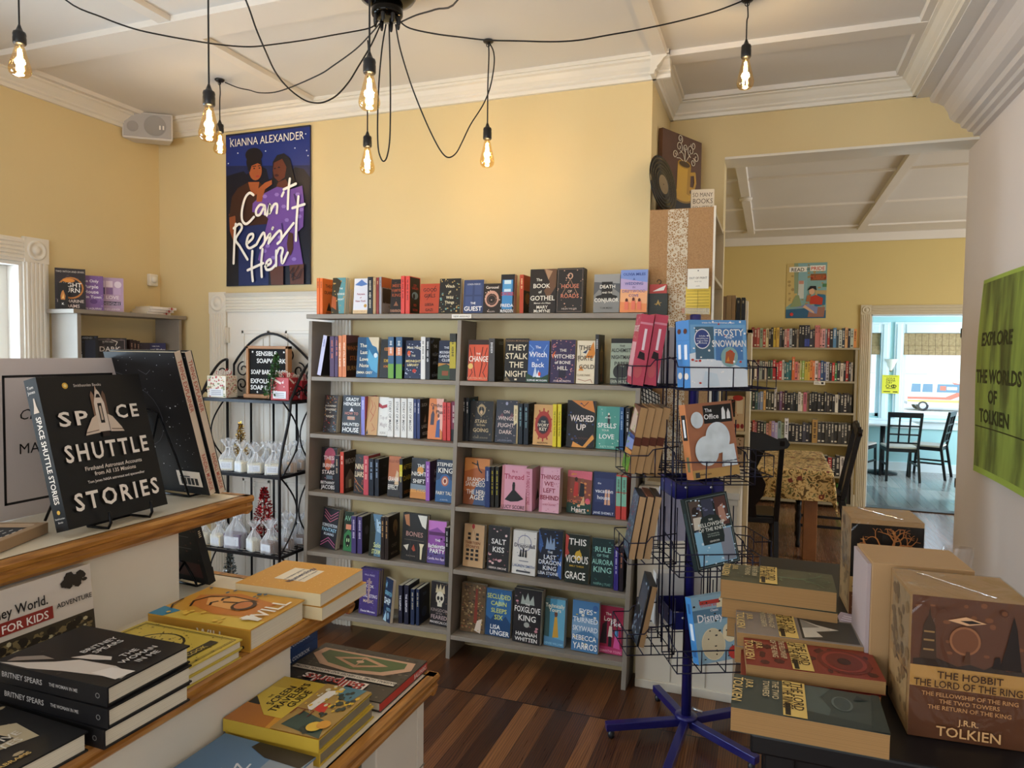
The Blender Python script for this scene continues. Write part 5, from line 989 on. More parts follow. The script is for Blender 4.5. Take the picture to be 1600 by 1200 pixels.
WIRE = M('141416', .35, .6)
def easel(lab, M4, w, h, t, lean_):
    """bent wire book easel in the frame of the book it holds: lip at y<0, uprights behind the back board, strut further back"""
    b = B(); tn = math.tan(math.radians(lean_)); k = t + .006
    for s in (-1, 1):
        x = s * w / 2
        b.tube([(x, -.016, .036), (x, -.020, .014), (x, -.014, .0035), (x, 0, .003), (x, k, .003), (x, k + .012 * tn, .012), (x * .85, k + h * .5 * tn, h * .5), (x * .5, k + h * tn, h), (0, k + h * 1.04 * tn, h * 1.04)], .0028, WIRE, 7)
        b.tube([(x * .5, k + h * tn, h), (x * .9, k + h * tn + .07, .003)], .0028, WIRE, 7)
    b.tube([(-w / 2, k, .003), (w / 2, k, .003)], .0028, WIRE, 7)
    o = b.build('book_easel'); o.matrix_world = M4
    return tag(o, lab, 'book stand', 'wire book easels')
# --- top tier
Z1 = 1.35
shuttle = ('E.235 .935 .026 .021 d8a83a|E.235 .935 .014 .011 f0d890|T.44 .935 .022 c8c0b8 Smithsonian Books|'
  'R.34 .70 .36 .71 0f0f11|P b89a84 .485 .60 .525 .60 .52 .88 .505 .93 .49 .88|P 8a6a54 .44 .66 .475 .66 .475 .86 .457 .89 .44 .86|P 6a5040 .55 .66 .585 .66 .585 .86 .567 .89 .55 .86|'
  'P e0d0c0 .455 .60 .565 .60 .56 .80 .53 .88 .51 .90 .49 .88 .46 .80|P 1a1414 .49 .66 .53 .66 .53 .80 .49 .80|P c8b4a0 .5 .68 .52 .68 .52 .78 .5 .78|P 1a1414 .485 .84 .535 .84 .52 .865 .50 .865|P d8c4b0 .32 .585 .46 .595 .46 .72 .41 .70 .34 .62|P d8c4b0 .70 .585 .565 .595 .565 .72 .61 .70 .68 .62|P 5a4030 .33 .60 .45 .61 .45 .615 .33 .605|P 5a4030 .69 .60 .575 .61 .575 .615 .69 .605|R.475 .565 .545 .60 2a1c18|'
  'W.235 .715 .105 .27 f0e6da SP|W.765 .735 .105 .24 f0e6da CE|W.5 .485 .125 .82 f0e6da SHUTTLE|T.52 .365 .030 e8dcd0 Firsthand Astronaut Accounts|T.52 .325 .030 e8dcd0 from All 135 Missions|T.52 .275 .02 e8e0d8 Tom Jones  NASA astronaut and spacewalker|W.5 .165 .125 .84 f0e6da STORIES')
def shuttle_spine(bb):
    T = frame((-.0004, .015, 0), (0, 0, -1), (0, -1, 0))
    bb.text('SPACE SHUTTLE STORIES', M('f0e6da', .4), T @ Matrix.Translation((-.215, -.005, 0)), .0125, .165, 'l', bold=.015)
    bb.text('Tom', M('e8e0d8', .4), frame((-.0004, .026, .268), (0, -1, 0), (0, 0, 1)), .006, .02, 'l'); bb.text('Jones', M('e8e0d8', .4), frame((-.0004, .026, .259), (0, -1, 0), (0, 0, 1)), .006, .02, 'l')
    U = frame((-.0004, .03, 0), (0, -1, 0), (0, 0, 1))
    bb.poly([(.008, .222, 0), (.022, .222, 0), (.018, .235, 0), (.0165, .25, 0), (.0135, .25, 0), (.012, .235, 0)], M('c8b4a0', .4), U)
    bb.poly([(.015 + .004 * math.cos(i * PI / 5), .035 + .004 * math.sin(i * PI / 5), 0) for i in range(10)], M('d8a83a', .4), U)
    bb.text('Smithsonian', M('e8e0d8', .4), U @ Matrix.Translation((.015, .022, 0)), .0035, .026); bb.text('Books', M('e8e0d8', .4), U @ Matrix.Translation((.015, .015, 0)), .0035, .026)
o = book(.235, .287, .03, '0a0a0b', shuttle, hard=True, name='hardcover_book', extra=shuttle_spine)

def stood(o, x, y, z, yaw, lean_):
    o.matrix_world = Matrix.Translation((x, y, z)) @ Matrix.Rotation(math.radians(yaw), 4, 'Z') @ Matrix.Rotation(-math.radians(lean_), 4, 'X')
    return o
stood(o, -1.189, .903, Z1 + .009 + .03 * math.sin(math.radians(15)), 93, 15)
tag(o, 'black hardback with white rocket shuttle and rounded lettering, stood on the top counter tier', 'book')
easel('black wire easel holding the black shuttle hardback', Matrix.Translation((-1.189 - .0065, 1.025, Z1 + .001)) @ Matrix.Rotation(math.radians(93), 4, 'Z'), .10, .17, .031, 15)
te = 'S 401 70 c8c8d0 .006|S 402 16 f0f0f0 .012|L .004 6a6a70 .1 .86 .28 .83 .4 .84|L .004 6a6a70 .45 .88 .55 .85 .62 .88|E.32 .55 .30 .21 55555c|E.32 .55 .295 .207 141416|E.32 .55 .08 .055 4a4440|E.32 .55 .03 .02 a89888|R.62 .06 .95 .17 e0d4c4|R.66 .07 .9 .12 2a2a2a|R.66 .125 .8 .135 4a4a4a|R.69 .07 .70 .12 e0d4c4|R.74 .07 .755 .12 e0d4c4|R.80 .07 .81 .12 e0d4c4|R.85 .07 .865 .12 e0d4c4'
for i in range(2):
    o = book(.228, .345, .021, '141416', 'T.5 .7 .1 e0d8d0 THING EXPLAINER', hard=True, back=te, spc='d8c4ac', name='hardcover_book', extra=on_spine(.021, ('THING EXPLAINER', .325, .0105, .13, 'b04a34'), ('RANDALL MUNROE', .1, .0105, .09, 'b04a34')))
    stood(o, -1.213 + (.006 if i else 0), 1.290 + (.024 if i else 0), Z1 + .0145, 176, 16)
    tag(o, ('tall black star chart hardback with barcode sticker, nearer of two on the top tier', 'tall black hardback with cream spine behind the star chart one')[i], 'book', 'tall star chart hardbacks on the counter')
easel('black wire easel holding the tall star chart hardbacks', Matrix.Translation((-1.325, 1.324, Z1 + .001)) @ Matrix.Rotation(math.radians(176), 4, 'Z'), .12, .20, .050, 16)
# white sign board with a black line border
sb = B(); SGN = M('d9cdc8', .6); T = frame((0, 0, 0), (0, 1, 0), (0, 0, 1))
sb.box((-.006, 0, 0), (0, .325, .325), SGN)
for lo, hi in (((.062, .03), (.067, .29)), ((.062, .286), (.31, .291)), ((.062, .03), (.31, .035)), ((.305, .03), (.31, .29))): sb.poly([(lo[0], lo[1], .0003), (hi[0], lo[1], .0003), (hi[0], hi[1], .0003), (lo[0], hi[1], .0003)], M('1c1818', .5), T)
sb.text('CLASS', M('1c1818', .5), T @ Matrix.Translation((.092, .20, .0003)), .022, .2, 'l', shear=.3)
sb.text('MADE', M('1c1818', .5), T @ Matrix.Translation((.092, .13, .0003)), .022, .2, 'l')
o = sb.build('sign_board', loc=(-1.425, .885, Z1 + .001)); tag(o, 'pale sign board with thin black border behind the shuttle hardback', 'sign')
# framed letter board lying flat
tr = thing('framed_board', 'small oak framed black board lying flat at the left end of the top tier', 'sign', (-1.262, .918, Z1 + .001), math.radians(-67))
b = B()
for lo, hi in (((0, -.30, 0), (.26, -.285, .02)), ((0, -.015, 0), (.26, 0, .02)), ((0, -.285, 0), (.015, -.015, .02)), ((.245, -.285, 0), (.26, -.015, .02))): b.box(lo, hi, M('a08260', .5))
b.build('frame', tr, bev=.001)
b = B(); b.box((.015, -.285, 0), (.245, -.015, .014), M('26221f', .8)); rd = random.Random(4)
for i in range(5):
    for j in range(9): b.box((.03 + .018 * j + .004 * i, -.03 - .014 * i, .014), (.03 + .018 * j + .004 * i + .009, -.0285 - .014 * i, .0145), M('d8d4cc', .6))
b.build('felt_panel', tr)
# --- middle tier
Z2T = 1.15
dz = 'R0 0 1 .46 3a3226|S 411 110 7a6a48 .04 0 0 1 .46|S 412 70 b8ae8a .025 0 0 1 .46|S 413 60 241e18 .045 0 0 1 .46|T.30 .76 .12 1a1614 Disney World.|R.14 .52 .62 .66 8a2a22|T.38 .59 .095 f0e8e0 FOR KIDS|T.82 .64 .06 1a1614 ADVENTURE|S 414 24 2a241e .05 .68 .75 .98 1'
o = book(.20, .152, .02, 'cfc4b8', dz, name='paperback_book'); stood(o, -1.140, .717, Z2T + .004, 90, 6)
tag(o, 'white and red family travel guide leaning against the upper riser, leftmost on the middle tier', 'book')
wm = 'T.32 .62 .0 f0f0f0 .|P c8beb4 .02 .95 .10 .80 .22 .62 .34 .50 .36 .20 .30 .04 .18 .02 .14 .25 .10 .45 .02 .70|P 8a7e74 .06 .92 .14 .82 .26 .66 .28 .78 .16 .93|P c8beb4 .34 .58 .46 .50 .50 .34 .44 .30 .38 .42|P d8d0c8 .14 .04 .34 .02 .32 .2 .16 .26|S 421 10 3a3430 .03|T.66 .58 .055 c8c4c0 BRITNEY|T.66 .50 .055 c8c4c0 SPEARS|T.62 .28 .055 c8c4c0 THE|T.62 .20 .055 c8c4c0 WOMAN|T.62 .12 .055 c8c4c0 IN ME'
wm = wm.split('|', 1)[1]
for i in range(3):
    flat(.148, .225, .0275, '121113', wm if i == 2 else '', '', -.838 + .004 * (i == 1), .682 + .003 * i, Z2T + .0285 * i, math.radians(90 + (i - 1)), 'black memoir with pale reclining figure, %s of three stacked on the middle tier' % ('bottom', 'middle', 'top')[i], 'black memoirs stacked on the middle tier', True, extra=on_spine(.0275, ('BRITNEY SPEARS', .205, .008, .085, 'a8a4a0'), ('THE WOMAN IN ME', .11, .005, .055, 'a8a4a0'), ('O', .022, .008, .01, '6a6866')))
flat(.17, .24, .028, '141314', 'S 431 18 a89878 .05|P b8a888 .55 .25 .8 .2 .85 .45 .7 .55 .5 .42|P 141314 .6 .3 .7 .3 .68 .4 .6 .4|T.42 .66 .11 9a9482 READ|T.42 .52 .13 9a9482 ME|T.5 .34 .06 d8d0c0 DEFINITIVE|T.5 .26 .06 d8d0c0 QUOTES|T.5 .08 .035 c8a860 ABRAMS', '', -.862, .503, Z2T, math.radians(88), 'black quotation book with grey block letters at the near corner of the middle tier', hard=True)
YB2 = 'F 2a2616 .05 .012|F 2a2616 .08 .006|S 441 90 6a5e28 .018|E.5 .55 .3 .22 2a2616|E.5 .55 .27 .2 c8b050|S 442 40 4a4220 .02 .25 .35 .75 .75|R.2 .12 .8 .2 2a2616|T.5 .16 .05 d8c060 COOK'
for i in range(2): flat(.142, .225, .017, 'c9b046' if i else 'c4aa40', YB2 if i else '', '', -.868 + .003 * i, .838, Z2T + .018 * i, math.radians(90), 'yellow etched cover hardback, %s of two beside the black memoirs' % ('lower', 'upper')[i], 'yellow hardbacks on the middle tier', True)
flat(.165, .235, .042, 'd09a3a', 'P d8b84a 0 0 .25 0 .2 1 0 1|P c87a34 .3 .2 .75 .15 .9 .6 .7 .92 .4 .85 .25 .5|P 3a86a8 0 .85 .2 .8 .25 1 0 1|P e8a860 .4 .35 .7 .3 .8 .6 .65 .8 .45 .7|L .025 2a1c14 .35 .8 .5 .86 .7 .8 .78 .6 .74 .35|L .03 2a1c14 .45 .66 .52 .69 .58 .66|L .03 2a1c14 .62 .64 .68 .66 .73 .63|L .025 2a1c14 .58 .6 .62 .48 .55 .46|L .03 2a1c14 .5 .36 .6 .33 .68 .37|E.56 .38 .16 .1 3a2418|E.56 .385 .12 .07 c87a44|L .02 2a1c14 .2 .9 .3 .95 .5 .97|S 451 10 e8c050 .05 0 .2 .3 .9|S 452 8 2a5a78 .04 .75 .2 1 1|P f0ece0 .2 .04 .28 .04 .3 .2 .2 .22|T.5 .12 .16 ece8dc WILL', '', -.868, 1.003, Z2T, math.radians(92), 'bright painted portrait hardback with white capitals on the middle tier', hard=True, spc='b88a34', extra=on_spine(.042, ('WILL SMITH', .22, .011, .08, 'e8e0d0'), ('WILL', .12, .02, .07, 'e8e0d0'), ('.', .02, .03, .02, '161412')))
for i in range(2):
    o = flat(.172, .205, .027, 'd89f45', ('S 461 120 e8c078 .012|R.3 .35 .75 .72 efe4cc|T.52 .60 .035 6a6a70 a complete guide to|T.52 .52 .075 3a4468 Numerology|T.52 .43 .03 6a6a70 the power of numbers' if i else ''), '', -.838 - .004 * i, 1.177, Z2T + .0285 * i, math.radians(91 + 2 * i), ('orange paperback lying under another orange one on the middle tier', 'orange paperback with cream title panel on top at the end of the middle tier')[i], 'orange paperbacks at the end of the middle tier', spc='d8c8a0')
bb_ = 'S 471 20 5a3a30 .03|R.1 .1 .9 .35 4a2a26|L .006 8a8a8a .1 .8 .8 .8|L .006 8a8a8a .1 .6 .8 .6|T.5 .9 .05 c8c0b8 BURNING'
o = book(.14, .15, .018, '121214', '', spine='BURN:d0c0a0', hard=True, back=bb_, name='hardcover_book')
stood(o, -1.190, 1.262, Z2T + .013, 174, 16)
tag(o, 'small black hardback propped at the end of the middle tier beyond the riser', 'book')
easel('black wire easel propping the small black hardback', Matrix.Translation((-1.26, 1.268, Z2T + .001)) @ Matrix.Rotation(math.radians(174), 4, 'Z'), .08, .06, .019, 16)
# --- lowest tier
Z3 = 1.0
SC = 'P d89a3a 0 0 .45 0 .45 1 0 1|P b87430 0 .55 .4 .6 .35 1 0 1|R.36 .86 .5 .99 1c1a18|P d8bc48 .2 .5 .75 .5 .75 .98 .5 .98 .2 .7|T.55 .86 .03 2a2010 THE|T.6 .78 .085 1a1612 SCREEN|T.6 .68 .085 1a1612 TRAVELER\'S|T.6 .58 .085 1a1612 GUIDE|P a8884a 0 0 1 0 1 .5 0 .5|P 3a5048 .0 .0 .3 .1 .4 .4 .1 .45|P c83a2e .42 .2 .62 .24 .6 .34 .45 .32|P e8e4da .4 .34 .9 .3 .85 .4 .5 .42|P 4a7a8a .7 .1 1 .05 1 .3 .8 .28|S 481 22 e0b83a .04 .4 0 1 .5|S 482 22 2a3834 .05 0 0 1 .3|S 483 8 d8d0b0 .04 .5 .2 1 .5|L .012 7a2a20 .3 .3 .42 .3 .42 .48 .3 .48|L .012 7a2a20 .3 .39 .42 .39|E.16 .14 .09 .07 e0b840|E.22 .08 .08 .06 d89a3a'
for i in range(2): flat(.172, .198, .023, 'c8a83c', SC if i else '', '', -.690 - .002 * i, .962, Z3 + .0235 * i, math.radians(90 + i), '%s yellow illustrated film travel guide of a pair on the lowest tier' % ('lower', 'upper')[i], 'yellow travel guides on the lowest tier', True, pages='8a8068')
BP = 'R0 0 1 1 3a3632|S 491 90 6a6258 .02|S 492 60 1e1c1a .03|P c8a084 .06 .12 .94 .12 .97 .30 .80 .50 .5 .56 .2 .50 .03 .30|P 4a6238 .12 .16 .88 .16 .9 .28 .75 .44 .5 .50 .25 .44 .1 .28|P c89a78 .24 .30 .5 .18 .76 .30 .5 .45|P 4a6238 .32 .31 .5 .23 .68 .31 .5 .40|L .012 c89a78 .5 .2 .5 .4|E.5 .31 .035 .03 d8b090|R.03 .60 .97 .68 e0d6c6|T.5 .64 .045 2a2a28 BASEBALL HOME TO HEROES AND NATIONAL PASTIME|T.5 .82 .17 f0e4dc Ballparks|T.5 .825 .15 b8372e Ballparks'
o = flat(.262, .196, .02, '3a3632', BP, '', -.688, 1.350, Z3, math.radians(180), 'large ball field hardback with red spine at the end of the lowest tier', hard=True, spc='b8372e', extra=on_spine(.02, ('BALLPARKS', .06, .010, .055, 'f0e0d8')))
for i in range(2):
    o = flat(.15, .18, .032, '27406e', ('E.5 .5 .4 .34 e4dccb|E.5 .5 .3 .25 f0ece2|P b8863a .3 .45 .5 .35 .65 .5 .5 .62|P 6a8a3a .45 .5 .6 .4 .7 .55|P b04a3a .35 .55 .45 .5 .5 .62|R0 .9 1 1 e4dccb' if i else ''), '', -.970, 1.345, Z3 + .0328 * i, math.radians(180), ('lower blue cookbook of the pair under the counter overhang', 'upper blue cookbook with round plate picture under the counter overhang')[i], 'blue cookbooks on the lowest tier', True, spc='27406e', extra=on_spine(.032, ('THE OFFICIAL COOKBOOK', .16, .009, .13, 'e4e8f0')))
flat(.17, .192, .026, '5f7f9e', 'P 8a98a4 0 0 1 0 1 .35 0 .3|P 26221f .78 .02 1 0 1 .6 .9 .62 .8 .4|T.4 .6 .07 e8ecf0 SALT|L .02 d8dce0 .5 .5 .62 .55 .55 .42 .66 .44', '', -.690, .778, Z3, math.radians(89), 'blue grey hardback at the near edge of the lowest tier', hard=True)
for i in range(3): flat(.16, .2, .036, '19181a', '', '', -.722, .955, .776 + .037 * i, math.radians(90 + 2 * i), 'black hardback in the open shelf under the counter, %s of three' % ('bottom', 'middle', 'top')[i], 'black hardbacks in the open shelf of the counter', True)

# ---------------------------------------------------------------- tall unit in the alcove: white cupboard base, burlap covered shelf unit
base = thing('cupboard', 'cream panelled cupboard under the burlap sided shelf unit in the alcove', 'cupboard')
CREAM = M('dcd3c2', .5, noise=.03, nscale=3)
b = B(); b.prism([(-.604, 3.522), (-.13, 3.522), (-.13, 4.325), (-.597, 4.325), (-.597, 3.656), (-.604, 3.656)], 2, .0, 1.0, CREAM); b.build('body', base)
b = B(); b.prism([(-.604, 3.508), (-.118, 3.508), (-.118, 4.328), (-.597, 4.328), (-.597, 3.656), (-.604, 3.656)], 2, 1.0, 1.035, CREAM); b.box((-.603, 3.515, .97), (-.124, 3.523, 1.0), CREAM); b.build('ledge', base, bev=.004)
b = B(); b.box((-.604, 3.508, 0), (-.118, 3.522, .045), CREAM); b.build('skirting', base, bev=.004)
b = B(); b.box((-.43, 3.519, .05), (-.427, 3.523, .97), M('a89f90', .6)); b.box((-.26, 3.519, .05), (-.257, 3.523, .97), M('a89f90', .6)); b.build('panel_joint', base)

def burlap_mat():
    m, p, N, K = nodes('burlap')
    tc = N('TexCoord'); sp = N('SeparateXYZ'); K(tc.outputs['Object'], sp.inputs[0])
    wx = mathn(N, K, 'SINE', mathn(N, K, 'MULTIPLY', sp.outputs[0], 2200)); wz = mathn(N, K, 'SINE', mathn(N, K, 'MULTIPLY', sp.outputs[2], 2200))
    n = N('TexNoise'); n.inputs['Scale'].default_value = 180; n.inputs['Detail'].default_value = 6; K(tc.outputs['Object'], n.inputs['Vector'])
    f = mathn(N, K, 'ADD', mathn(N, K, 'MULTIPLY', mathn(N, K, 'MULTIPLY', wx, wz), .14), n.outputs['Fac'])
    K(ramp(N, K, f, [(.2, '94714a'), (.5, 'a88259'), (.85, 'b48e64')]), p.inputs['Base Color']); p.inputs['Roughness'].default_value = .95
    return m
def lace_mat():
    m, p, N, K = nodes('lace_ribbon')
    tc = N('TexCoord'); v = N('TexVoronoi'); v.feature = 'DISTANCE_TO_EDGE'; v.inputs['Scale'].default_value = 95; K(tc.outputs['Object'], v.inputs['Vector'])
    v2 = N('TexVoronoi'); v2.inputs['Scale'].default_value = 26; K(tc.outputs['Object'], v2.inputs['Vector'])
    a = mathn(N, K, 'LESS_THAN', v.outputs['Distance'], .10); c = mathn(N, K, 'LESS_THAN', mathn(N, K, 'ABSOLUTE', mathn(N, K, 'SUBTRACT', v2.outputs['Distance'], .33)), .09)
    f = mathn(N, K, 'MAXIMUM', a, c)
    mx = N('MixRGB'); mx.inputs[1].default_value = srgb('9c7850'); mx.inputs[2].default_value = srgb('cfc3ac'); K(f, mx.inputs[0]); K(mx.outputs[0], p.inputs['Base Color']); p.inputs['Roughness'].default_value = .9
    return m
un = thing('shelf_unit', 'tall shelf unit with burlap covered side and lace ribbon in the alcove', 'shelf unit')
UX0, UX1, UY0, UY1, UZ0, UZ1 = -.580, -.268, 3.53, 4.26, 1.036, 2.415
WD = M('cdbd9d', .5, noise=.05)
b = B(); b.box((UX0, UY0, UZ0 + .05), (UX1, UY0 + .016, UZ1), burlap_mat()); b.build('burlap_side', un, bev=.003)
b = B(); b.box((-.490, UY0 - .0012, UZ0 + .05), (-.392, UY0, UZ1 - .003), lace_mat()); b.build('lace_ribbon', un)
b = B(); b.box((UX0, UY1 - .016, UZ0), (UX1, UY1, UZ1), WD); b.build('far_side', un)
b = B(); b.box((UX0, UY0 + .016, UZ0), (UX0 + .01, UY1 - .016, UZ1), WD); b.build('back_panel', un)
for z in (UZ0 + .02, 1.42, 1.78, 2.10, UZ1):
    b = B(); b.box((UX0 + .01, UY0 + .016, z - .018), (UX1 - .004, UY1 - .016, z), WD); b.build('shelf_board', un)
b = B(); b.box((UX1 - .004, UY0 - .004, UZ0 + .02), (UX1 + .006, UY0 + .012, UZ1 + .004), M('e0d8c8', .5)); b.build('edge_strip', un)
# on top of the unit
o = thing('canvas_painting', 'dark brown canvas with yellow coffee mug and white steam scrolls on the shelf unit', 'painting', (-.572, 3.85, UZ1 + .002), math.atan2(.9, .44))
b = B(); w, h = .39, .50
b.box((0, 0, 0), (w, .025, h), M('5a3d2c', .7, noise=.12, nscale=8))
art(b, 'P 1d1819 0 0 1 0 1 .22 .75 .26 .5 .38 .2 .3 0 .16|P b8b2a8 .14 .18 .24 .22 .42 .02 .36 .0|P 1d1819 .18 .17 .22 .18 .38 .02 .35 .02|P 5a4a42 .3 .0 .4 .0 .35 .08|E.53 .33 .25 .07 8a6a24|E.53 .345 .24 .065 c79c3a|P c79c3a .36 .36 .70 .36 .72 .68 .38 .70|P a87f2c .62 .37 .70 .36 .72 .68 .64 .68|E.55 .69 .17 .045 a07a2a|E.55 .69 .14 .032 4a3418|L .05 b88c30 .70 .60 .82 .62 .84 .52 .80 .44 .70 .44', frame((0, 0, 0), (1, 0, 0), (0, 0, 1)), w, h)
T = frame((0, -.0035, 0), (1, 0, 0), (0, 0, 1)); ST = M('d8cdb8', .7)
for cu, cv, r, a0, tn in ((.40, .86, .07, -1.6, 1.4), (.42, .95, .05, -1.2, 1.3), (.56, .87, .045, -1.6, -1.3), (.70, .86, .075, -1.6, -1.4), (.76, .93, .05, 3, 1.2), (.84, .80, .06, 2.5, -1.2), (.76, .74, .05, 1.5, -1.3), (.30, .76, .05, 0, 1.3)):
    b.tube(spiral((cu * w, cv * h, 0), r * w * 1.25, .006, a0, tn, (1, 0, 0), (0, 1, 0), 22), .0022, ST, 5, T)
for q in (((.55, .72), (.5, .80), (.42, .82)), ((.55, .72), (.55, .82), (.56, .84)), ((.57, .72), (.64, .78), (.68, .82)), ((.5, .72), (.42, .74), (.34, .73))): b.tube([(u * w, v * h, 0) for u, v in q], .0022, ST, 5, T)
b.build('canvas', o)
rec = B(); T = Matrix.Translation((-.535, 3.66, UZ1 + .153)) @ Matrix.Rotation(math.radians(-18), 4, 'Z') @ Matrix.Rotation(math.radians(82), 4, 'Y')
rec.lathe([(.004, -.001), (.15, -.001), (.15, .001), (.055, .001), (.054, .0013), (.004, .0013)], M('131313', .25), 40, T)
rec.lathe([(.0035, .0014), (.05, .0014)], M('8a7a60', .4), 24, T, cap=False)
for r in (.07, .09, .11, .13): rec.lathe([(r, .0011), (r + .004, .0013), (r + .008, .0011)], M('2a2624', .2), 40, T, cap=False)
tag(rec.build('vinyl_record'), 'black vinyl record leaning against the wall on top of the shelf unit', 'record')
o = thing('block_sign', 'pale wooden block sign with dark handwritten capitals on top of the shelf unit', 'sign', (-.402, 3.72, UZ1 + .001), math.radians(8))
b = B(); b.box((0, 0, 0), (.115, .05, .13), M('cfc4b0', .6)); T = frame((0, -.0004, 0), (1, 0, 0), (0, 0, 1))
b.text('SO MANY', M('4a3a2e', .6), T @ Matrix.Translation((.0575, .092, 0)), .022, .1); b.text('BOOKS', M('4a3a2e', .6), T @ Matrix.Translation((.0575, .058, 0)), .026, .1); b.text('SO LITTLE', M('4a3a2e', .6), T @ Matrix.Translation((.0575, .03, 0)), .016, .1)
b.build('block', o, bev=.002)
# hung on the burlap side
o = thing('book_pouch', 'yellow lined card pouch with white hang tag on the burlap side', 'pouch', (-.395, UY0 - .004, 1.895))
b = B(); b.grid(lambda u, v: (u * .118, -.004 - .010 * math.sin(PI * u) * math.sin(PI * v), v * .135), 8, 8, M('dfc04a', .6)); T = frame((0, -.0155, 0), (1, 0, 0), (0, 0, 1))
for i in range(8): b.box((.006, -.017, .012 + .0145 * i), (.112, -.016, .0132 + .0145 * i), M('5a4a20', .6))
b.box((.058, -.0172, .008), (.0592, -.0165, .118), M('5a4a20', .6)); b.build('pouch', o)
b = B(); b.box((.008, -.018, .125), (.108, -.0165, .222), M('ece6d8', .6)); T = frame((0, -.0184, 0), (1, 0, 0), (0, 0, 1)); b.text('OUT OF PRINT', M('2a2420', .6), T @ Matrix.Translation((.058, .172, 0)), .010, .085); b.text('library card', M('6a6460', .6), T @ Matrix.Translation((.058, .158, 0)), .005, .06); b.text('pouch', M('2a2420', .6), T @ Matrix.Translation((.058, .136, 0)), .005, .04)
b.lathe([(.0005, 0), (.003, 0)], M('2a2420', .6), 10, T @ Matrix.Translation((.058, .212, .0002)), cap=False); b.build('hang_tag', o)
o = thing('hanging_package', 'dark green hanging package with small gold emblem beside the bookcase end', 'package', (-.575, UY0 - .03, 1.895))
b = B(); b.box((0, 0, 0), (.095, .026, .105), M('23281f', .5)); T = frame((0, -.0004, 0), (1, 0, 0), (0, 0, 1))
b.poly([(.038, .045, 0), (.050, .075, 0), (.062, .042, 0), (.050, .053, 0)], M('b8923a', .4), T); b.poly([(.032, .05, 0), (.066, .058, 0), (.066, .061, 0), (.032, .053, 0)], M('b8923a', .4), T); b.build('box', o)
b = B(); b.box((.005, .008, .105), (.09, .012, .15), M('b83a30', .5)); b.poly([(.02, .115, .0), (.075, .12, 0), (.085, .145, 0), (.05, .13, 0)], M('e8e4dc', .5), frame((0, .0076, 0), (1, 0, 0), (0, 0, 1))); b.tube(spiral((.05, .01, .163), .012, .008, -1.5, .8, (1, 0, 0), (0, 0, 1), 12), .002, M('141414', .4), 6); b.build('header_card', o)
o = thing('hanging_socks', 'black and white checked socks hanging beside the bookcase end', 'socks', (-.60, UY0 - .05, 1.36), 0)
b = B(); b.grid(lambda u, v: (.005 + u * .11 - v * .02, -.012 * math.sin(PI * u), .02 + v * .18 - .06 * u), 8, 8, M('d8d2c6', .9))
for i in range(7): b.grid(lambda u, v, i=i: (.011 + i * .0155 + u * .005 - v * .02, -.0135 * math.sin(PI * (.06 + i * .14)) - .002, .02 + v * .18 - .06 * (.06 + i * .14)), 1, 6, M('1c1c1e', .9))
for i in range(8): b.grid(lambda u, v, i=i: (.005 + u * .11 - (.06 + i * .125) * .02, -.0128 * math.sin(PI * u) - .0026, .02 + (.06 + i * .125 + v * .03) * .18 - .06 * u), 6, 1, M('1c1c1e', .9))
b.build('knit', o); b = B(); b.grid(lambda u, v: (-.03 + u * .09, -.016 * math.sin(PI * u), .185 + v * .045 - .03 * u), 8, 4, M('141416', .9)); b.build('black_cuff', o)
# books and boxes on the open side of the unit
rd = random.Random(9)
def unit_item(y0, w, h, z, c, lab, nm='gift_box', d=.16, spots='', cat='box'):
    b = B(); b.box((UX1 - d + .03, y0, z + .001), (UX1 + .03, y0 + w, z + h), M(c, .5)); art(b, spots, frame((UX1 - d + .03, y0, z + .001), (1, 0, 0), (0, 0, 1)), d, h)
    return tag(b.build(nm, bev=.002), lab, cat, 'goods on the open side of the shelf unit')
unit_item(3.555, .05, .17, UZ0 + .02, 'e4dee0', 'white box with violet doodles on the lowest board of the shelf unit', spots='S 501 60 5a4a6a .03')
unit_item(3.62, .08, .22, 1.42, '1f3556', 'navy box with round red and green ornament in the shelf unit', spots='E.4 .7 .25 .18 7a2a2a|E.55 .45 .2 .14 2f5a3a')

# ---------------------------------------------------------------- narrow bookcase past the opening
nb = thing('bookcase', 'narrow cream bookcase standing just past the wide opening', 'bookcase')
b = B(); b.box((-.62, 4.62, 0), (-.60, 4.90, 1.86), WD); b.build('upright', nb)
b = B(); b.box((-.135, 4.62, 0), (-.11, 4.90, 1.86), WD); b.build('upright', nb)
b = B(); b.box((-.60, 4.885, 0), (-.135, 4.90, 1.86), WD); b.build('back_panel', nb)
for z in (1.86, 1.52, 1.22, .94, .62, .3, .06): 
    b = B(); b.box((-.60 if z < 1.8 else -.62, 4.62, z - .02), (-.135 if z < 1.8 else -.11, 4.885, z), WD); b.build('shelf_board', nb)
for i, (x, c, h, w) in enumerate(((-.300, '8a6f55', .21, .03), (-.268, 'a08560', .215, .032), (-.234, '9a7d58', .215, .022), (-.206, '19181a', .20, .022), (-.178, '19181a', .20, .024), (-.152, 'd8d0c0', .18, .014))):
    o = book(.14, h, w, c, '', spine='ONE:d8c8a0' if c == '19181a' else '')
    o.location = (x + w, 4.64, 1.862); o.rotation_euler = (0, 0, PI / 2)
    tag(o, ('brown backed book', 'tan backed book', 'thin tan backed book', 'black spined book', 'second black spined book', 'thin cream book')[i] + ' on top of the narrow bookcase, %s from the left' % O4[i], 'book', 'books on the narrow bookcase')
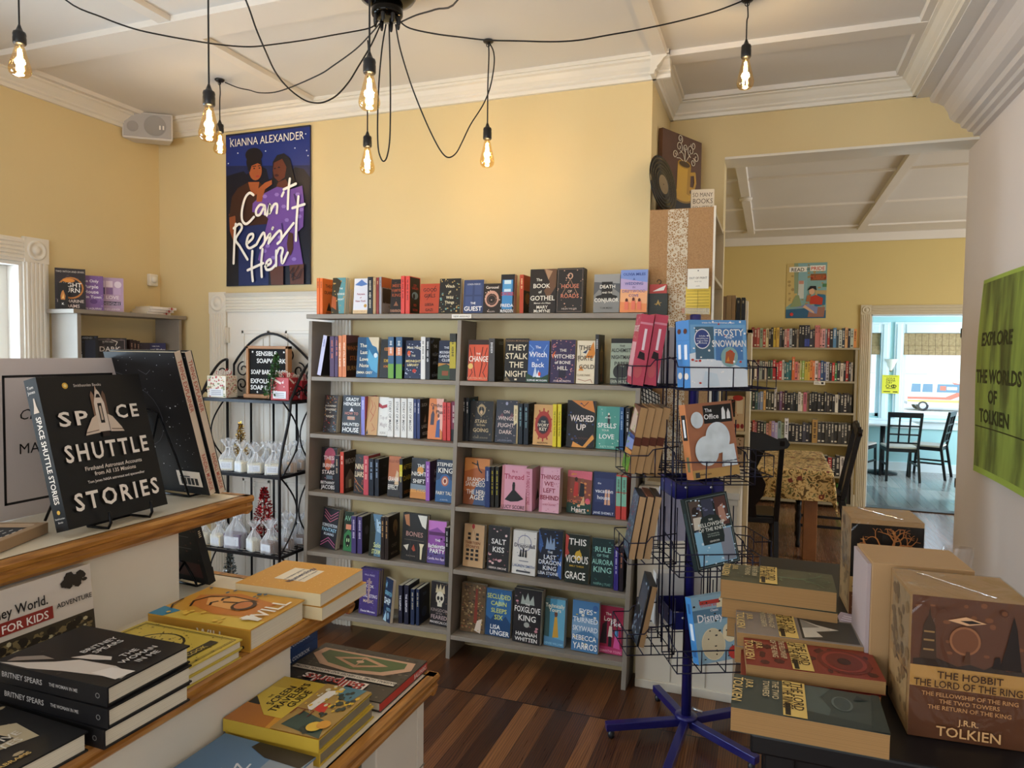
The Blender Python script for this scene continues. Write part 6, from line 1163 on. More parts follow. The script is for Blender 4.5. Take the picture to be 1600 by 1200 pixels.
for i, (z, h, c, sp_) in enumerate(((1.22, .22, 'd8b890', 'R.06 .4 .46 .9 2a2420|S 511 20 b83a34 .05|R.55 .5 .9 .9 e8d8b8|E.16 .14 .1 .07 4a3028|E.40 .14 .1 .07 b03a34|E.64 .14 .1 .07 b03a34|E.88 .14 .1 .07 8a2a2a|E.6 .95 .3 .08 b8342a'), (.94, .24, 'b89c80', 'S 512 24 6a4a3a .07|R.1 .55 .9 .7 5a4a40|R.2 .2 .5 .45 b06a5a'))):
    b = B(); b.box((-.245, 4.625, z + .001), (-.14, 4.70, z + h), M(c, .5)); art(b, sp_, frame((-.245, 4.625, z + .001), (1, 0, 0), (0, 0, 1)), .105, h)
    tag(b.build('card_box', bev=.001), ('kraft card box with red and black circles in the narrow bookcase', 'brown printed card box below the red circled one in the narrow bookcase')[i], 'box', 'card boxes in the narrow bookcase')

# ---------------------------------------------------------------- blue spinner rack
NAVY = M('211f68', .3, .2, coat=.3); INK = M('15142e', .35, .4)
PX, PY, TH = -.309, 3.145, math.radians(25)
sp_ = thing('spinner_rack', 'dark blue revolving wire book rack on a five legged base', 'book rack', (PX, PY, 0), TH)
loc = Matrix.Rotation(-TH, 4, 'Z')
b = B(); b.lathe([(.022, .05), (.022, 1.80)], NAVY, 16); b.lathe([(.05, .075), (.048, .092), (.026, .094)], NAVY, 20); b.build('pole', sp_)
b = B(); b.tube([(.02, -.02, .13), (.055, -.05, .125)], .006, M('c8c8c8', .3, .9), 8); b.build('set_screw', sp_)
for a, L in ((206, .365), (122, .33), (266, .41), (328, .36), (42, .33)):
    a = math.radians(a); d = loc @ Vector((math.cos(a), math.sin(a), 0))
    b = B(); b.bar(d * .03 + Vector((0, 0, .062)), d * L + Vector((0, 0, .052)), .036, .034, NAVY)
    lg = b.build('leg', sp_, bev=.003)
    b = B(); b.lathe([(.012, .001), (.015, .006), (.015, .024), (.006, .03), (.006, .036)], M('15151a', .4), 14, Matrix.Translation(d * (L - .025))); b.build('glide', lg)
FH = .105                                              # half size of the wire core
for z in (.52, 1.085):
    b = B()
    for k in range(4):
        R = Matrix.Rotation(k * PI / 2, 4, 'Z')
        b.box((-FH, -FH, z), (FH, -FH + .003, z + .075), NAVY, R)
        for s in (-.06, .05): b.lathe([(.0005, .003), (.005, .0025), (.006, 0)], M('c8c8cc', .3, .9), 10, R @ frame((s, -FH, z + .05), (1, 0, 0), (0, 0, 1)), cap=False)
    b.box((-FH, -.012, z), (FH, .012, z + .004), NAVY); b.box((-.012, -FH, z), (.012, FH, z + .004), NAVY)
    b.build('band', sp_)
b = B()
for k in range(4):
    R = Matrix.Rotation(k * PI / 2, 4, 'Z')
    for s in (-FH, -.055, .055): b.tube([(s, -FH, .40), (s, -FH, 1.84)], .0032, INK, 6, R)
b.build('wire_core', sp_)
b = B(); b.lathe([(.024, 1.80), (.024, 1.87), (.02, 1.875)], M('2a2470', .3), 16); b.build('pole_cap', sp_)
b = B(); b.box((-.055, -.02, 1.876), (.055, .02, 1.902), thin('clear_acrylic', 'e8eaec', .25, .1)); b.build('acrylic_holder', sp_)
LEV = (1.56, 1.185, .815, .425)
def basket(z, k):
    b = B(); R = Matrix.Rotation(k * PI / 2, 4, 'Z'); w, d0, d1 = (.15, .132)[k % 2], FH, FH + .205; r = .0026
    b.tube([(-w, -d0, z + .13), (-w, -d0 - .11, z + .115), (-w, -d0 - .13, z + .09), (-w, -d1, z + .09), (w, -d1, z + .09), (w, -d0 - .13, z + .09), (w, -d0 - .11, z + .115), (w, -d0, z + .13)], r, INK, 6, R)
    b.tube([(-w, -d0, z), (-w, -d1, z), (w, -d1, z), (w, -d0, z)], r, INK, 6, R, closed=True)
    for x in (-w, -w / 3, w / 3, w): b.tube([(x, -d0, z), (x, -d1, z), (x, -d1, z + .09)], r, INK, 6, R)
    for y in (.3, .65): b.tube([(-w, -d0 - (d1 - d0) * y, z), (w, -d0 - (d1 - d0) * y, z)], r, INK, 6, R)
    for s in (-w, w): b.tube([(s, -d0, z), (s, -d0, z + .24)], r, INK, 6, R); b.tube([(s, -d0 - .1, z), (s, -d0 - .1, z + .115)], r, INK, 6, R)
    b.build('wire_basket', sp_)
for z in LEV:
    for k in range(4): basket(z, k)
def kit(w, h, t, bgc, ops, u, nrm, z, k, yaw, lean_, roll, lab, spine='', spc=None, nm='boxed_kit', cat='boxed kit', group=None, pages=None):
    rt = k == 3
    """boxed craft kit in basket k: u along the basket, nrm out from the core"""
    if pages:
        o = book(w, h, t, bgc, ops, spine=spine, hard=True, name='hardcover_book', spc=spc, pages=pages)
    else:
        b = B(); m = M(bgc, .35); b.box((0, 0, 0), (w, t, h), m)
        if spc: b.box((w, 0, 0), (w + .0004, t, h), M(spc, .6)) if rt else b.box((-.0004, 0, 0), (0, t, h), M(spc, .35))
        art(b, ops, frame((0, 0, 0), (1, 0, 0), (0, 0, 1)), w, h)
        if spine: art(b, spine, frame((w + .0004, 0, 0), (0, 1, 0), (0, 0, 1)) if rt else frame((-.0004, t, 0), (0, -1, 0), (0, 0, 1)), t, h)
        o = b.build(nm, bev=.001)
    o.matrix_world = Matrix.Translation((PX, PY, 0)) @ Matrix.Rotation(TH + k * PI / 2, 4, 'Z') @ Matrix.Translation((u, -FH - nrm, z + .0045 + t * math.sin(math.radians(lean_)) + max(0, w * math.sin(math.radians(roll))))) @ Matrix.Rotation(math.radians(yaw), 4, 'Z') @ Matrix.Rotation(math.radians(roll), 4, 'Y') @ Matrix.Rotation(-math.radians(lean_), 4, 'X')
    return tag(o, lab, cat, group)
SNOW = 'R.02 .0 .98 .93 7ab0dc|P e8f0f8 0 0 1 0 1 .25 .7 .36 .4 .42 .1 .52 0 .5|R.1 .42 .42 .9 4a6a80|R.45 .40 .93 .88 4f7fb8|E.22 .72 .14 .15 f0f0f4|E.22 .72 .125 .135 3a4a8a|T.22 .765 .026 e8ecf4 Includes|T.22 .73 .026 e8ecf4 everything you|T.22 .695 .026 e8ecf4 need to make|T.22 .66 .026 e8ecf4 two friends|T.68 .82 .11 f4f4f0 FROSTY|T.68 .74 .045 f4f4f0 THE|T.68 .655 .11 f4f4f0 SNOWMAN|T.68 .58 .025 e8e8f0 crochet|T.5 .962 .03 f0f0f0 create the festive christmas project|E.68 .45 .15 .15 8ab0b0|P b05a34 .60 .36 .74 .34 .78 .5 .70 .56 .62 .52|P d88a3a .62 .38 .68 .38 .66 .46|S 521 30 ffffff .022|P d8e8f4 .2 .02 .5 .02 .45 .2 .25 .24|S 522 8 c03a34 .03'
SNOWS = 'R0 .30 1 .31 3a74b0|R0 .5 1 .505 3a74b0|R0 .7 1 .705 3a74b0|R0 .12 1 .125 3a74b0|R.3 .42 .7 .64 e8ecf4|E.5 .17 .3 .05 e8e0d8|E.5 .84 .25 .04 5a3424'
kit(.26, .27, .055, '5a9ad4', SNOW, -.115, .185, LEV[0], 0, 11, 4, -1, 'light blue winter craft kit box facing the room, top of the spinner rack', SNOWS, '4a8ac8', group='winter craft kits')
kit(.26, .27, .055, '5a9ad4', '', -.120, .124, LEV[0], 0, 11, 4, -1, 'second light blue kit box close behind the front one, top of the spinner rack', SNOWS, '4a8ac8', group='winter craft kits')
def window_glint():
    return M('d4e2ea', .10, .9, noise=.15, nscale=18, bump=.35, bscale=30)  # mottled blue-white painted in for reflections on the clear plastic
OF = 'R.0 .0 1 .12 c09858|R.36 .72 .97 .96 161616|T.47 .90 .055 f4f4f4 The|T.52 .815 .075 f4f4f4 Office|P f0f0f0 .74 .76 .82 .76 .83 .86 .80 .93 .76 .90|P f0f0f0 .85 .76 .93 .76 .93 .84 .90 .90 .86 .84|T.6 .68 .035 5a2a1a AMIGURUMI|T.6 .63 .03 5a2a1a crochet kit|T.25 .06 .03 3a2a1a includes yarn|R.05 .02 .14 .09 3a3a3a'
o = kit(.225, .305, .045, 'a86a48', OF, -.085, .160, LEV[1], 0, 15, 8, -4, 'brown kit box with black title panel and clear windows on the spinner rack', 'R.15 .52 .85 .86 161616|R.35 .56 .65 .8 e8e8e8|R.3 .1 .7 .3 6a6a4a', 'c47a48')
b = B(); T = frame((0, 0, 0), (1, 0, 0), (0, 0, 1))
def disc(cu, cv, ru, rv, l, n=24): b.poly([((cu + ru * math.cos(2 * PI * i / n)) * .225, (cv + rv * math.sin(2 * PI * i / n)) * .305, l) for i in range(n)], FO, T)
FO = window_glint(); disc(.2, .78, .13, .11, .0052); disc(.6, .52, .26, .21, .0050); disc(.34, .36, .25, .2, .0054); b.poly([(.62 * .225, .13 * .305, .0052), (.96 * .225, .13 * .305, .0052), (.93 * .225, .42 * .305, .0052), (.68 * .225, .40 * .305, .0052)], FO, T); b.build('clear_window', o)
KN = 'F 8a9a9a .03 .008|R.08 .55 .33 .95 5a4a42|E.2 .8 .08 .07 2a1c18|P d8d0c0 .1 .55 .32 .55 .3 .72 .12 .72|R.36 .62 .62 .95 3a3f55|S 531 20 6a7090 .05|R.66 .55 .93 .95 5a3630|P b88a78 .7 .58 .88 .6 .85 .85 .72 .8|R.08 .05 .93 .52 8ac0e0|S 532 50 d8ecf8 .03|R.64 .06 .92 .5 8a90a0|P 1d2b2a .25 .32 .72 .32 .75 .4 .75 .62 .68 .7 .5 .73 .3 .7 .24 .62 .24 .4|T.5 .66 .03 e8ece4 THE|T.5 .60 .06 e8ece4 FELLOWSHIP|T.5 .53 .055 e8ece4 OF THE KNITS|T.5 .46 .02 a8b8b0 THE UNOFFICIAL|T.5 .43 .02 a8b8b0 KNITTING BOOK|T.5 .36 .025 e8ece4 GENEROSA'
kit(.205, .29, .03, '1f2b2b', KN, -.060, .165, LEV[2], 0, 14, 12, -7, 'dark green pattern hardback with pale blue pictures on the third spinner level', 'R.3 .2 .7 .8 3a4a4a', nm='pattern_book', cat='book', pages='cfc4ae')
DS = 'E.82 .80 .2 .17 e8dcb8|R0 .62 .85 .80 5a7f9a|T.42 .86 .05 d84a3a crochet kit|R.2 .87 .7 .93 b83a30|T.55 .775 .04 f4f4f8 Classic|T.42 .68 .13 f4f4f8 Disney|T.4 .6 .03 e8ecf0 CROCHET|E.42 .27 .3 .24 e8dcb8|E.42 .27 .28 .225 d8ccaa|S 541 12 2a2420 .04|E.85 .40 .17 .14 e8dcb8|S 542 8 3a3430 .03|E.92 .10 .16 .1 c03a30'
kit(.185, .265, .045, '8fb4c8', DS, -.045, .165, LEV[3], 0, 12, 12, -3, 'pale blue craft kit box with cream circles on the lowest spinner level', 'R.25 .35 .75 .6 e8f0f8|R.2 .1 .8 .2 3a6aa0|R.3 .75 .7 .9 3a6aa0', '4a90d0')
PK = 'S 551 30 e8a0b0 .05|R.1 .1 .9 .6 d8a0a8|T.5 .8 .1 f4e0e4 CROCHET'
for i in range(2): kit(.175, .30, .054, 'b8344f', PK, -.0935, .175 - .060 * i, LEV[0], 3, -8, 8, 2, ('nearer rose pink kit box in the top left basket of the spinner rack', 'inner rose pink kit box in the top left basket of the spinner rack')[i], 'R0 .86 1 .89 d88a98|R.42 .5 .62 .8 f0d8dc|P 241418 .2 .38 .8 .36 .7 .46 .3 .48|E.4 .2 .3 .1 c85a60', 'c4455a', group='rose pink kits')
LND = 'R0 .55 1 1 6a4030|S 561 30 a07a60 .05|P c8b0a0 .1 .6 .9 .6 .8 .9 .2 .95|R0 .48 1 .56 2a3a7a|P 8090c8 0 .3 1 .35 1 .5 0 .48|P d89a5a 0 .2 1 .24 1 .32 0 .3|P 5a8a2a 0 0 1 0 1 .24 .5 .18 0 .24|S 562 20 8ab83a .06'
for i, (n_, c, l_) in enumerate(((.185, '6a4030', 10), (.152, 'a8845a', 10), (.119, 'a8845a', 10), (.086, '6b5a48', 10))):
    o = kit(.175, .285, .03, c, LND if i == 0 else '', -.0935, n_, LEV[1], 3, -6, 10, 2, 'tan edged puzzle book in the second left basket, %s from the outside' % O4[i], 'R0 .42 1 .55 5a2a1a' if i else 'R0 0 1 1 b08a5c|R0 .42 1 .55 5a2a1a', 'b08a5c', group='tan edged books in the spinner rack', nm='puzzle_book', cat='book')
for i in range(3):
    kit(.175, .275, .03, ('3a4a5a', '8a5a4a', '4a4038')[i], 'S 563 60 8aa0b0 .05|S 564 20 c83a30 .04' if i == 0 else '', -.0935, .172 - .034 * i, LEV[2], 3, -8, 9, 2, 'tan edged book in the third left basket, %s from the outside' % O4[i], 'R0 0 .12 1 2a2420', 'b8946a', group='tan edged books in the third left basket', nm='pattern_book', cat='book')
kit(.19, .275, .032, '222024', 'S 565 30 8a98a8 .06|R.1 .5 .9 .9 4a4a52', -.12, .12, LEV[3], 3, -8, 11, 2, 'single black tan edged book in the lowest left basket', 'R0 0 .3 1 161416', 'a8845a', nm='pattern_book', cat='book')
kit(.20, .26, .05, 'd0ccd0', 'S 571 20 5a5a68 .05', -.10, .13, LEV[0], 2, 0, 6, 0, 'grey white kit box in the back basket, top spinner level', 'E.5 .2 .3 .08 6a6a70|E.5 .5 .3 .08 8a7a6a|E.5 .8 .3 .08 6a6a70', 'd4d0d4')
kit(.20, .26, .03, 'c8c4d8', '', -.12, .13, LEV[2], 2, 0, 5, 0, 'lavender grey leaflet pack in the back basket, third spinner level', 'R.2 .5 .8 .9 a8a4bc', 'ccc8dc')
kit(.22, .25, .05, 'e0dcd8', 'S 572 20 3a3a44 .05', -.12, .13, LEV[3], 2, 0, 5, 0, 'white kit box with small dark drawings in the back basket, lowest level', 'E.5 .75 .3 .06 b83a44|E.5 .5 .35 .09 2a2a30|E.5 .25 .3 .08 2a2a30', 'e4e0dc')

# ---------------------------------------------------------------- tall black display table with fantasy paperbacks
BLK = M('0e0d0f', .4, spec=.3)
ZT = 1.15
tb = thing('display_table', 'tall black display table carrying fantasy paperbacks in the right foreground', 'table')
TX0, TX1, TY0, TY1 = -.012, .56, 1.055, 2.02
b = B(); b.box((TX0, TY0, ZT - .03), (TX1, TY1, ZT), BLK); b.build('tabletop', tb, bev=.004)
for x in (TX0 + .02, TX1 - .06):
    for y in (TY0 + .02, TY1 - .06):
        b = B(); b.box((x, y, 0), (x + .042, y + .042, ZT - .03), BLK); b.build('leg', tb, bev=.003)
b = B(); b.box((TX0 + .03, TY0 + .04, ZT - .09), (TX1 - .03, TY1 - .04, ZT - .03), BLK); b.build('apron', tb)
b = B(); b.box((TX0 + .03, TY0 + .03, .86), (TX1 - .03, TY1 - .03, .88), BLK); b.build('lower_shelf', tb)
flat(.14, .21, .03, 'c08478', 'S 601 30 a86a60 .06', '', TX0 + .065, TY0 + .20, .88, math.radians(-90), 'dusty pink book on the lower shelf of the tall black table')
def lotr(bgc, art_, t1, t2):
    return art_ + '|R0 .345 1 .50 d8b868|R.66 .36 .98 .395 1a1612|T.42 .455 .075 3a2a14 THE LORD|T.42 .385 .075 3a2a14 OF THE RINGS|T.35 .30 .05 c8b890 %s|T.35 .235 .05 c8b890 %s|T.3 .12 .055 d8bc78 J.R.R.|T.5 .04 .075 d8bc78 TOLKIEN' % (t1, t2)
MAPA = 'P 4a5652 0 .5 1 .5 1 .62 .6 .66 .3 .60 0 .68|P 2a3634 .75 .5 1 .5 1 .98 .85 .9|E.4 .74 .2 .07 5a6662|E.4 .74 .18 .055 3c4846|P 243030 .1 .85 .25 .82 .2 .92|P 2a3634 0 .95 1 .9 1 1 0 1'
TREE = 'L .05 5a6a50 .5 .5 .5 .75|L .03 5a6a50 .5 .7 .3 .85 .15 .9|L .03 5a6a50 .5 .7 .7 .85 .85 .9|L .02 5a6a50 .4 .78 .4 .95|L .02 5a6a50 .6 .78 .6 .95|L .02 5a6a50 .5 .75 .5 .98|L .012 5a6a50 .3 .85 .25 .96|L .012 5a6a50 .7 .85 .75 .96|S 611 30 6a7a5c .03'
EYE_ = 'S 612 30 4a1a14 .1|E.5 .75 .42 .2 6a241c|E.5 .75 .36 .165 8a3228|E.5 .75 .3 .135 6a241c|E.5 .75 .12 .05 3a1410'
MTN = 'R.06 .53 .94 .98 3a3834|P c8c0b0 .1 .55 .9 .55 .8 .7 .6 .66 .45 .85 .3 .68|P 8a8478 .1 .55 .5 .55 .4 .7 .25 .62|P e0d8c8 .4 .78 .45 .85 .5 .78'
PG = 'a17a48'
A9 = math.radians(-90)
def pulp(w, h, t, bgc, ops, x, y, z, yaw, lab, grp):
    return flat(w, h, t, bgc, ops, '', x, y, z, yaw, lab, grp, pages=PG)
G1 = 'fantasy paperbacks on the tall black table'
pulp(.113, .208, .036, '39433f', lotr('', MAPA, 'THE TWO', 'TOWERS'), -.040, 1.163, ZT, A9, 'dark green grey paperback with yellow title band, nearest on the tall table', G1)
o = pulp(.11, .205, .026, '7f2f24', '', -.034, 1.288, ZT, A9 + .04, 'lower red covered paperback under the curling one on the tall table', G1)
o = pulp(.11, .205, .022, '7f2f24', lotr('', EYE_, 'THE FELLOWSHIP', 'OF THE RING'), -.030, 1.286, ZT + .0275, A9 + .07, 'brick red paperback with curling cover and yellow title band', G1)
pulp(.112, .205, .03, '857b72', '', -.050, 1.402, ZT, A9 + .05, 'lower grey brown paperback under the mountain covered one', G1)
pulp(.112, .205, .026, '857b72', lotr('', MTN, 'SHAPING OF', 'MIDDLE-EARTH'), -.048, 1.400, ZT + .031, A9 + .06, 'grey brown paperback with pale mountain and yellow title band', G1)
for i in range(3): pulp(.112, .206, .0375, '4a4a34', lotr('', TREE, 'THE RETURN', 'OF THE KING') if i == 2 else '', -.078 + (.010, .006, 0)[i], 1.520 - .004 * i, ZT + .0383 * i, A9 + (.03, -.03, .0)[i], 'olive green tree covered paperback, %s of the stack of three on the tall table' % ('bottom', 'middle', 'top')[i], G1)
# boxed sets
def boxed(x, y, yaw, w, d, h, face, ops, lab, side='8a6a4a', nm='boxed_set', tape=True, sideops=''):
    t = thing(nm, lab, 'boxed set', (x, y, ZT + .001), yaw, 'shrink wrapped boxed sets')
    b = B(); b.box((0, 0, 0), (w, d, h), M('a8855a', .45)); art(b, ops, frame((0, 0, 0), (1, 0, 0), (0, 0, 1)), w, h)
    art(b, sideops, frame((0, d, 0), (0, -1, 0), (0, 0, 1)), d, h); b.build('slipcase', t, bev=.001)
    if tape:
        f = thin('shrink_film', 'f4f2ee', .015, .14, edge=.12); nt = f.node_tree
        n = nt.nodes.new('ShaderNodeTexNoise'); n.inputs['Scale'].default_value = 7; n.inputs['Detail'].default_value = 3; n.inputs['Distortion'].default_value = 2.0
        tc = nt.nodes.new('ShaderNodeTexCoord'); bp = nt.nodes.new('ShaderNodeBump'); bp.inputs['Strength'].default_value = .5; bp.inputs['Distance'].default_value = .02
        nt.links.new(tc.outputs['Object'], n.inputs['Vector']); nt.links.new(n.outputs['Fac'], bp.inputs['Height'])
        g = [q for q in nt.nodes if 'Roughness' in q.inputs][0]; nt.links.new(bp.outputs[0], g.inputs['Normal'])
        b = B(); e = .0012
        b.box((-e, -e, -.0005), (w + e, d + e, h + e), f); b.build('shrink_film', t)
        b = B(); rd = random.Random(int(x * 1000)); T = Matrix.Translation((0, 0, h + e + .0004))
        pts = [(w * (.22 + .5 * i / 9) + rd.uniform(-.002, .002), d * (.85 - .75 * i / 9), .0008 * (i % 2)) for i in range(10)]
        b.tube(pts, .0013, thin('film_seam', 'ffffff', .55, .15), 5, T); b.build('film_seam', t)
    return t
FACE1 = 'R0 .5 1 1 5a3420|S 621 40 7a4a2a .04|R0 0 1 .36 5e3822|R0 .36 1 .51 b88c4c|P 2a1c14 .02 0.510 .98 0.510 .98 0.544 .8 0.535 .72 0.578 .62 0.527 .5 0.552 .4 0.527 .2 0.578 .02 0.552|P 3a281a .08 0.561 .22 0.561 .20 0.797 .16 0.865 .15 0.932 .14 0.865 .10 0.797|R.105 0.620 .195 0.632 8a6a40|R.105 0.687 .195 0.700 8a6a40|R.105 0.747 .195 0.759 8a6a40|P 1e1410 .74 0.544 .92 0.544 .89 0.713 .87 0.831 .84 0.916 .82 0.831 .79 0.713|P 1e1410 .68 0.544 .76 0.544 .74 0.628 .70 0.620|E.45 0.713 .13 .10 8a5a3a|E.45 0.713 .11 .085 6a4028|P c89a70 .3 0.848 .45 0.882 .62 0.848 .46 0.823|P 1e1410 .40 0.852 .50 0.861 .58 0.848 .48 0.835|E.76 0.932 .035 .025 4a2a18|E.76 0.932 .024 .016 6a3e22|L .006 4a2a18 .2 0.916 .27 0.932 .3 0.907|P 4a2e1c .44 0.561 .50 0.561 .49 0.645 .46 0.645|T.5 .465 .055 3a2212 THE HOBBIT|T.5 .40 .055 3a2212 THE LORD OF THE RINGS|T.5 .325 .032 b08050 THE FELLOWSHIP OF THE RING|T.5 .28 .032 b08050 THE TWO TOWERS|T.5 .235 .032 b08050 THE RETURN OF THE KING|T.5 .15 .045 c89c68 J.R.R.|T.5 .075 .075 c89c68 TOLKIEN'
SIDE1 = 'R.1 .45 .9 .97 9a8468|S 622 30 6a5844 .12|R.1 .05 .9 .4 b89a70|S 623 20 8a7050 .1'
boxed(.203, 1.135, .06, .150, .128, .207, '6a3e22', FACE1, 'near brown boxed set with two dark towers and yellow title band', sideops=SIDE1)
FACE2 = 'R0 .40 1 .95 15110f|R0 0 1 .24 7a4a2c|R0 .24 1 .40 c8a468|T.5 .36 .05 3a2212 THE HOBBIT|T.5 .28 .06 3a2212 THE LORD OF THE RINGS|T.5 .19 .045 c8a070 THE FELLOWSHIP OF THE RING|T.5 .13 .045 c8a070 THE TWO TOWERS|T.5 .07 .045 c8a070 THE RETURN OF THE KING'
br_ = []
rd = random.Random(77)
def limb(x, y, a, L, w, n):
    if n == 0 or L < .02: return
    pts = [(x, y)]
    for i in range(4): a += rd.uniform(-.35, .35); x += math.cos(a) * L / 4; y += math.sin(a) * L / 4 * .72; pts.append((x, y))
    br_.append('L %.3f a86a38 ' % w + ' '.join('%.3f %.3f' % (min(.97, max(.03, p)), min(.93, max(.42, q))) for p, q in pts))
    for s in (-.55, .5): limb(x, y, a + s * rd.uniform(.6, 1.3), L * .68, w * .62, n - 1)
FACE2 += '|P a86a38 .47 .42 .62 .42 .57 .60 .58 .70 .50 .70 .51 .58'
for a0 in (.15, .75, 1.25, 1.9, 2.4, 2.95): limb(.54, .66, a0, .2, .03, 4)
FACE2 += '|' + '|'.join(br_)
for u, v in ((.55, .9), (.14, .82), (.12, .66), (.10, .55)): FACE2 += '|P b87a40 %.3f %.3f %.3f %.3f %.3f %.3f %.3f %.3f' % (u, v + .035, u + .008, v, u, v - .035, u - .008, v) + '|P b87a40 %.3f %.3f %.3f %.3f %.3f %.3f %.3f %.3f' % (u - .045, v, u, v + .006, u + .045, v, u, v - .006)
boxed(.172, 1.625, .06, .137, .125, .207, '15110f', FACE2, 'far boxed set with copper tree on black, at the back of the tall table', sideops=SIDE1)
t = boxed(.170, 1.290, .08, .150, .125, .206, 'b09068', '', 'middle boxed set turned with its pale page edges outward, behind the near brown one', tape=False)
b = B(); b.box((-.006, .006, .004), (-.0002, .119, .202), pagem('b8a8a8', 1)); b.build('page_edges', t)
# wrapped bundle and leaflet
t = thing('wrapped_bundle', 'clear plastic bag of brown sticks standing by the far boxed set', 'bundle', (.305, 1.50, ZT + .001), .1)
b = B()
for i in range(4): b.box((.009 * i - .02, -.01 + .003 * i, .002), (.009 * i - .0125, .012, .165 - .008 * (i % 2)), M(('8a5a44', '5a3a30', '9a6a50', '4a3028')[i], .6), Matrix.Rotation(.16, 4, 'Y'))
b.build('sticks', t)
b = B(); b.grid(lambda u, v: (.035 * v + (.034 - .008 * v * v) * math.cos(2 * PI * u) * (1 + .08 * math.sin(6 * PI * u + 9 * v)), (.022 - .010 * v) * math.sin(2 * PI * u), .195 * v), 28, 12, thin('poly_bag', 'f2f0ee', .14, .12, edge=.4)); b.build('plastic_bag', t)
lf = B(); lf.box((0, 0, 0), (.07, .10, .0015), M('a89aa8', .6))
for i in range(6): lf.box((.01, .012 + .013 * i, .0015), (.06, .016 + .013 * i, .0018), M('d8d0dc', .6))
o = lf.build('leaflet', loc=(.128, 1.535, ZT + .001), rot=(0, 0, -.3)); tag(o, 'lavender grey printed leaflet lying between the green stack and the far boxed set', 'leaflet')

# ---------------------------------------------------------------- reading room: wall bookcases, table, chairs
SHG = M('a3987f', .5, noise=.05)
rc = thing('bookcase', 'grey green wall bookcase full of spines in the reading room', 'bookcase')
CX0, CX1, CY0, CY1 = -.74, .905, 8.50, 8.70
LVL = (1.795, 1.425, 1.075, .725, .365, .06)
b = B(); b.box((CX0, CY0, 0), (CX0 + .025, CY1, LVL[0]), SHG); b.build('upright', rc)
b = B(); b.box((CX1 - .025, CY0, 0), (CX1, CY1, LVL[0]), SHG); b.build('upright', rc)
b = B(); b.box((-.235, CY0 + .002, 0), (-.212, CY1, LVL[0] - .02), SHG); b.build('upright', rc)
for i, z in enumerate(LVL):
    b = B(); x0, x1 = (CX0 - .03, CX1 + .02) if i == 0 else (CX0 + .025, CX1 - .025); b.box((x0, CY0 - (.01 if i == 0 else 0), z - .02), (x1, CY1, z), SHG); b.build('shelf_board', rc)
ROWS = ('8a3a34 8a3a34 c0605a 8fa08a b03a2a d8c8a0 232020 2a2826 d8b84a d8b050 4a4a52 232026 d8a8a0 b85a5a a8b0b8 2a2624 2a2624 9a8a78 1e1e22 1e1e22 2a2c3a 2a2c3a 3a3a48 4a4a58 c87a74 c87a74 d8908a d8a0a0 7a7a88 a83a3a 26262a 5a88b0 30404a c8ccc0 2a3a4a d8a878 23232e b0b8a8 d88a4a',
 'c87a6a 3a3030 e8dcd0 6a3030 a0a8a0 3a3a42 c8b8a8 2f4a3a 4a6a60 b83038 b83038 d84048 c8c8c0 2a5a60 3a7a80 2a6a70 d8703a d87a7a d8a088 b8c070 98b860 c8b04a d8b048 d88a48 d87848 e0d0d0 d88a98 3a5a88 3a4a78 c8c8d0 2a2a30 c03030 3a8050 2a2a30 d8c8b8 26262a c03a3a 2a2a30 d8d0c8',
 '5a6a50 2a2c30 3a5a58 7a8ab0 8a98b8 d8a868 3a3a34 5a5a50 2a2a28 d8d4d8 3a2a30 7a5a80 4a1a2a 20202a 26262a 3a3f44 2a2a30 1f2a30 d8d0c8 e0d8c8 c86a80 8a7a68 2a2a2e 1a1c20 26262c 303036 1a1a1e 2c2c30 3a3434 202024 2a2a30 e0d8c8 303038 26262a 2a2024 1e1e22 2a2a30',
 '3a2424 a83a34 c8808a 2a2428 303038 3a4a40 d89a90 c08a70 a08ab8 b8b0d0 8aa0a0 98a890 e4e4ec 24242a 2a2a30 3a3a40 20202a 4a4a58 30303a 2a2a2e b08a50 3a3a3c 2a2a2c 44423e 303030 4a4844 2a2a2c 3c3a38 2e2e2e 484642 2a2a2a',
 '3a2a2a 2a2a30 c8c0b0 4a3a30 202428 8a3a34 2a2a30 5a5a60 303038 8a7a60 26262a 3a3a40 202428 2a2a30 c03a3a 2a2426 8a3a34 d8c8b8 3a3438 26262c a83a3a 2a2a2c 303036 d8d0c8 26262a')
NAMES = {}
def cname(h):
    r, g, b_ = [int(h[i:i + 2], 16) for i in (0, 2, 4)]; v = max(r, g, b_); s_ = v - min(r, g, b_)
    if v < 70: return 'near black'
    if s_ < 26: return 'white' if v > 200 else 'pale grey' if v > 150 else 'grey'
    if r == v: return ('pink' if b_ > 110 and r > 180 else 'red') if g < r * .58 else ('cream' if r > 210 and b_ > 170 else ('yellow' if g > r * .75 else 'orange' if r > 190 else 'brown'))
    if g == v: return 'green'
    return 'violet' if r > g else 'blue'
ORD = 'first second third fourth fifth sixth seventh eighth ninth tenth eleventh twelfth thirteenth fourteenth fifteenth sixteenth seventeenth eighteenth nineteenth twentieth'.split()
ORD += ['twenty-' + x for x in ORD[:9]] + ['thirtieth'] + ['thirty-' + x for x in ORD[:9]] + ['fortieth', 'forty-first', 'forty-second']
RN = ('top of', 'second shelf of', 'third shelf of', 'fourth shelf of', 'fifth shelf of')
rd = random.Random(5)
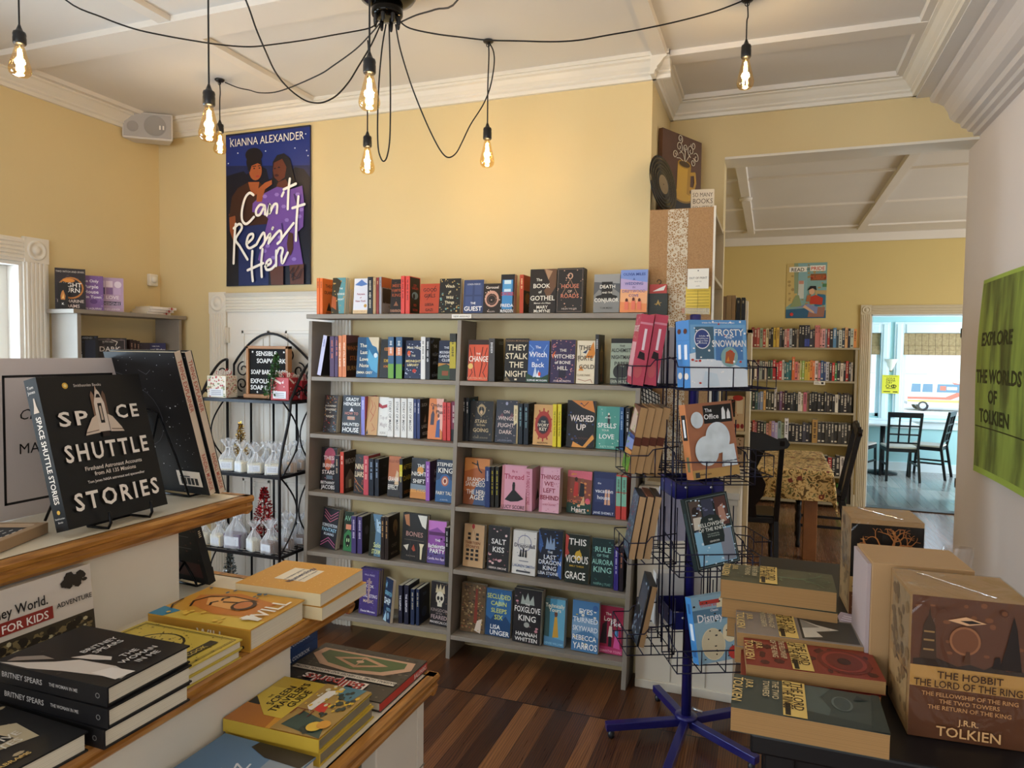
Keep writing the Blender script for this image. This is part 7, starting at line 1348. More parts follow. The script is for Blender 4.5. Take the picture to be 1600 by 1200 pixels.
for r, row in enumerate(ROWS):
    cols = row.split(); x0 = -.205; x1 = .875 if r else .90; n = len(cols)
    ws = [rd.uniform(.75, 1.25) * (1.6 if c in ('e4e4ec', 'b08a50') else 1) for c in cols]; k = (x1 - x0 - .01) / sum(ws); x = x0
    lo = LVL[r]
    for j, (c, w) in enumerate(zip(cols, ws)):
        w = w * k; h = rd.uniform(.195, .228)
        if c in ('1e1e22', '2a2c3a') and r == 0: h = .25
        if c == 'c87a74': h = .248
        if c in ('d8703a', 'd8d4d8', 'b08a50', 'e4e4ec'): h = .262
        if r == 3 and j > 20: h = .235
        b = B(); m = M(c, .45); dd = .13
        b.box((0, 0, 0), (w - .001, dd, h), m)
        b.box((.0015, .001, h), (w - .0025, dd, h + .0002), M('d8cfb8', .8))
        fgc = 'e0d8c8' if cname(c) in ('near black', 'grey', 'red', 'brown', 'blue', 'green', 'violet') else '3a2a2a'
        T = frame(((w - .001) / 2, -.0003, h), (0, 0, -1), (1, 0, 0)); q = h * rd.uniform(.06, .14)
        for _ in range(rd.randint(5, 11)):
            a = w * rd.uniform(.16, .26); b.poly([(q, -a, 0), (q + w * .22, -a, 0), (q + w * .22, a, 0), (q, a, 0)], M(fgc, .5), T); q += w * rd.choice((.34, .34, .34, .6))
            if q > h * .8: break
        if rd.random() < .35: b.poly([(h * .86, -w * .3, 0), (h * .93, -w * .3, 0), (h * .93, w * .3, 0), (h * .86, w * .3, 0)], M(fgc, .5), T)
        if r == 0 and c == '2a2c3a': b.poly([(h * .62, -w * .45, .0001), (h * .95, -w * .45, .0001), (h * .95, w * .45, .0001), (h * .62, w * .45, .0001)], M('3a4a9a', .5), T)
        o = b.build('shelved_book', loc=(x, CY0 + .012 + rd.uniform(0, .012), lo + .0008))
        tag(o, '%s spine, %s from left, %s the reading room bookcase' % (cname(c), ORD[j], RN[r]), 'book', 'spines in the reading room bookcase, row %s' % ('one', 'two', 'three', 'four', 'five')[r])
        x += w
for j, (c, h) in enumerate((('3f8a3a', .21), ('78a83a', .22), ('2f5a3a', .21), ('26262a', .22))):
    b = B(); b.box((0, 0, 0), (.03, .13, h), M(c, .45)); o = b.build('shelved_book', loc=(.74 + .033 * j, CY0 + .012, LVL[5] + .001)); tag(o, '%s spine low on the bottom shelf of the reading room bookcase' % ('mid green', 'lime green', 'dark green', 'black')[j], 'book', 'spines on the bottom shelf of the reading room bookcase')
b = B(); b.box((0, 0, 0), (.115, .003, .04), M('e8e4da', .6)); b.box((.075, -.0006, .008), (.1, 0, .032), M('2a2a2a', .6)); b.box((.01, -.0006, .012), (.06, 0, .016), M('6a6a6a', .6)); b.box((.01, -.0006, .024), (.05, 0, .028), M('6a6a6a', .6))
b.build('shelf_label', rc, loc=(.47, CY0 - .004, LVL[1] - .045))
# poster
o = B(); o.box((0, 0, 0), (.425, .003, .63), M('7fa6a4', .5))
PR = 'P c8b070 0 .2 .28 .35 .26 1 0 1|S 701 60 a8905a .05|P 8a9a7a .2 .45 .3 .45 .28 1 .18 1|P 2f5f80 0 0 1 0 1 .14 .5 .18 0 .16|R.3 .35 .52 .98 86aeb4|R.3 .36 .44 .68 c8ccc4|R.31 .62 .43 .68 c8907c|R.60 .68 .98 .80 8a5a34|T.79 .74 .08 c85a34 MUSEUM|P 4a7a50 .9 .56 1 .56 1 .62 .9 .62|P b8a070 .72 .4 1 .4 1 .5 .72 .5|P 2f6a8a .7 .2 .98 .24 .98 .42 .78 .44|P 9a6a58 .55 .02 .95 .02 .98 .2 .6 .2|P 8088b0 .2 .18 .55 .26 .8 .2 .78 .08 .62 .1 .45 .2|P 8a9a70 .1 .2 .24 .42 .32 .42 .4 .22|P d8b090 .42 .2 .72 .08 .7 .12 .48 .24|P b83a26 .60 .26 .90 .24 .92 .36 .74 .42 .58 .38|E.64 .48 .07 .055 d8a888|P 1c1a1e .52 .5 .6 .58 .74 .58 .76 .5 .66 .54|P a8643a .5 .30 .6 .3 .62 .44 .52 .4|E.15 .07 .045 .03 c83a30|R.12 .925 .9 .935 e8e4d8|R.06 .84 .5 .93 f0ece0|R.58 .85 .96 .95 f0ece0|T.27 .885 .07 1c1a1e READ|T.53 .885 .02 1c1a1e WITH|T.77 .90 .07 c83a2a PRIDE'
art(o, PR, frame((0, 0, 0), (1, 0, 0), (0, 0, 1)), .425, .63)
o = o.build('wall_poster', loc=(.158, Y2 - .004, 2.133)); tag(o, 'small illustrated reading poster on the far yellow wall above the bookcase', 'poster')
# table with flowered cloth
def cloth_mat():
    m, p, N, K = nodes('flowered_cloth')
    tc = N('TexCoord')
    v = N('TexVoronoi'); v.inputs['Scale'].default_value = 9; K(tc.outputs['Object'], v.inputs['Vector'])
    n = N('TexNoise'); n.inputs['Scale'].default_value = 22; n.inputs['Detail'].default_value = 3; n.inputs['Distortion'].default_value = 1.2; K(tc.outputs['Object'], n.inputs['Vector'])
    base = ramp(N, K, n.outputs['Fac'], [(.40, '5e4a2c'), (.455, '9a7a48'), (.48, 'd6b67c'), (.58, 'dcc08a'), (.62, '8a8050'), (.68, '5a5234')])
    d = v.outputs['Distance']
    pet = mathn(N, K, 'LESS_THAN', mathn(N, K, 'ADD', d, mathn(N, K, 'MULTIPLY', n.outputs['Fac'], .25)), .33)
    mx = N('MixRGB'); K(pet, mx.inputs[0]); K(base, mx.inputs[1]); mx.inputs[2].default_value = srgb('7a3a30')
    ctr = mathn(N, K, 'LESS_THAN', d, .08); m2 = N('MixRGB'); K(ctr, m2.inputs[0]); K(mx.outputs[0], m2.inputs[1]); m2.inputs[2].default_value = srgb('d8a858')
    K(m2.outputs[0], p.inputs['Base Color']); p.inputs['Roughness'].default_value = .85
    return m
TABX0, TABX1, TABY0, TABY1, TABZ = -.40, .50, 6.22, 7.50, .755
t = thing('dining_table', 'oak dining table under the flowered cloth in the reading room', 'table')
OK2 = M('8a5a34', .45, noise=.15, nscale=10)
b = B(); b.box((TABX0 + .03, TABY0 + .03, TABZ - .04), (TABX1 - .03, TABY1 - .03, TABZ - .004), OK2); b.build('tabletop', t)
for x in (TABX0 + .10, TABX1 - .20):
    for y in (TABY0 + .04, TABY1 - .16):
        b = B(); b.box((x, y, 0), (x + .105, y + .105, TABZ - .04), OK2); b.build('leg', t, bev=.004)
CL = cloth_mat()
def drape(u, v):
    """square cloth: flat on the table, hanging over the edges with folds, deeper at the corners"""
    W, L = TABX1 - TABX0, TABY1 - TABY0; ov = .25
    x = -ov + u * (W + 2 * ov); y = -ov + v * (L + 2 * ov)
    ex = max(0, -x, x - W); ey = max(0, -y, y - L)
    px_ = min(max(x, 0), W); py_ = min(max(y, 0), L)
    drop = (ex ** 2 + ey ** 2) ** .5 if ex and ey else ex + ey
    out = .012 + .10 * min(ex, ey) + .014 * math.sin(17 * (u + v) + 3) * min(1, drop * 6) + drop * .05
    sx = (-1 if x < 0 else 1) * (ex / drop if drop else 0); sy = (-1 if y < 0 else 1) * (ey / drop if drop else 0)
    return (TABX0 + px_ + sx * out * (drop > 0), TABY0 + py_ + sy * out * (drop > 0), TABZ + .003 - drop * .98)
b = B(); b.grid(drape, 64, 84, CL); o = b.build('tablecloth'); tag(o, 'flowered tan tablecloth hanging over the reading room table', 'tablecloth')
BLKW = M('121014', .34, spec=.35)
def old_chair(x, y, rz, lab):
    """black carved dining chair with fiddle shaped splat; seat faces local +y, back at y=0"""
    t = thing('dining_chair', lab, 'chair', (x, y, 0), rz, 'black carved dining chairs')
    b = B(); b.prism([(-.21, .02), (.21, .02), (.245, .42), (-.245, .42)], 2, .43, .475, BLKW); b.prism([(-.19, .04), (.19, .04), (.22, .40), (-.22, .40)], 2, .475, .487, BLKW); b.build('seat', t, bev=.006)
    for s in (-1, 1):
        b = B(); b.bar((s * .20, -.05, 0), (s * .20, .03, .45), .038, .044, BLKW); b.bar((s * .20, .03, .45), (s * .215, -.09, 1.08), .036, .042, BLKW); b.build('leg', t, bev=.004)
        b = B(); b.lathe([(.017, 0), (.022, .03), (.014, .06), (.019, .1), (.024, .2), (.015, .23), (.026, .27), (.026, .29), (.017, .32), (.024, .35), (.024, .44)], BLKW, 14, Matrix.Translation((s * .21, .38, 0))); b.build('leg', t)
        b = B(); b.bar((s * .2, -.02, .20), (s * .21, .38, .20), .018, .022, BLKW); b.build('stretcher', t)
    b = B()
    T = Matrix.Translation((0, -.092, 1.0)) @ Matrix.Rotation(math.radians(-8), 4, 'X')
    top = [(-.27, .05), (-.24, .10), (-.18, .085), (-.1, .12), (0, .135), (.1, .12), (.18, .085), (.24, .10), (.27, .05), (.25, .02), (.18, .0), (0, -.01), (-.18, .0), (-.25, .02)]
    b.prism([(p, q) for p, q in top], 1, -.016, .016, BLKW, T); b.build('crest_rail', t, bev=.004)
    b = B(); spl = [(-.06, 0), (-.05, .10), (-.10, .18), (-.115, .27), (-.08, .34), (-.045, .40), (-.075, .48), (-.10, .54), (.10, .54), (.075, .48), (.045, .40), (.08, .34), (.115, .27), (.10, .18), (.05, .10), (.06, 0)]
    b.prism(spl, 1, -.008, .008, BLKW, Matrix.Translation((0, .02, .475)) @ Matrix.Rotation(math.radians(11.5), 4, 'X')); b.build('splat', t)
    return t
old_chair(-.12, 5.55, math.radians(6), 'black carved dining chair at the near end of the flowered cloth')
old_chair(.66, 6.86, math.radians(89), 'black carved dining chair at the right side of the flowered cloth')

# ---------------------------------------------------------------- sun room: cafe table, chairs, blinds, sconce, flyer
BLK2 = M('121116', .34, spec=.35); SEAT = M('b8aea4', .6)
t = thing('cafe_table', 'white topped cafe table under the sun room window', 'table', (1.58, 11.44, 0))
b = B(); b.box((-.45, -.32, .72), (.42, .32, .75), M('d8dade', .3)); b.build('tabletop', t, bev=.005)
b = B(); b.lathe([(.035, .04), (.035, .72)], BLK2, 14); b.build('pedestal', t)
b = B(); b.lathe([(.21, 0), (.21, .015), (.08, .04), (.04, .05)], BLK2, 24); b.build('base', t)
def cafe_chair(x, y, rz, lab):
    t = thing('cafe_chair', lab, 'chair', (x, y, 0), rz, 'black window pane back chairs')
    b = B(); b.box((-.20, 0, .445), (.20, .40, .475), SEAT); b.build('seat', t, bev=.012)
    b = B()
    for lo, hi in (((-.20, 0, .40), (.20, .03, .445)), ((-.20, .37, .40), (.20, .40, .445)), ((-.20, 0, .40), (-.17, .40, .445)), ((.17, 0, .40), (.20, .40, .445))): b.box(lo, hi, BLK2)
    b.build('seat_frame', t)
    for s in (-1, 1):
        b = B(); b.bar((s * .205, -.07, 0), (s * .185, .0, .45), .03, .034, BLK2); b.bar((s * .185, .0, .45), (s * .20, -.09, .93), .03, .034, BLK2); b.build('leg', t, bev=.003)
        b = B(); b.bar((s * .19, .40, 0), (s * .185, .375, .45), .032, .032, BLK2); b.build('leg', t, bev=.003)
        b = B(); b.bar((s * .19, -.03, .22), (s * .19, .385, .22), .018, .024, BLK2); b.build('stretcher', t)
    T = Matrix.Translation((0, .0, .45)) @ Matrix.Rotation(math.radians(10.6), 4, 'X')
    b = B(); b.box((-.215, -.016, .44), (.215, .016, .51), BLK2, T); b.build('top_rail', t, bev=.006)
    b = B()
    for z in (.07, .19, .31): b.box((-.19, -.009, z), (.19, .009, z + .02), BLK2, T)
    for x_ in (-.075, .055): b.box((x_, -.009, .07), (x_ + .02, .009, .45), BLK2, T)
    b.build('back_lattice', t)
    return t
cafe_chair(1.74, 10.78, math.radians(4), 'black lattice back chair with its back to the doorway in the blue room')
cafe_chair(2.33, 11.28, math.radians(68), 'black lattice back chair seen side on, right of the cafe table')
cafe_chair(1.13, 10.93, math.radians(-25), 'black chair partly hidden by the door casing, left of the cafe table')
def blind_mat():
    m, p, N, K = nodes('woven_bamboo')
    tc = N('TexCoord'); s_ = N('SeparateXYZ'); K(tc.outputs['Object'], s_.inputs[0])
    f = mathn(N, K, 'FRACT', mathn(N, K, 'MULTIPLY', s_.outputs[2], 62)); g = mathn(N, K, 'LESS_THAN', mathn(N, K, 'FRACT', mathn(N, K, 'MULTIPLY', s_.outputs[0], 11.5)), .06)
    n = N('TexNoise'); n.inputs['Scale'].default_value = 30; K(tc.outputs['Object'], n.inputs['Vector'])
    c = ramp(N, K, mathn(N, K, 'ADD', mathn(N, K, 'MULTIPLY', f, .4), mathn(N, K, 'MULTIPLY', n.outputs['Fac'], .5)), [(.2, '7a6244'), (.5, 'a88c64'), (.8, 'c4aa80')])
    mx = N('MixRGB'); K(g, mx.inputs[0]); K(c, mx.inputs[1]); mx.inputs[2].default_value = srgb('5a4630'); K(mx.outputs[0], p.inputs['Base Color']); p.inputs['Roughness'].default_value = .8
    return m
BM = blind_mat()
for nm, (x0, x1) in (('wide bamboo blind on the sun room window by the van', WA), ('bamboo blind on the sun room window beside the door casing', WB)):
    t = thing('roman_blind', nm, 'blind', ((x0 + x1) / 2, Y3 + .02, 0), 0, 'bamboo blinds')
    w = (x1 - x0) / 2 - .01
    b = B(); b.box((-w, 0, 1.74), (w, .012, 2.055), BM); b.build('woven_panel', t)
    for z, d in ((1.735, .03), (1.80, .022)):
        b = B(); b.box((-w, -d, z), (w, 0, z + .07), BM); b.build('fold', t, bev=.006)
t = thing('wall_sconce', 'white shell wall sconce between the sun room windows', 'sconce', (1.705, Y3, 1.56))
b = B(); b.grid(lambda u, v: ((.025 + .075 * v) * math.cos(PI * u), -(.02 + .07 * v) * math.sin(PI * u), -.06 + .17 * v), 18, 8, M('f0e8dc', .3)); b.build('shade', t)
b = B(); b.lathe([(.012, -.08), (.02, -.06)], M('c8b890', .4, .6), 12); b.build('finial', t)
o = B(); o.box((0, 0, 0), (.23, .003, .275), M('e0d23c', .5)); art(o, 'T.5 .83 .1 26261a DOG &|T.5 .71 .12 26261a TRIVIA|T.42 .59 .12 26261a DAY|E.34 .4 .12 .09 26261a|E.34 .4 .08 .06 e0d23c|E.68 .4 .17 .09 26261a|E.62 .4 .05 .03 e0d23c|E.75 .4 .05 .03 e0d23c|R.25 .26 .8 .29 26261a|R.1 .08 .5 .12 26261a|R.65 .07 .92 .12 26261a|R.1 .93 .9 .945 26261a', frame((0, 0, 0), (1, 0, 0), (0, 0, 1)), .23, .275)
o = o.build('flyer', loc=(1.588, Y3 - .046, 1.155)); tag(o, 'yellow flyer with bold black lettering on the blue wall', 'flyer')

# parked van outside
VX, VY, VZ = 9.05, 56.0, -2.0
t = thing('van', 'pale striped van parked outside beyond the sun room window', 'van', (VX, VY, VZ))
WV_ = M('c4ccd0', .35); WG = M('5f7f98', .15)
b = B()
b.prism([(0, .45), (0, 1.25), (.10, 2.0), (.25, 2.1), (3.4, 2.1), (3.75, 2.0), (4.25, 1.35), (5.15, 1.18), (5.3, 1.0), (5.35, .45)], 1, -1.0, 1.0, WV_); bb = b
T = frame((0, -1.0, 0), (1, 0, 0), (0, 0, 1))
def pz(pts, m, l): bb.poly([(p[0], p[1], .004 * l) for p in pts], m, T)
pz([(.0, .82), (2.6, .82), (3.4, 1.2), (3.2, 1.9), (2.6, 2.02), (3.0, 1.7), (2.9, 1.3), (2.3, 1.0), (0, .98)], M('c86a5a', .4), 1)
pz([(.0, .62), (3.3, .62), (3.8, 1.0), (3.6, 1.6), (3.55, 1.2), (3.1, .8), (0, .76)], M('c8b46a', .4), 1)
for x0, x1 in ((.2, .78), (.88, 1.5), (1.75, 3.1)): pz([(x0, 1.32), (x1, 1.32), (x1, 1.88), (x0 + .05, 1.88)], WG, 2)
pz([(3.35, 1.32), (4.1, 1.32), (3.72, 1.88), (3.35, 1.88)], WG, 2)
bb.box((1.95, -1.012, 1.45), (2.3, -1.01, 1.75), M('c86a5a', .4)); bb.box((2.35, -1.012, 1.5), (2.95, -1.01, 1.7), M('d8dce0', .4))
b.build('body', t)
for x in (.95, 4.35):
    for y in (-1.0, .8):
        b = B(); Tw = Matrix.Translation((x, y, .36)) @ Matrix.Rotation(-PI / 2, 4, 'X')
        b.lathe([(.2, 0), (.3, -.01), (.36, .02), (.36, .2), (.3, .22), (.2, .22)], M('2a2a2e', .7), 24, Tw)
        wl = b.build('wheel', t); b = B(); b.lathe([(.0005, -.03), (.06, -.03), (.2, -.005)], M('c8ccd0', .3, .6), 20, Tw, cap=False); b.build('hubcap', wl)
b = B(); b.box((-.05, -.95, .45), (0, .95, .62), M('8a9096', .4)); b.build('bumper', t)
b = B(); rd = random.Random(8)
for i in range(900):
    p = Vector((rd.uniform(-.9, .5), rd.uniform(-.5, .5), rd.uniform(0, 1.4) ** 1.0)); e = Vector((rd.gauss(0, 1), rd.gauss(0, 1), rd.gauss(0, 1))).normalized() * .12; f = e.orthogonal() * .5
    b.add([p, p + e * .5 + f, p + e, p + e * .5 - f], [(0, 1, 2, 3)], M(rd.choice(('5a8a4a', '7aa862', '4a7a40')), .6))
o = b.build('garden_shrub', loc=(1.6, 14.2, -.9)); tag(o, 'green shrub outside the sun room windows', 'shrub')

# ---------------------------------------------------------------- large book poster on the yellow wall
PO = 'P 1c2f78 0.004 0.988 1.000 0.989 1.000 0.620 0.001 0.660|P 16224f 0.004 0.796 1.000 0.748 1.000 0.555 0.002 0.592|P 0d1124 0.005 0.728 0.141 0.744 0.222 0.751 0.252 0.728 0.424 0.775 0.495 0.750 0.524 0.682 0.788 0.725 0.828 0.745 0.929 0.730 1.000 0.673 1.000 0.000 0.000 0.000|P e8ecf4 0.062 0.971 0.058 0.968 0.050 0.968 0.046 0.972 0.050 0.976 0.058 0.975|P e8ecf4 0.157 0.871 0.153 0.868 0.145 0.868 0.141 0.872 0.145 0.876 0.153 0.875|P e8ecf4 0.039 0.810 0.035 0.806 0.026 0.807 0.022 0.811 0.027 0.815 0.035 0.814|P e8ecf4 0.494 0.865 0.490 0.862 0.482 0.862 0.478 0.866 0.482 0.870 0.490 0.869|P e8ecf4 0.837 0.864 0.833 0.860 0.825 0.861 0.821 0.865 0.825 0.868 0.833 0.868|P e8ecf4 0.972 0.841 0.968 0.837 0.960 0.838 0.956 0.841 0.960 0.845 0.968 0.845|P e8ecf4 0.988 0.808 0.984 0.804 0.976 0.805 0.972 0.808 0.976 0.812 0.984 0.812|P e8ecf4 0.962 0.945 0.958 0.942 0.950 0.942 0.946 0.946 0.950 0.950 0.958 0.949|P 16265a 0.145 0.396 0.521 0.396 0.517 0.000 0.148 0.001|P 12101a 0.007 0.343 0.155 0.407 0.152 0.001 0.000 0.000|P 8a4a2a 0.038 0.478 0.115 0.475 0.133 0.295 0.112 0.262 0.048 0.365|P 3a2018 0.038 0.455 0.077 0.589 0.149 0.643 0.281 0.676 0.423 0.665 0.513 0.606 0.511 0.397 0.134 0.390 0.115 0.464|P 15121a 0.453 0.842 0.445 0.825 0.422 0.811 0.388 0.803 0.348 0.801 0.308 0.807 0.274 0.818 0.251 0.835 0.243 0.853 0.252 0.871 0.275 0.885 0.309 0.893 0.349 0.894 0.389 0.889 0.423 0.877 0.445 0.860|P 15121a 0.441 0.796 0.433 0.776 0.413 0.759 0.383 0.748 0.347 0.746 0.311 0.751 0.281 0.765 0.262 0.784 0.255 0.806 0.262 0.827 0.283 0.844 0.313 0.854 0.348 0.857 0.384 0.850 0.414 0.837 0.434 0.818|P 9a5430 0.277 0.676 0.413 0.671 0.392 0.599 0.345 0.579 0.301 0.625|P 9a5430 0.444 0.741 0.438 0.718 0.421 0.698 0.396 0.686 0.366 0.683 0.337 0.689 0.312 0.703 0.296 0.724 0.290 0.748 0.297 0.772 0.313 0.791 0.339 0.803 0.368 0.807 0.397 0.801 0.422 0.786 0.438 0.765|P 15121a 0.272 0.760 0.303 0.809 0.435 0.808 0.448 0.774 0.394 0.793 0.323 0.780 0.298 0.737|P 9a3a34 0.417 0.707 0.413 0.703 0.400 0.701 0.385 0.702 0.373 0.705 0.369 0.709 0.373 0.713 0.386 0.715 0.401 0.714 0.413 0.711|L .008 15121a 0.333 0.774 0.374 0.775|L .008 15121a 0.400 0.774 0.434 0.775|P 15121a 0.365 0.760 0.362 0.757 0.353 0.756 0.345 0.758 0.341 0.761 0.345 0.764 0.353 0.765 0.362 0.764|P 15121a 0.430 0.759 0.426 0.756 0.418 0.756 0.409 0.757 0.406 0.761 0.409 0.763 0.418 0.764 0.427 0.763|P 14121c 0.576 0.790 0.627 0.831 0.708 0.838 0.778 0.802 0.808 0.724 0.838 0.647 0.787 0.628 0.625 0.623 0.569 0.658|P 5a3024 0.636 0.656 0.727 0.674 0.787 0.606 0.868 0.614 0.909 0.569 0.584 0.581|P 5f3226 0.590 0.784 0.687 0.804 0.737 0.749 0.717 0.685 0.646 0.661 0.595 0.690 0.577 0.735|P 3a1a20 0.648 0.701 0.643 0.696 0.630 0.694 0.613 0.694 0.600 0.698 0.595 0.703 0.600 0.708 0.614 0.711 0.630 0.710 0.643 0.706|P 14121c 0.614 0.746 0.610 0.743 0.602 0.743 0.593 0.744 0.590 0.747 0.593 0.750 0.602 0.751 0.610 0.750|P 14121c 0.665 0.751 0.660 0.748 0.650 0.747 0.640 0.749 0.636 0.752 0.640 0.755 0.650 0.756 0.660 0.754|P 6b4a9a 0.442 0.586 0.625 0.629 0.787 0.606 0.919 0.623 0.941 0.514 0.929 0.364 0.867 0.333 0.928 0.127 0.539 0.116 0.396 0.167 0.522 0.429 0.481 0.453 0.329 0.480 0.336 0.535|P 9a5430 0.381 0.544 0.392 0.622 0.484 0.662 0.565 0.675 0.569 0.648 0.483 0.618 0.446 0.542|P 8f74c0 0.511 0.573 0.497 0.562 0.468 0.563 0.454 0.575 0.469 0.586 0.497 0.585|P 8f74c0 0.612 0.503 0.598 0.493 0.569 0.493 0.555 0.505 0.569 0.516 0.598 0.515|P 8f74c0 0.653 0.579 0.639 0.568 0.610 0.569 0.596 0.581 0.611 0.591 0.639 0.590|P 8f74c0 0.734 0.499 0.720 0.489 0.691 0.490 0.677 0.501 0.691 0.512 0.720 0.511|P 8f74c0 0.897 0.570 0.882 0.559 0.854 0.560 0.840 0.572 0.854 0.582 0.882 0.581|P 8f74c0 0.937 0.471 0.923 0.461 0.894 0.461 0.880 0.473 0.894 0.484 0.923 0.483|P 8f74c0 0.507 0.221 0.493 0.209 0.464 0.210 0.450 0.222 0.465 0.233 0.493 0.232|P 8f74c0 0.609 0.175 0.595 0.164 0.566 0.164 0.552 0.176 0.566 0.187 0.595 0.187|P 8f74c0 0.692 0.305 0.678 0.294 0.649 0.294 0.635 0.306 0.649 0.317 0.678 0.316|P 8f74c0 0.855 0.161 0.840 0.150 0.812 0.150 0.797 0.161 0.812 0.173 0.840 0.172|P 8f74c0 0.917 0.429 0.902 0.418 0.874 0.419 0.860 0.431 0.874 0.441 0.902 0.441|P 8f74c0 0.549 0.253 0.534 0.242 0.506 0.242 0.491 0.254 0.506 0.265 0.534 0.265|P 8f74c0 0.774 0.411 0.760 0.400 0.731 0.401 0.717 0.413 0.731 0.424 0.760 0.423|L .012 3a2860 0.523 0.528 0.563 0.461|L .012 3a2860 0.828 0.572 0.868 0.495|L .012 3a2860 0.684 0.392 0.704 0.326|P 4a2a20 0.745 0.260 0.766 0.336 0.816 0.324 0.816 0.226 0.785 0.183 0.755 0.216|P 5a3226 0.543 0.118 0.703 0.121 0.702 -0.001 0.559 0.000|P 5a3226 0.775 0.124 0.941 0.127 0.940 0.000 0.784 0.000|B .026 f2eee6 0.351 0.588 0.304 0.603 0.249 0.571 0.211 0.495 0.212 0.433 0.253 0.404 0.302 0.416 0.355 0.445|B .026 f2eee6 0.486 0.513 0.431 0.521 0.384 0.489 0.388 0.458 0.431 0.460 0.486 0.508 0.490 0.458|B .026 f2eee6 0.512 0.450 0.551 0.520 0.542 0.460 0.592 0.513 0.634 0.514 0.628 0.461|B .026 f2eee6 0.690 0.566 0.710 0.589|B .026 f2eee6 0.783 0.671 0.767 0.596 0.758 0.481|B .026 f2eee6 0.712 0.607 0.852 0.636|B .026 f2eee6 0.135 0.407 0.121 0.340 0.105 0.149|B .026 f2eee6 0.110 0.380 0.179 0.406 0.209 0.377 0.133 0.308 0.185 0.258 0.278 0.171|B .026 f2eee6 0.267 0.272 0.341 0.307 0.341 0.335 0.292 0.325 0.267 0.275 0.301 0.244 0.387 0.265|B .026 f2eee6 0.387 0.265 0.472 0.340 0.488 0.282 0.434 0.242|B .026 f2eee6 0.488 0.282 0.553 0.330 0.532 0.269|B .026 f2eee6 0.578 0.360 0.586 0.368|B .026 f2eee6 0.532 0.269 0.664 0.347 0.684 0.292 0.639 0.264|B .026 f2eee6 0.884 0.554 0.862 0.409 0.853 0.277|B .026 f2eee6 0.684 0.292 0.827 0.388|B .026 f2eee6 0.815 0.484 0.953 0.503|B .026 f2eee6 0.340 0.224 0.330 0.124 0.343 0.029|B .026 f2eee6 0.463 0.233 0.447 0.144 0.452 0.054|B .026 f2eee6 0.281 0.100 0.470 0.142|B .026 f2eee6 0.494 0.120 0.560 0.141 0.552 0.165 0.511 0.146 0.506 0.102 0.568 0.103 0.621 0.131|B .026 f2eee6 0.626 0.219 0.625 0.122|B .026 f2eee6 0.626 0.191 0.663 0.234 0.704 0.226 0.687 0.185|B .026 f2eee6 0.687 0.185 0.699 0.136 0.761 0.203|L .006 14121c 0.764 0.064 0.826 0.107 0.805 0.042 0.887 0.117|L .006 14121c 0.785 0.075 0.867 0.042 0.918 0.095|L .006 14121c 0.826 0.075 0.815 0.026 0.897 0.042 0.939 0.100'
b = B(); b.box((0, 0, 0), (.648, .012, .972), M('151b3a', .42))
art(b, PO, frame((0, 0, 0), (1, 0, 0), (0, 0, 1)), .648, .972)
b.text('KIANNA ALEXANDER', M('f0ece6', .4), frame((.324, -.014 * .6, .888), (1, 0, 0), (0, 0, 1)), .050, .57)
for v in (0,): b.box((.0, .0, .0), (.648, .012, .002), M('e8e4dc', .6))
o = b.build('wall_poster', loc=(-3.331, Y1 - .0135, 2.107)); tag(o, 'large dark blue poster of a couple with white brush script on the yellow wall', 'poster')

# green poster on the right wall, its sheet bulging off the wall
def green_mat():
    m, p, N, K = nodes('green_forest_print')
    tc = N('TexCoord'); mp = N('Mapping'); K(tc.outputs['Object'], mp.inputs[0]); mp.inputs['Scale'].default_value = (1, 5, 1.1)
    n = N('TexNoise'); n.inputs['Scale'].default_value = 1.6; n.inputs['Detail'].default_value = 6; K(mp.outputs[0], n.inputs['Vector'])
    K(ramp(N, K, n.outputs['Fac'], [(.28, '36401e'), (.42, '66783a'), (.54, '90a84e'), (.70, 'a4be58')]), p.inputs['Base Color']); p.inputs['Roughness'].default_value = .45
    return m
PYA, PYB, PZ0, PZ1 = 4.085, 3.02, 1.14, 2.085
def sheet(u, v, off=0): 
    s_ = math.sin(PI * min(1, max(0, v)))
    return (XR - .012 - off - .014 * s_ - .010 * math.sin(PI * u) - .02 * (1 - v) ** 6, PYA + (PYB - PYA) * u + .022 * s_ * (1 - u) ** 4 - .03 * (1 - v) ** 3 * (1 - u), PZ0 + (PZ1 - PZ0) * v + .012 * math.sin(PI * u) * (1 - v))
gp = B(); gp.grid(sheet, 24, 24, M('a8c456', .45))
gp.grid(lambda u, v: sheet(.015 + .97 * u, .03 + .95 * v, .0008), 24, 24, green_mat())
gp.grid(lambda u, v: sheet(.015 + .97 * u, .235 + .006 * v, .0013), 20, 1, M('232a14', .5))
DKG = M('2b3418', .5)
def letters(t, u0, u1, v, hv):
    vs, fs, w = glyphs(t, .03)
    gp.add([sheet(u0 + (u1 - u0) * x / w, v + hv * y, .0022) for x, y in vs], fs, DKG)
letters('EXPLORE', .075, .53, .655, .068); letters('THE WORLDS', .02, .66, .465, .068); letters('OF', .225, .36, .365, .066); letters('TOLKIEN', .09, .53, .265, .068)
tag(gp.build('wall_poster'), 'bright green forest poster with dark capitals curling off the right wall', 'poster')

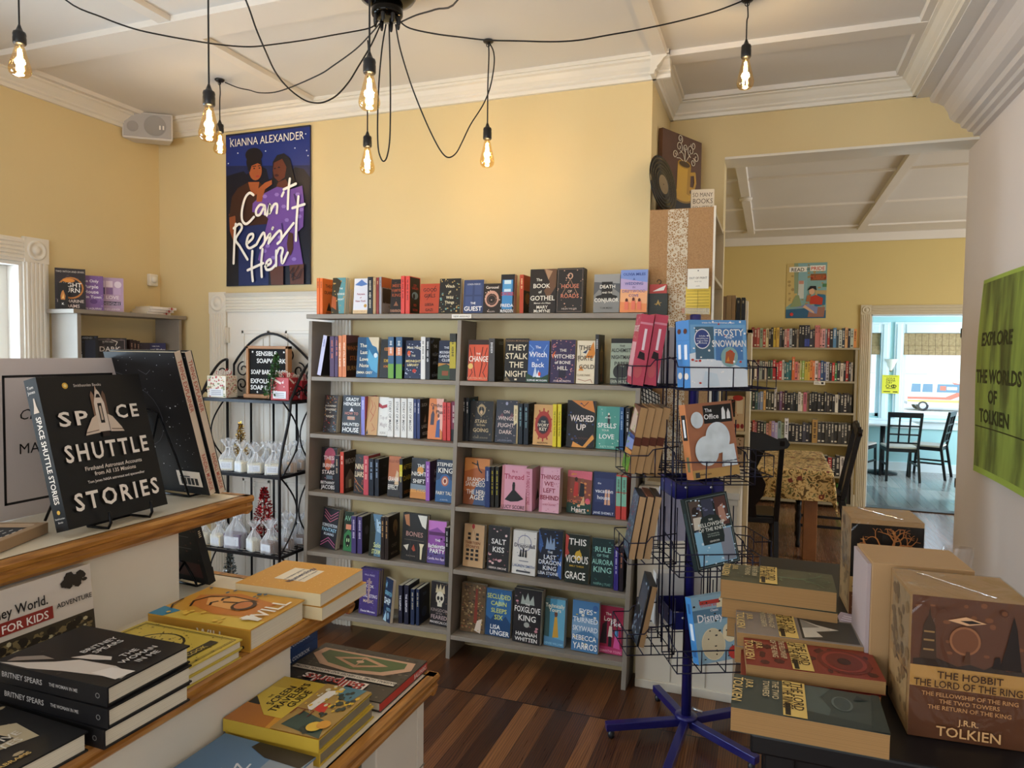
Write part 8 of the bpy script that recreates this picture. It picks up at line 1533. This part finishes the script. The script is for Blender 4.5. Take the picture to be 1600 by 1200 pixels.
# ---------------------------------------------------------------- wall speaker, motion sensor
t = thing('wall_speaker', 'pale grey loudspeaker mounted high in the left corner', 'speaker', (-3.775, 3.445, 3.12), math.radians(36))
SPK = M('cfcac4', .5); GRL = M('aaa6a2', .6)
b = B(); b.prism([(-.15, 0), (.15, 0), (.11, .12), (-.11, .12)], 2, -.085, .085, SPK); b.build('cabinet', t, bev=.01)
b = B(); b.box((-.138, -.006, -.073), (.138, -.0005, .073), GRL)
for x, r in ((-.085, .034), (.045, .066)): b.lathe([(r, .0061), (r - .004, .0075), (r - .006, .0063), (.0005, .0063)], M('98948f', .6), 28, frame((x, 0, -.012 if x < 0 else 0), (1, 0, 0), (0, 0, 1)), cap=False)
b.build('grille', t)
b = B(); b.box((.07, -.0085, -.02), (.078, -.006, .005), M('e8e4de', .4)); b.box((.09, -.0085, -.02), (.098, -.006, .005), M('e8e4de', .4)); b.build('badge', t)
b = B(); b.tube([(0, .11, 0), (0, .17, .02)], .012, SPK, 8); b.build('bracket', t)
t = thing('motion_sensor', 'small white motion sensor on the left wall by the corner', 'sensor', (XL, 3.585, 2.155), PI / 2)
b = B(); b.box((-.034, -.028, -.04), (.034, 0, .04), M('ded8cc', .45)); b.build('housing', t, bev=.006)
b = B(); b.lathe([(.024, 0), (.021, .008), (.012, .013), (.0005, .015)], M('e8e4da', .35), 20, frame((0, -.028, .004), (1, 0, 0), (0, 0, 1)), cap=False); b.build('lens', t)

# ---------------------------------------------------------------- spider pendant: canopy, cords, hooks, filament bulbs
CORD = M('0f0e10', .6); SOC = M('121113', .35)
t = thing('ceiling_canopy', 'black round ceiling canopy from which the lamp cords spread', 'ceiling canopy', (-1.553, 2.639, 0))
b = B(); b.lathe([(.122, ZC), (.122, 3.195), (.112, 3.18), (.085, 3.165), (.065, 3.158)], M('15130f', .15, .75), 36); b.build('dome', t)
b = B(); b.lathe([(.066, 3.16), (.066, 3.115), (.06, 3.105), (.03, 3.10)], M('15130f', .15, .75), 36); b.build('hub', t)
for i in range(8):
    a = 2 * PI * i / 8 + .2; b = B(); b.lathe([(.007, 3.112), (.009, 3.10), (.007, 3.078), (.004, 3.068)], SOC, 10, Matrix.Translation((.052 * math.cos(a), .052 * math.sin(a), 0))); b.build('cord_grip', t)
b = B(); b.tube(smooth([(.051, .019, 3.085), (.209, -.135, 3.022), (.391, -.329, 2.928), (.599, -.582, 2.813), (.80, -.80, 2.90), (.88, -.88, ZC)]), .0032, CORD, 6); b.build('cord', t)
BULB = thin('amber_glass', 'fbe8c0', .05, .03, edge=.25)
FIL = emis('filament', 'ffd898', 150)
def pendant(x, y, zs, zb, cord, lab, power=3.4, hook=True, hk=None):
    """cord over a ceiling hook, black socket, pear shaped clear bulb with glowing filaments"""
    t = thing('pendant_bulb', lab, 'pendant lamp', (x, y, 0), 0, 'filament bulbs of the spider pendant')
    k = zs - zb
    zsb = zs - k * .34                     # socket mouth
    b = B()
    if cord: b.tube(smooth([(p[0] - x, p[1] - y, p[2]) for p in cord]), .0032, CORD, 6)
    h = hk or (0, 0, ZC - .012)
    b.tube(smooth([h, (h[0] * .6 + .004, h[1] * .6, h[2] - .06), (0, 0, (h[2] + zs) / 2), (0, 0, zs)]), .0032, CORD, 6); b.build('cord', t)
    if hook:
        b = B(); b.lathe([(.026, ZC - .002), (.026, ZC - .006), (.02, ZC - .012), (.006, ZC - .014)], SOC, 18); b.tube(spiral((0, 0, ZC - .022), .010, .008, PI / 2, .85, (1, 0, 0), (0, 0, 1), 12), .002, SOC, 6); b.build('ceiling_hook', t)
    b = B(); b.lathe([(.003, zs + .012), (.007, zs), (.012, zs - .012), (.019, zs - .016), (.021, zs - .024), (.020, zs - .032), (.021, zs - .036), (.021, zsb + .004), (.019, zsb)], SOC, 20); b.build('socket', t)
    L = zsb - zb
    pr = [(.0135, 1.0), (.0145, .93), (.0185, .80), (.024, .62), (.030, .44), (.0345, .30), (.0355, .22), (.033, .12), (.025, .045), (.013, .012), (.003, 0)]
    b = B(); b.lathe([(r, zb + L * f) for r, f in pr], BULB, 24, cap=False); g = b.build('bulb_glass', t)
    b = B()
    for i in range(4):
        a = PI / 4 + i * PI / 2; b.tube([(.0035 * math.cos(a), .0035 * math.sin(a), zb + L * .86), (.010 * math.cos(a), .010 * math.sin(a), zb + L * .20)], .003, FIL, 6)
    b.build('filament', g)
    b = B(); b.tube([(0, 0, zsb), (0, 0, zb + L * .84)], .003, M('d8d0c0', .3), 6); b.build('glass_stem', g)
    l = bpy.data.lights.new('bulb_light', 'POINT'); l.energy = power; l.color = (1, .89, .72); l.shadow_soft_size = .02
    lo = bpy.data.objects.new('bulb_light', l); C.objects.link(lo); lo.parent = t; lo.location = (0, 0, zb + L * .5)
    return t
pendant(-2.496, 1.743, 2.815, 2.644, [(-1.591, 2.625, 3.089), (-1.598, 2.611, 3.066), (-1.626, 2.582, 3.042), (-1.720, 2.490, 2.993), (-1.792, 2.417, 2.954), (-1.878, 2.328, 2.912), (-1.944, 2.259, 2.883), (-2.015, 2.182, 2.869), (-2.083, 2.108, 2.864), (-2.147, 2.034, 2.861), (-2.207, 1.961, 2.862), (-2.268, 1.882, 2.877), (-2.330, 1.791, 2.905), (-2.44, 1.75, 3.05), (-2.496, 1.743, 3.18)], 'filament bulb hanging at the far left edge of the ceiling')
pendant(-1.867, 1.964, 2.615, 2.425, [(-1.575, 2.630, 3.084), (-1.583, 2.563, 2.965), (-1.599, 2.492, 2.852), (-1.611, 2.442, 2.774), (-1.630, 2.391, 2.708), (-1.653, 2.351, 2.672), (-1.675, 2.319, 2.657), (-1.703, 2.278, 2.658), (-1.733, 2.221, 2.687), (-1.749, 2.168, 2.729), (-1.750, 2.117, 2.783), (-1.747, 2.064, 2.839), (-1.736, 1.999, 2.908), (-1.80, 1.975, 3.05), (-1.867, 1.964, 3.18)], 'nearer filament bulb of the overlapping pair left of the big poster')
pendant(-2.938, 3.171, 2.977, 2.796, [(-1.583, 2.627, 3.078), (-1.652, 2.675, 3.069), (-1.782, 2.755, 3.051), (-1.969, 2.851, 3.038), (-2.076, 2.900, 3.031), (-2.290, 2.985, 3.032), (-2.454, 3.042, 3.039), (-2.593, 3.085, 3.067), (-2.680, 3.113, 3.100), (-2.786, 3.144, 3.137), (-2.908, 3.182, 3.193)], 'farther filament bulb of the overlapping pair, hung from a ceiling hook beside the big poster')
pendant(-1.261, 2.031, 2.672, 2.490, [], 'large filament bulb hanging just below the ceiling canopy')
pendant(-1.864, 2.986, 2.756, 2.559, [(-1.557, 2.636, 3.076), (-1.570, 2.627, 2.976), (-1.578, 2.616, 2.828), (-1.579, 2.608, 2.666), (-1.574, 2.605, 2.558), (-1.562, 2.607, 2.512), (-1.549, 2.611, 2.499), (-1.537, 2.617, 2.523), (-1.529, 2.624, 2.599), (-1.531, 2.631, 2.774), (-1.538, 2.637, 2.936), (-1.545, 2.641, 3.076)], 'lower filament bulb hanging beneath the large one under the canopy', hook=False)
pendant(-1.322, 3.199, 2.807, 2.600, [(-1.519, 2.650, 3.077), (-1.519, 2.688, 2.994), (-1.503, 2.745, 2.878), (-1.482, 2.795, 2.783), (-1.454, 2.848, 2.685), (-1.425, 2.893, 2.610), (-1.399, 2.919, 2.583), (-1.372, 2.944, 2.605), (-1.355, 2.976, 2.664), (-1.334, 3.021, 2.754), (-1.296, 3.082, 2.863), (-1.279, 3.126, 2.960), (-1.279, 3.171, 3.081), (-1.292, 3.191, 3.151), (-1.319, 3.201, 3.201)], 'filament bulb beside the low swagged cord loop, before the middle of the yellow wall')
pendant(-.13, 3.184, 3.032, 2.831, [(-1.504, 2.656, 3.090), (-1.463, 2.671, 3.061), (-1.362, 2.708, 3.039), (-1.261, 2.746, 3.027), (-1.152, 2.787, 3.016), (-1.033, 2.832, 3.015), (-0.932, 2.871, 3.014), (-0.856, 2.899, 3.016), (-0.780, 2.929, 3.025), (-0.679, 2.968, 3.046), (-0.553, 3.017, 3.072), (-0.402, 3.077, 3.110), (-0.251, 3.137, 3.157), (-0.130, 3.185, 3.210)], 'filament bulb hanging by the wide opening at right')
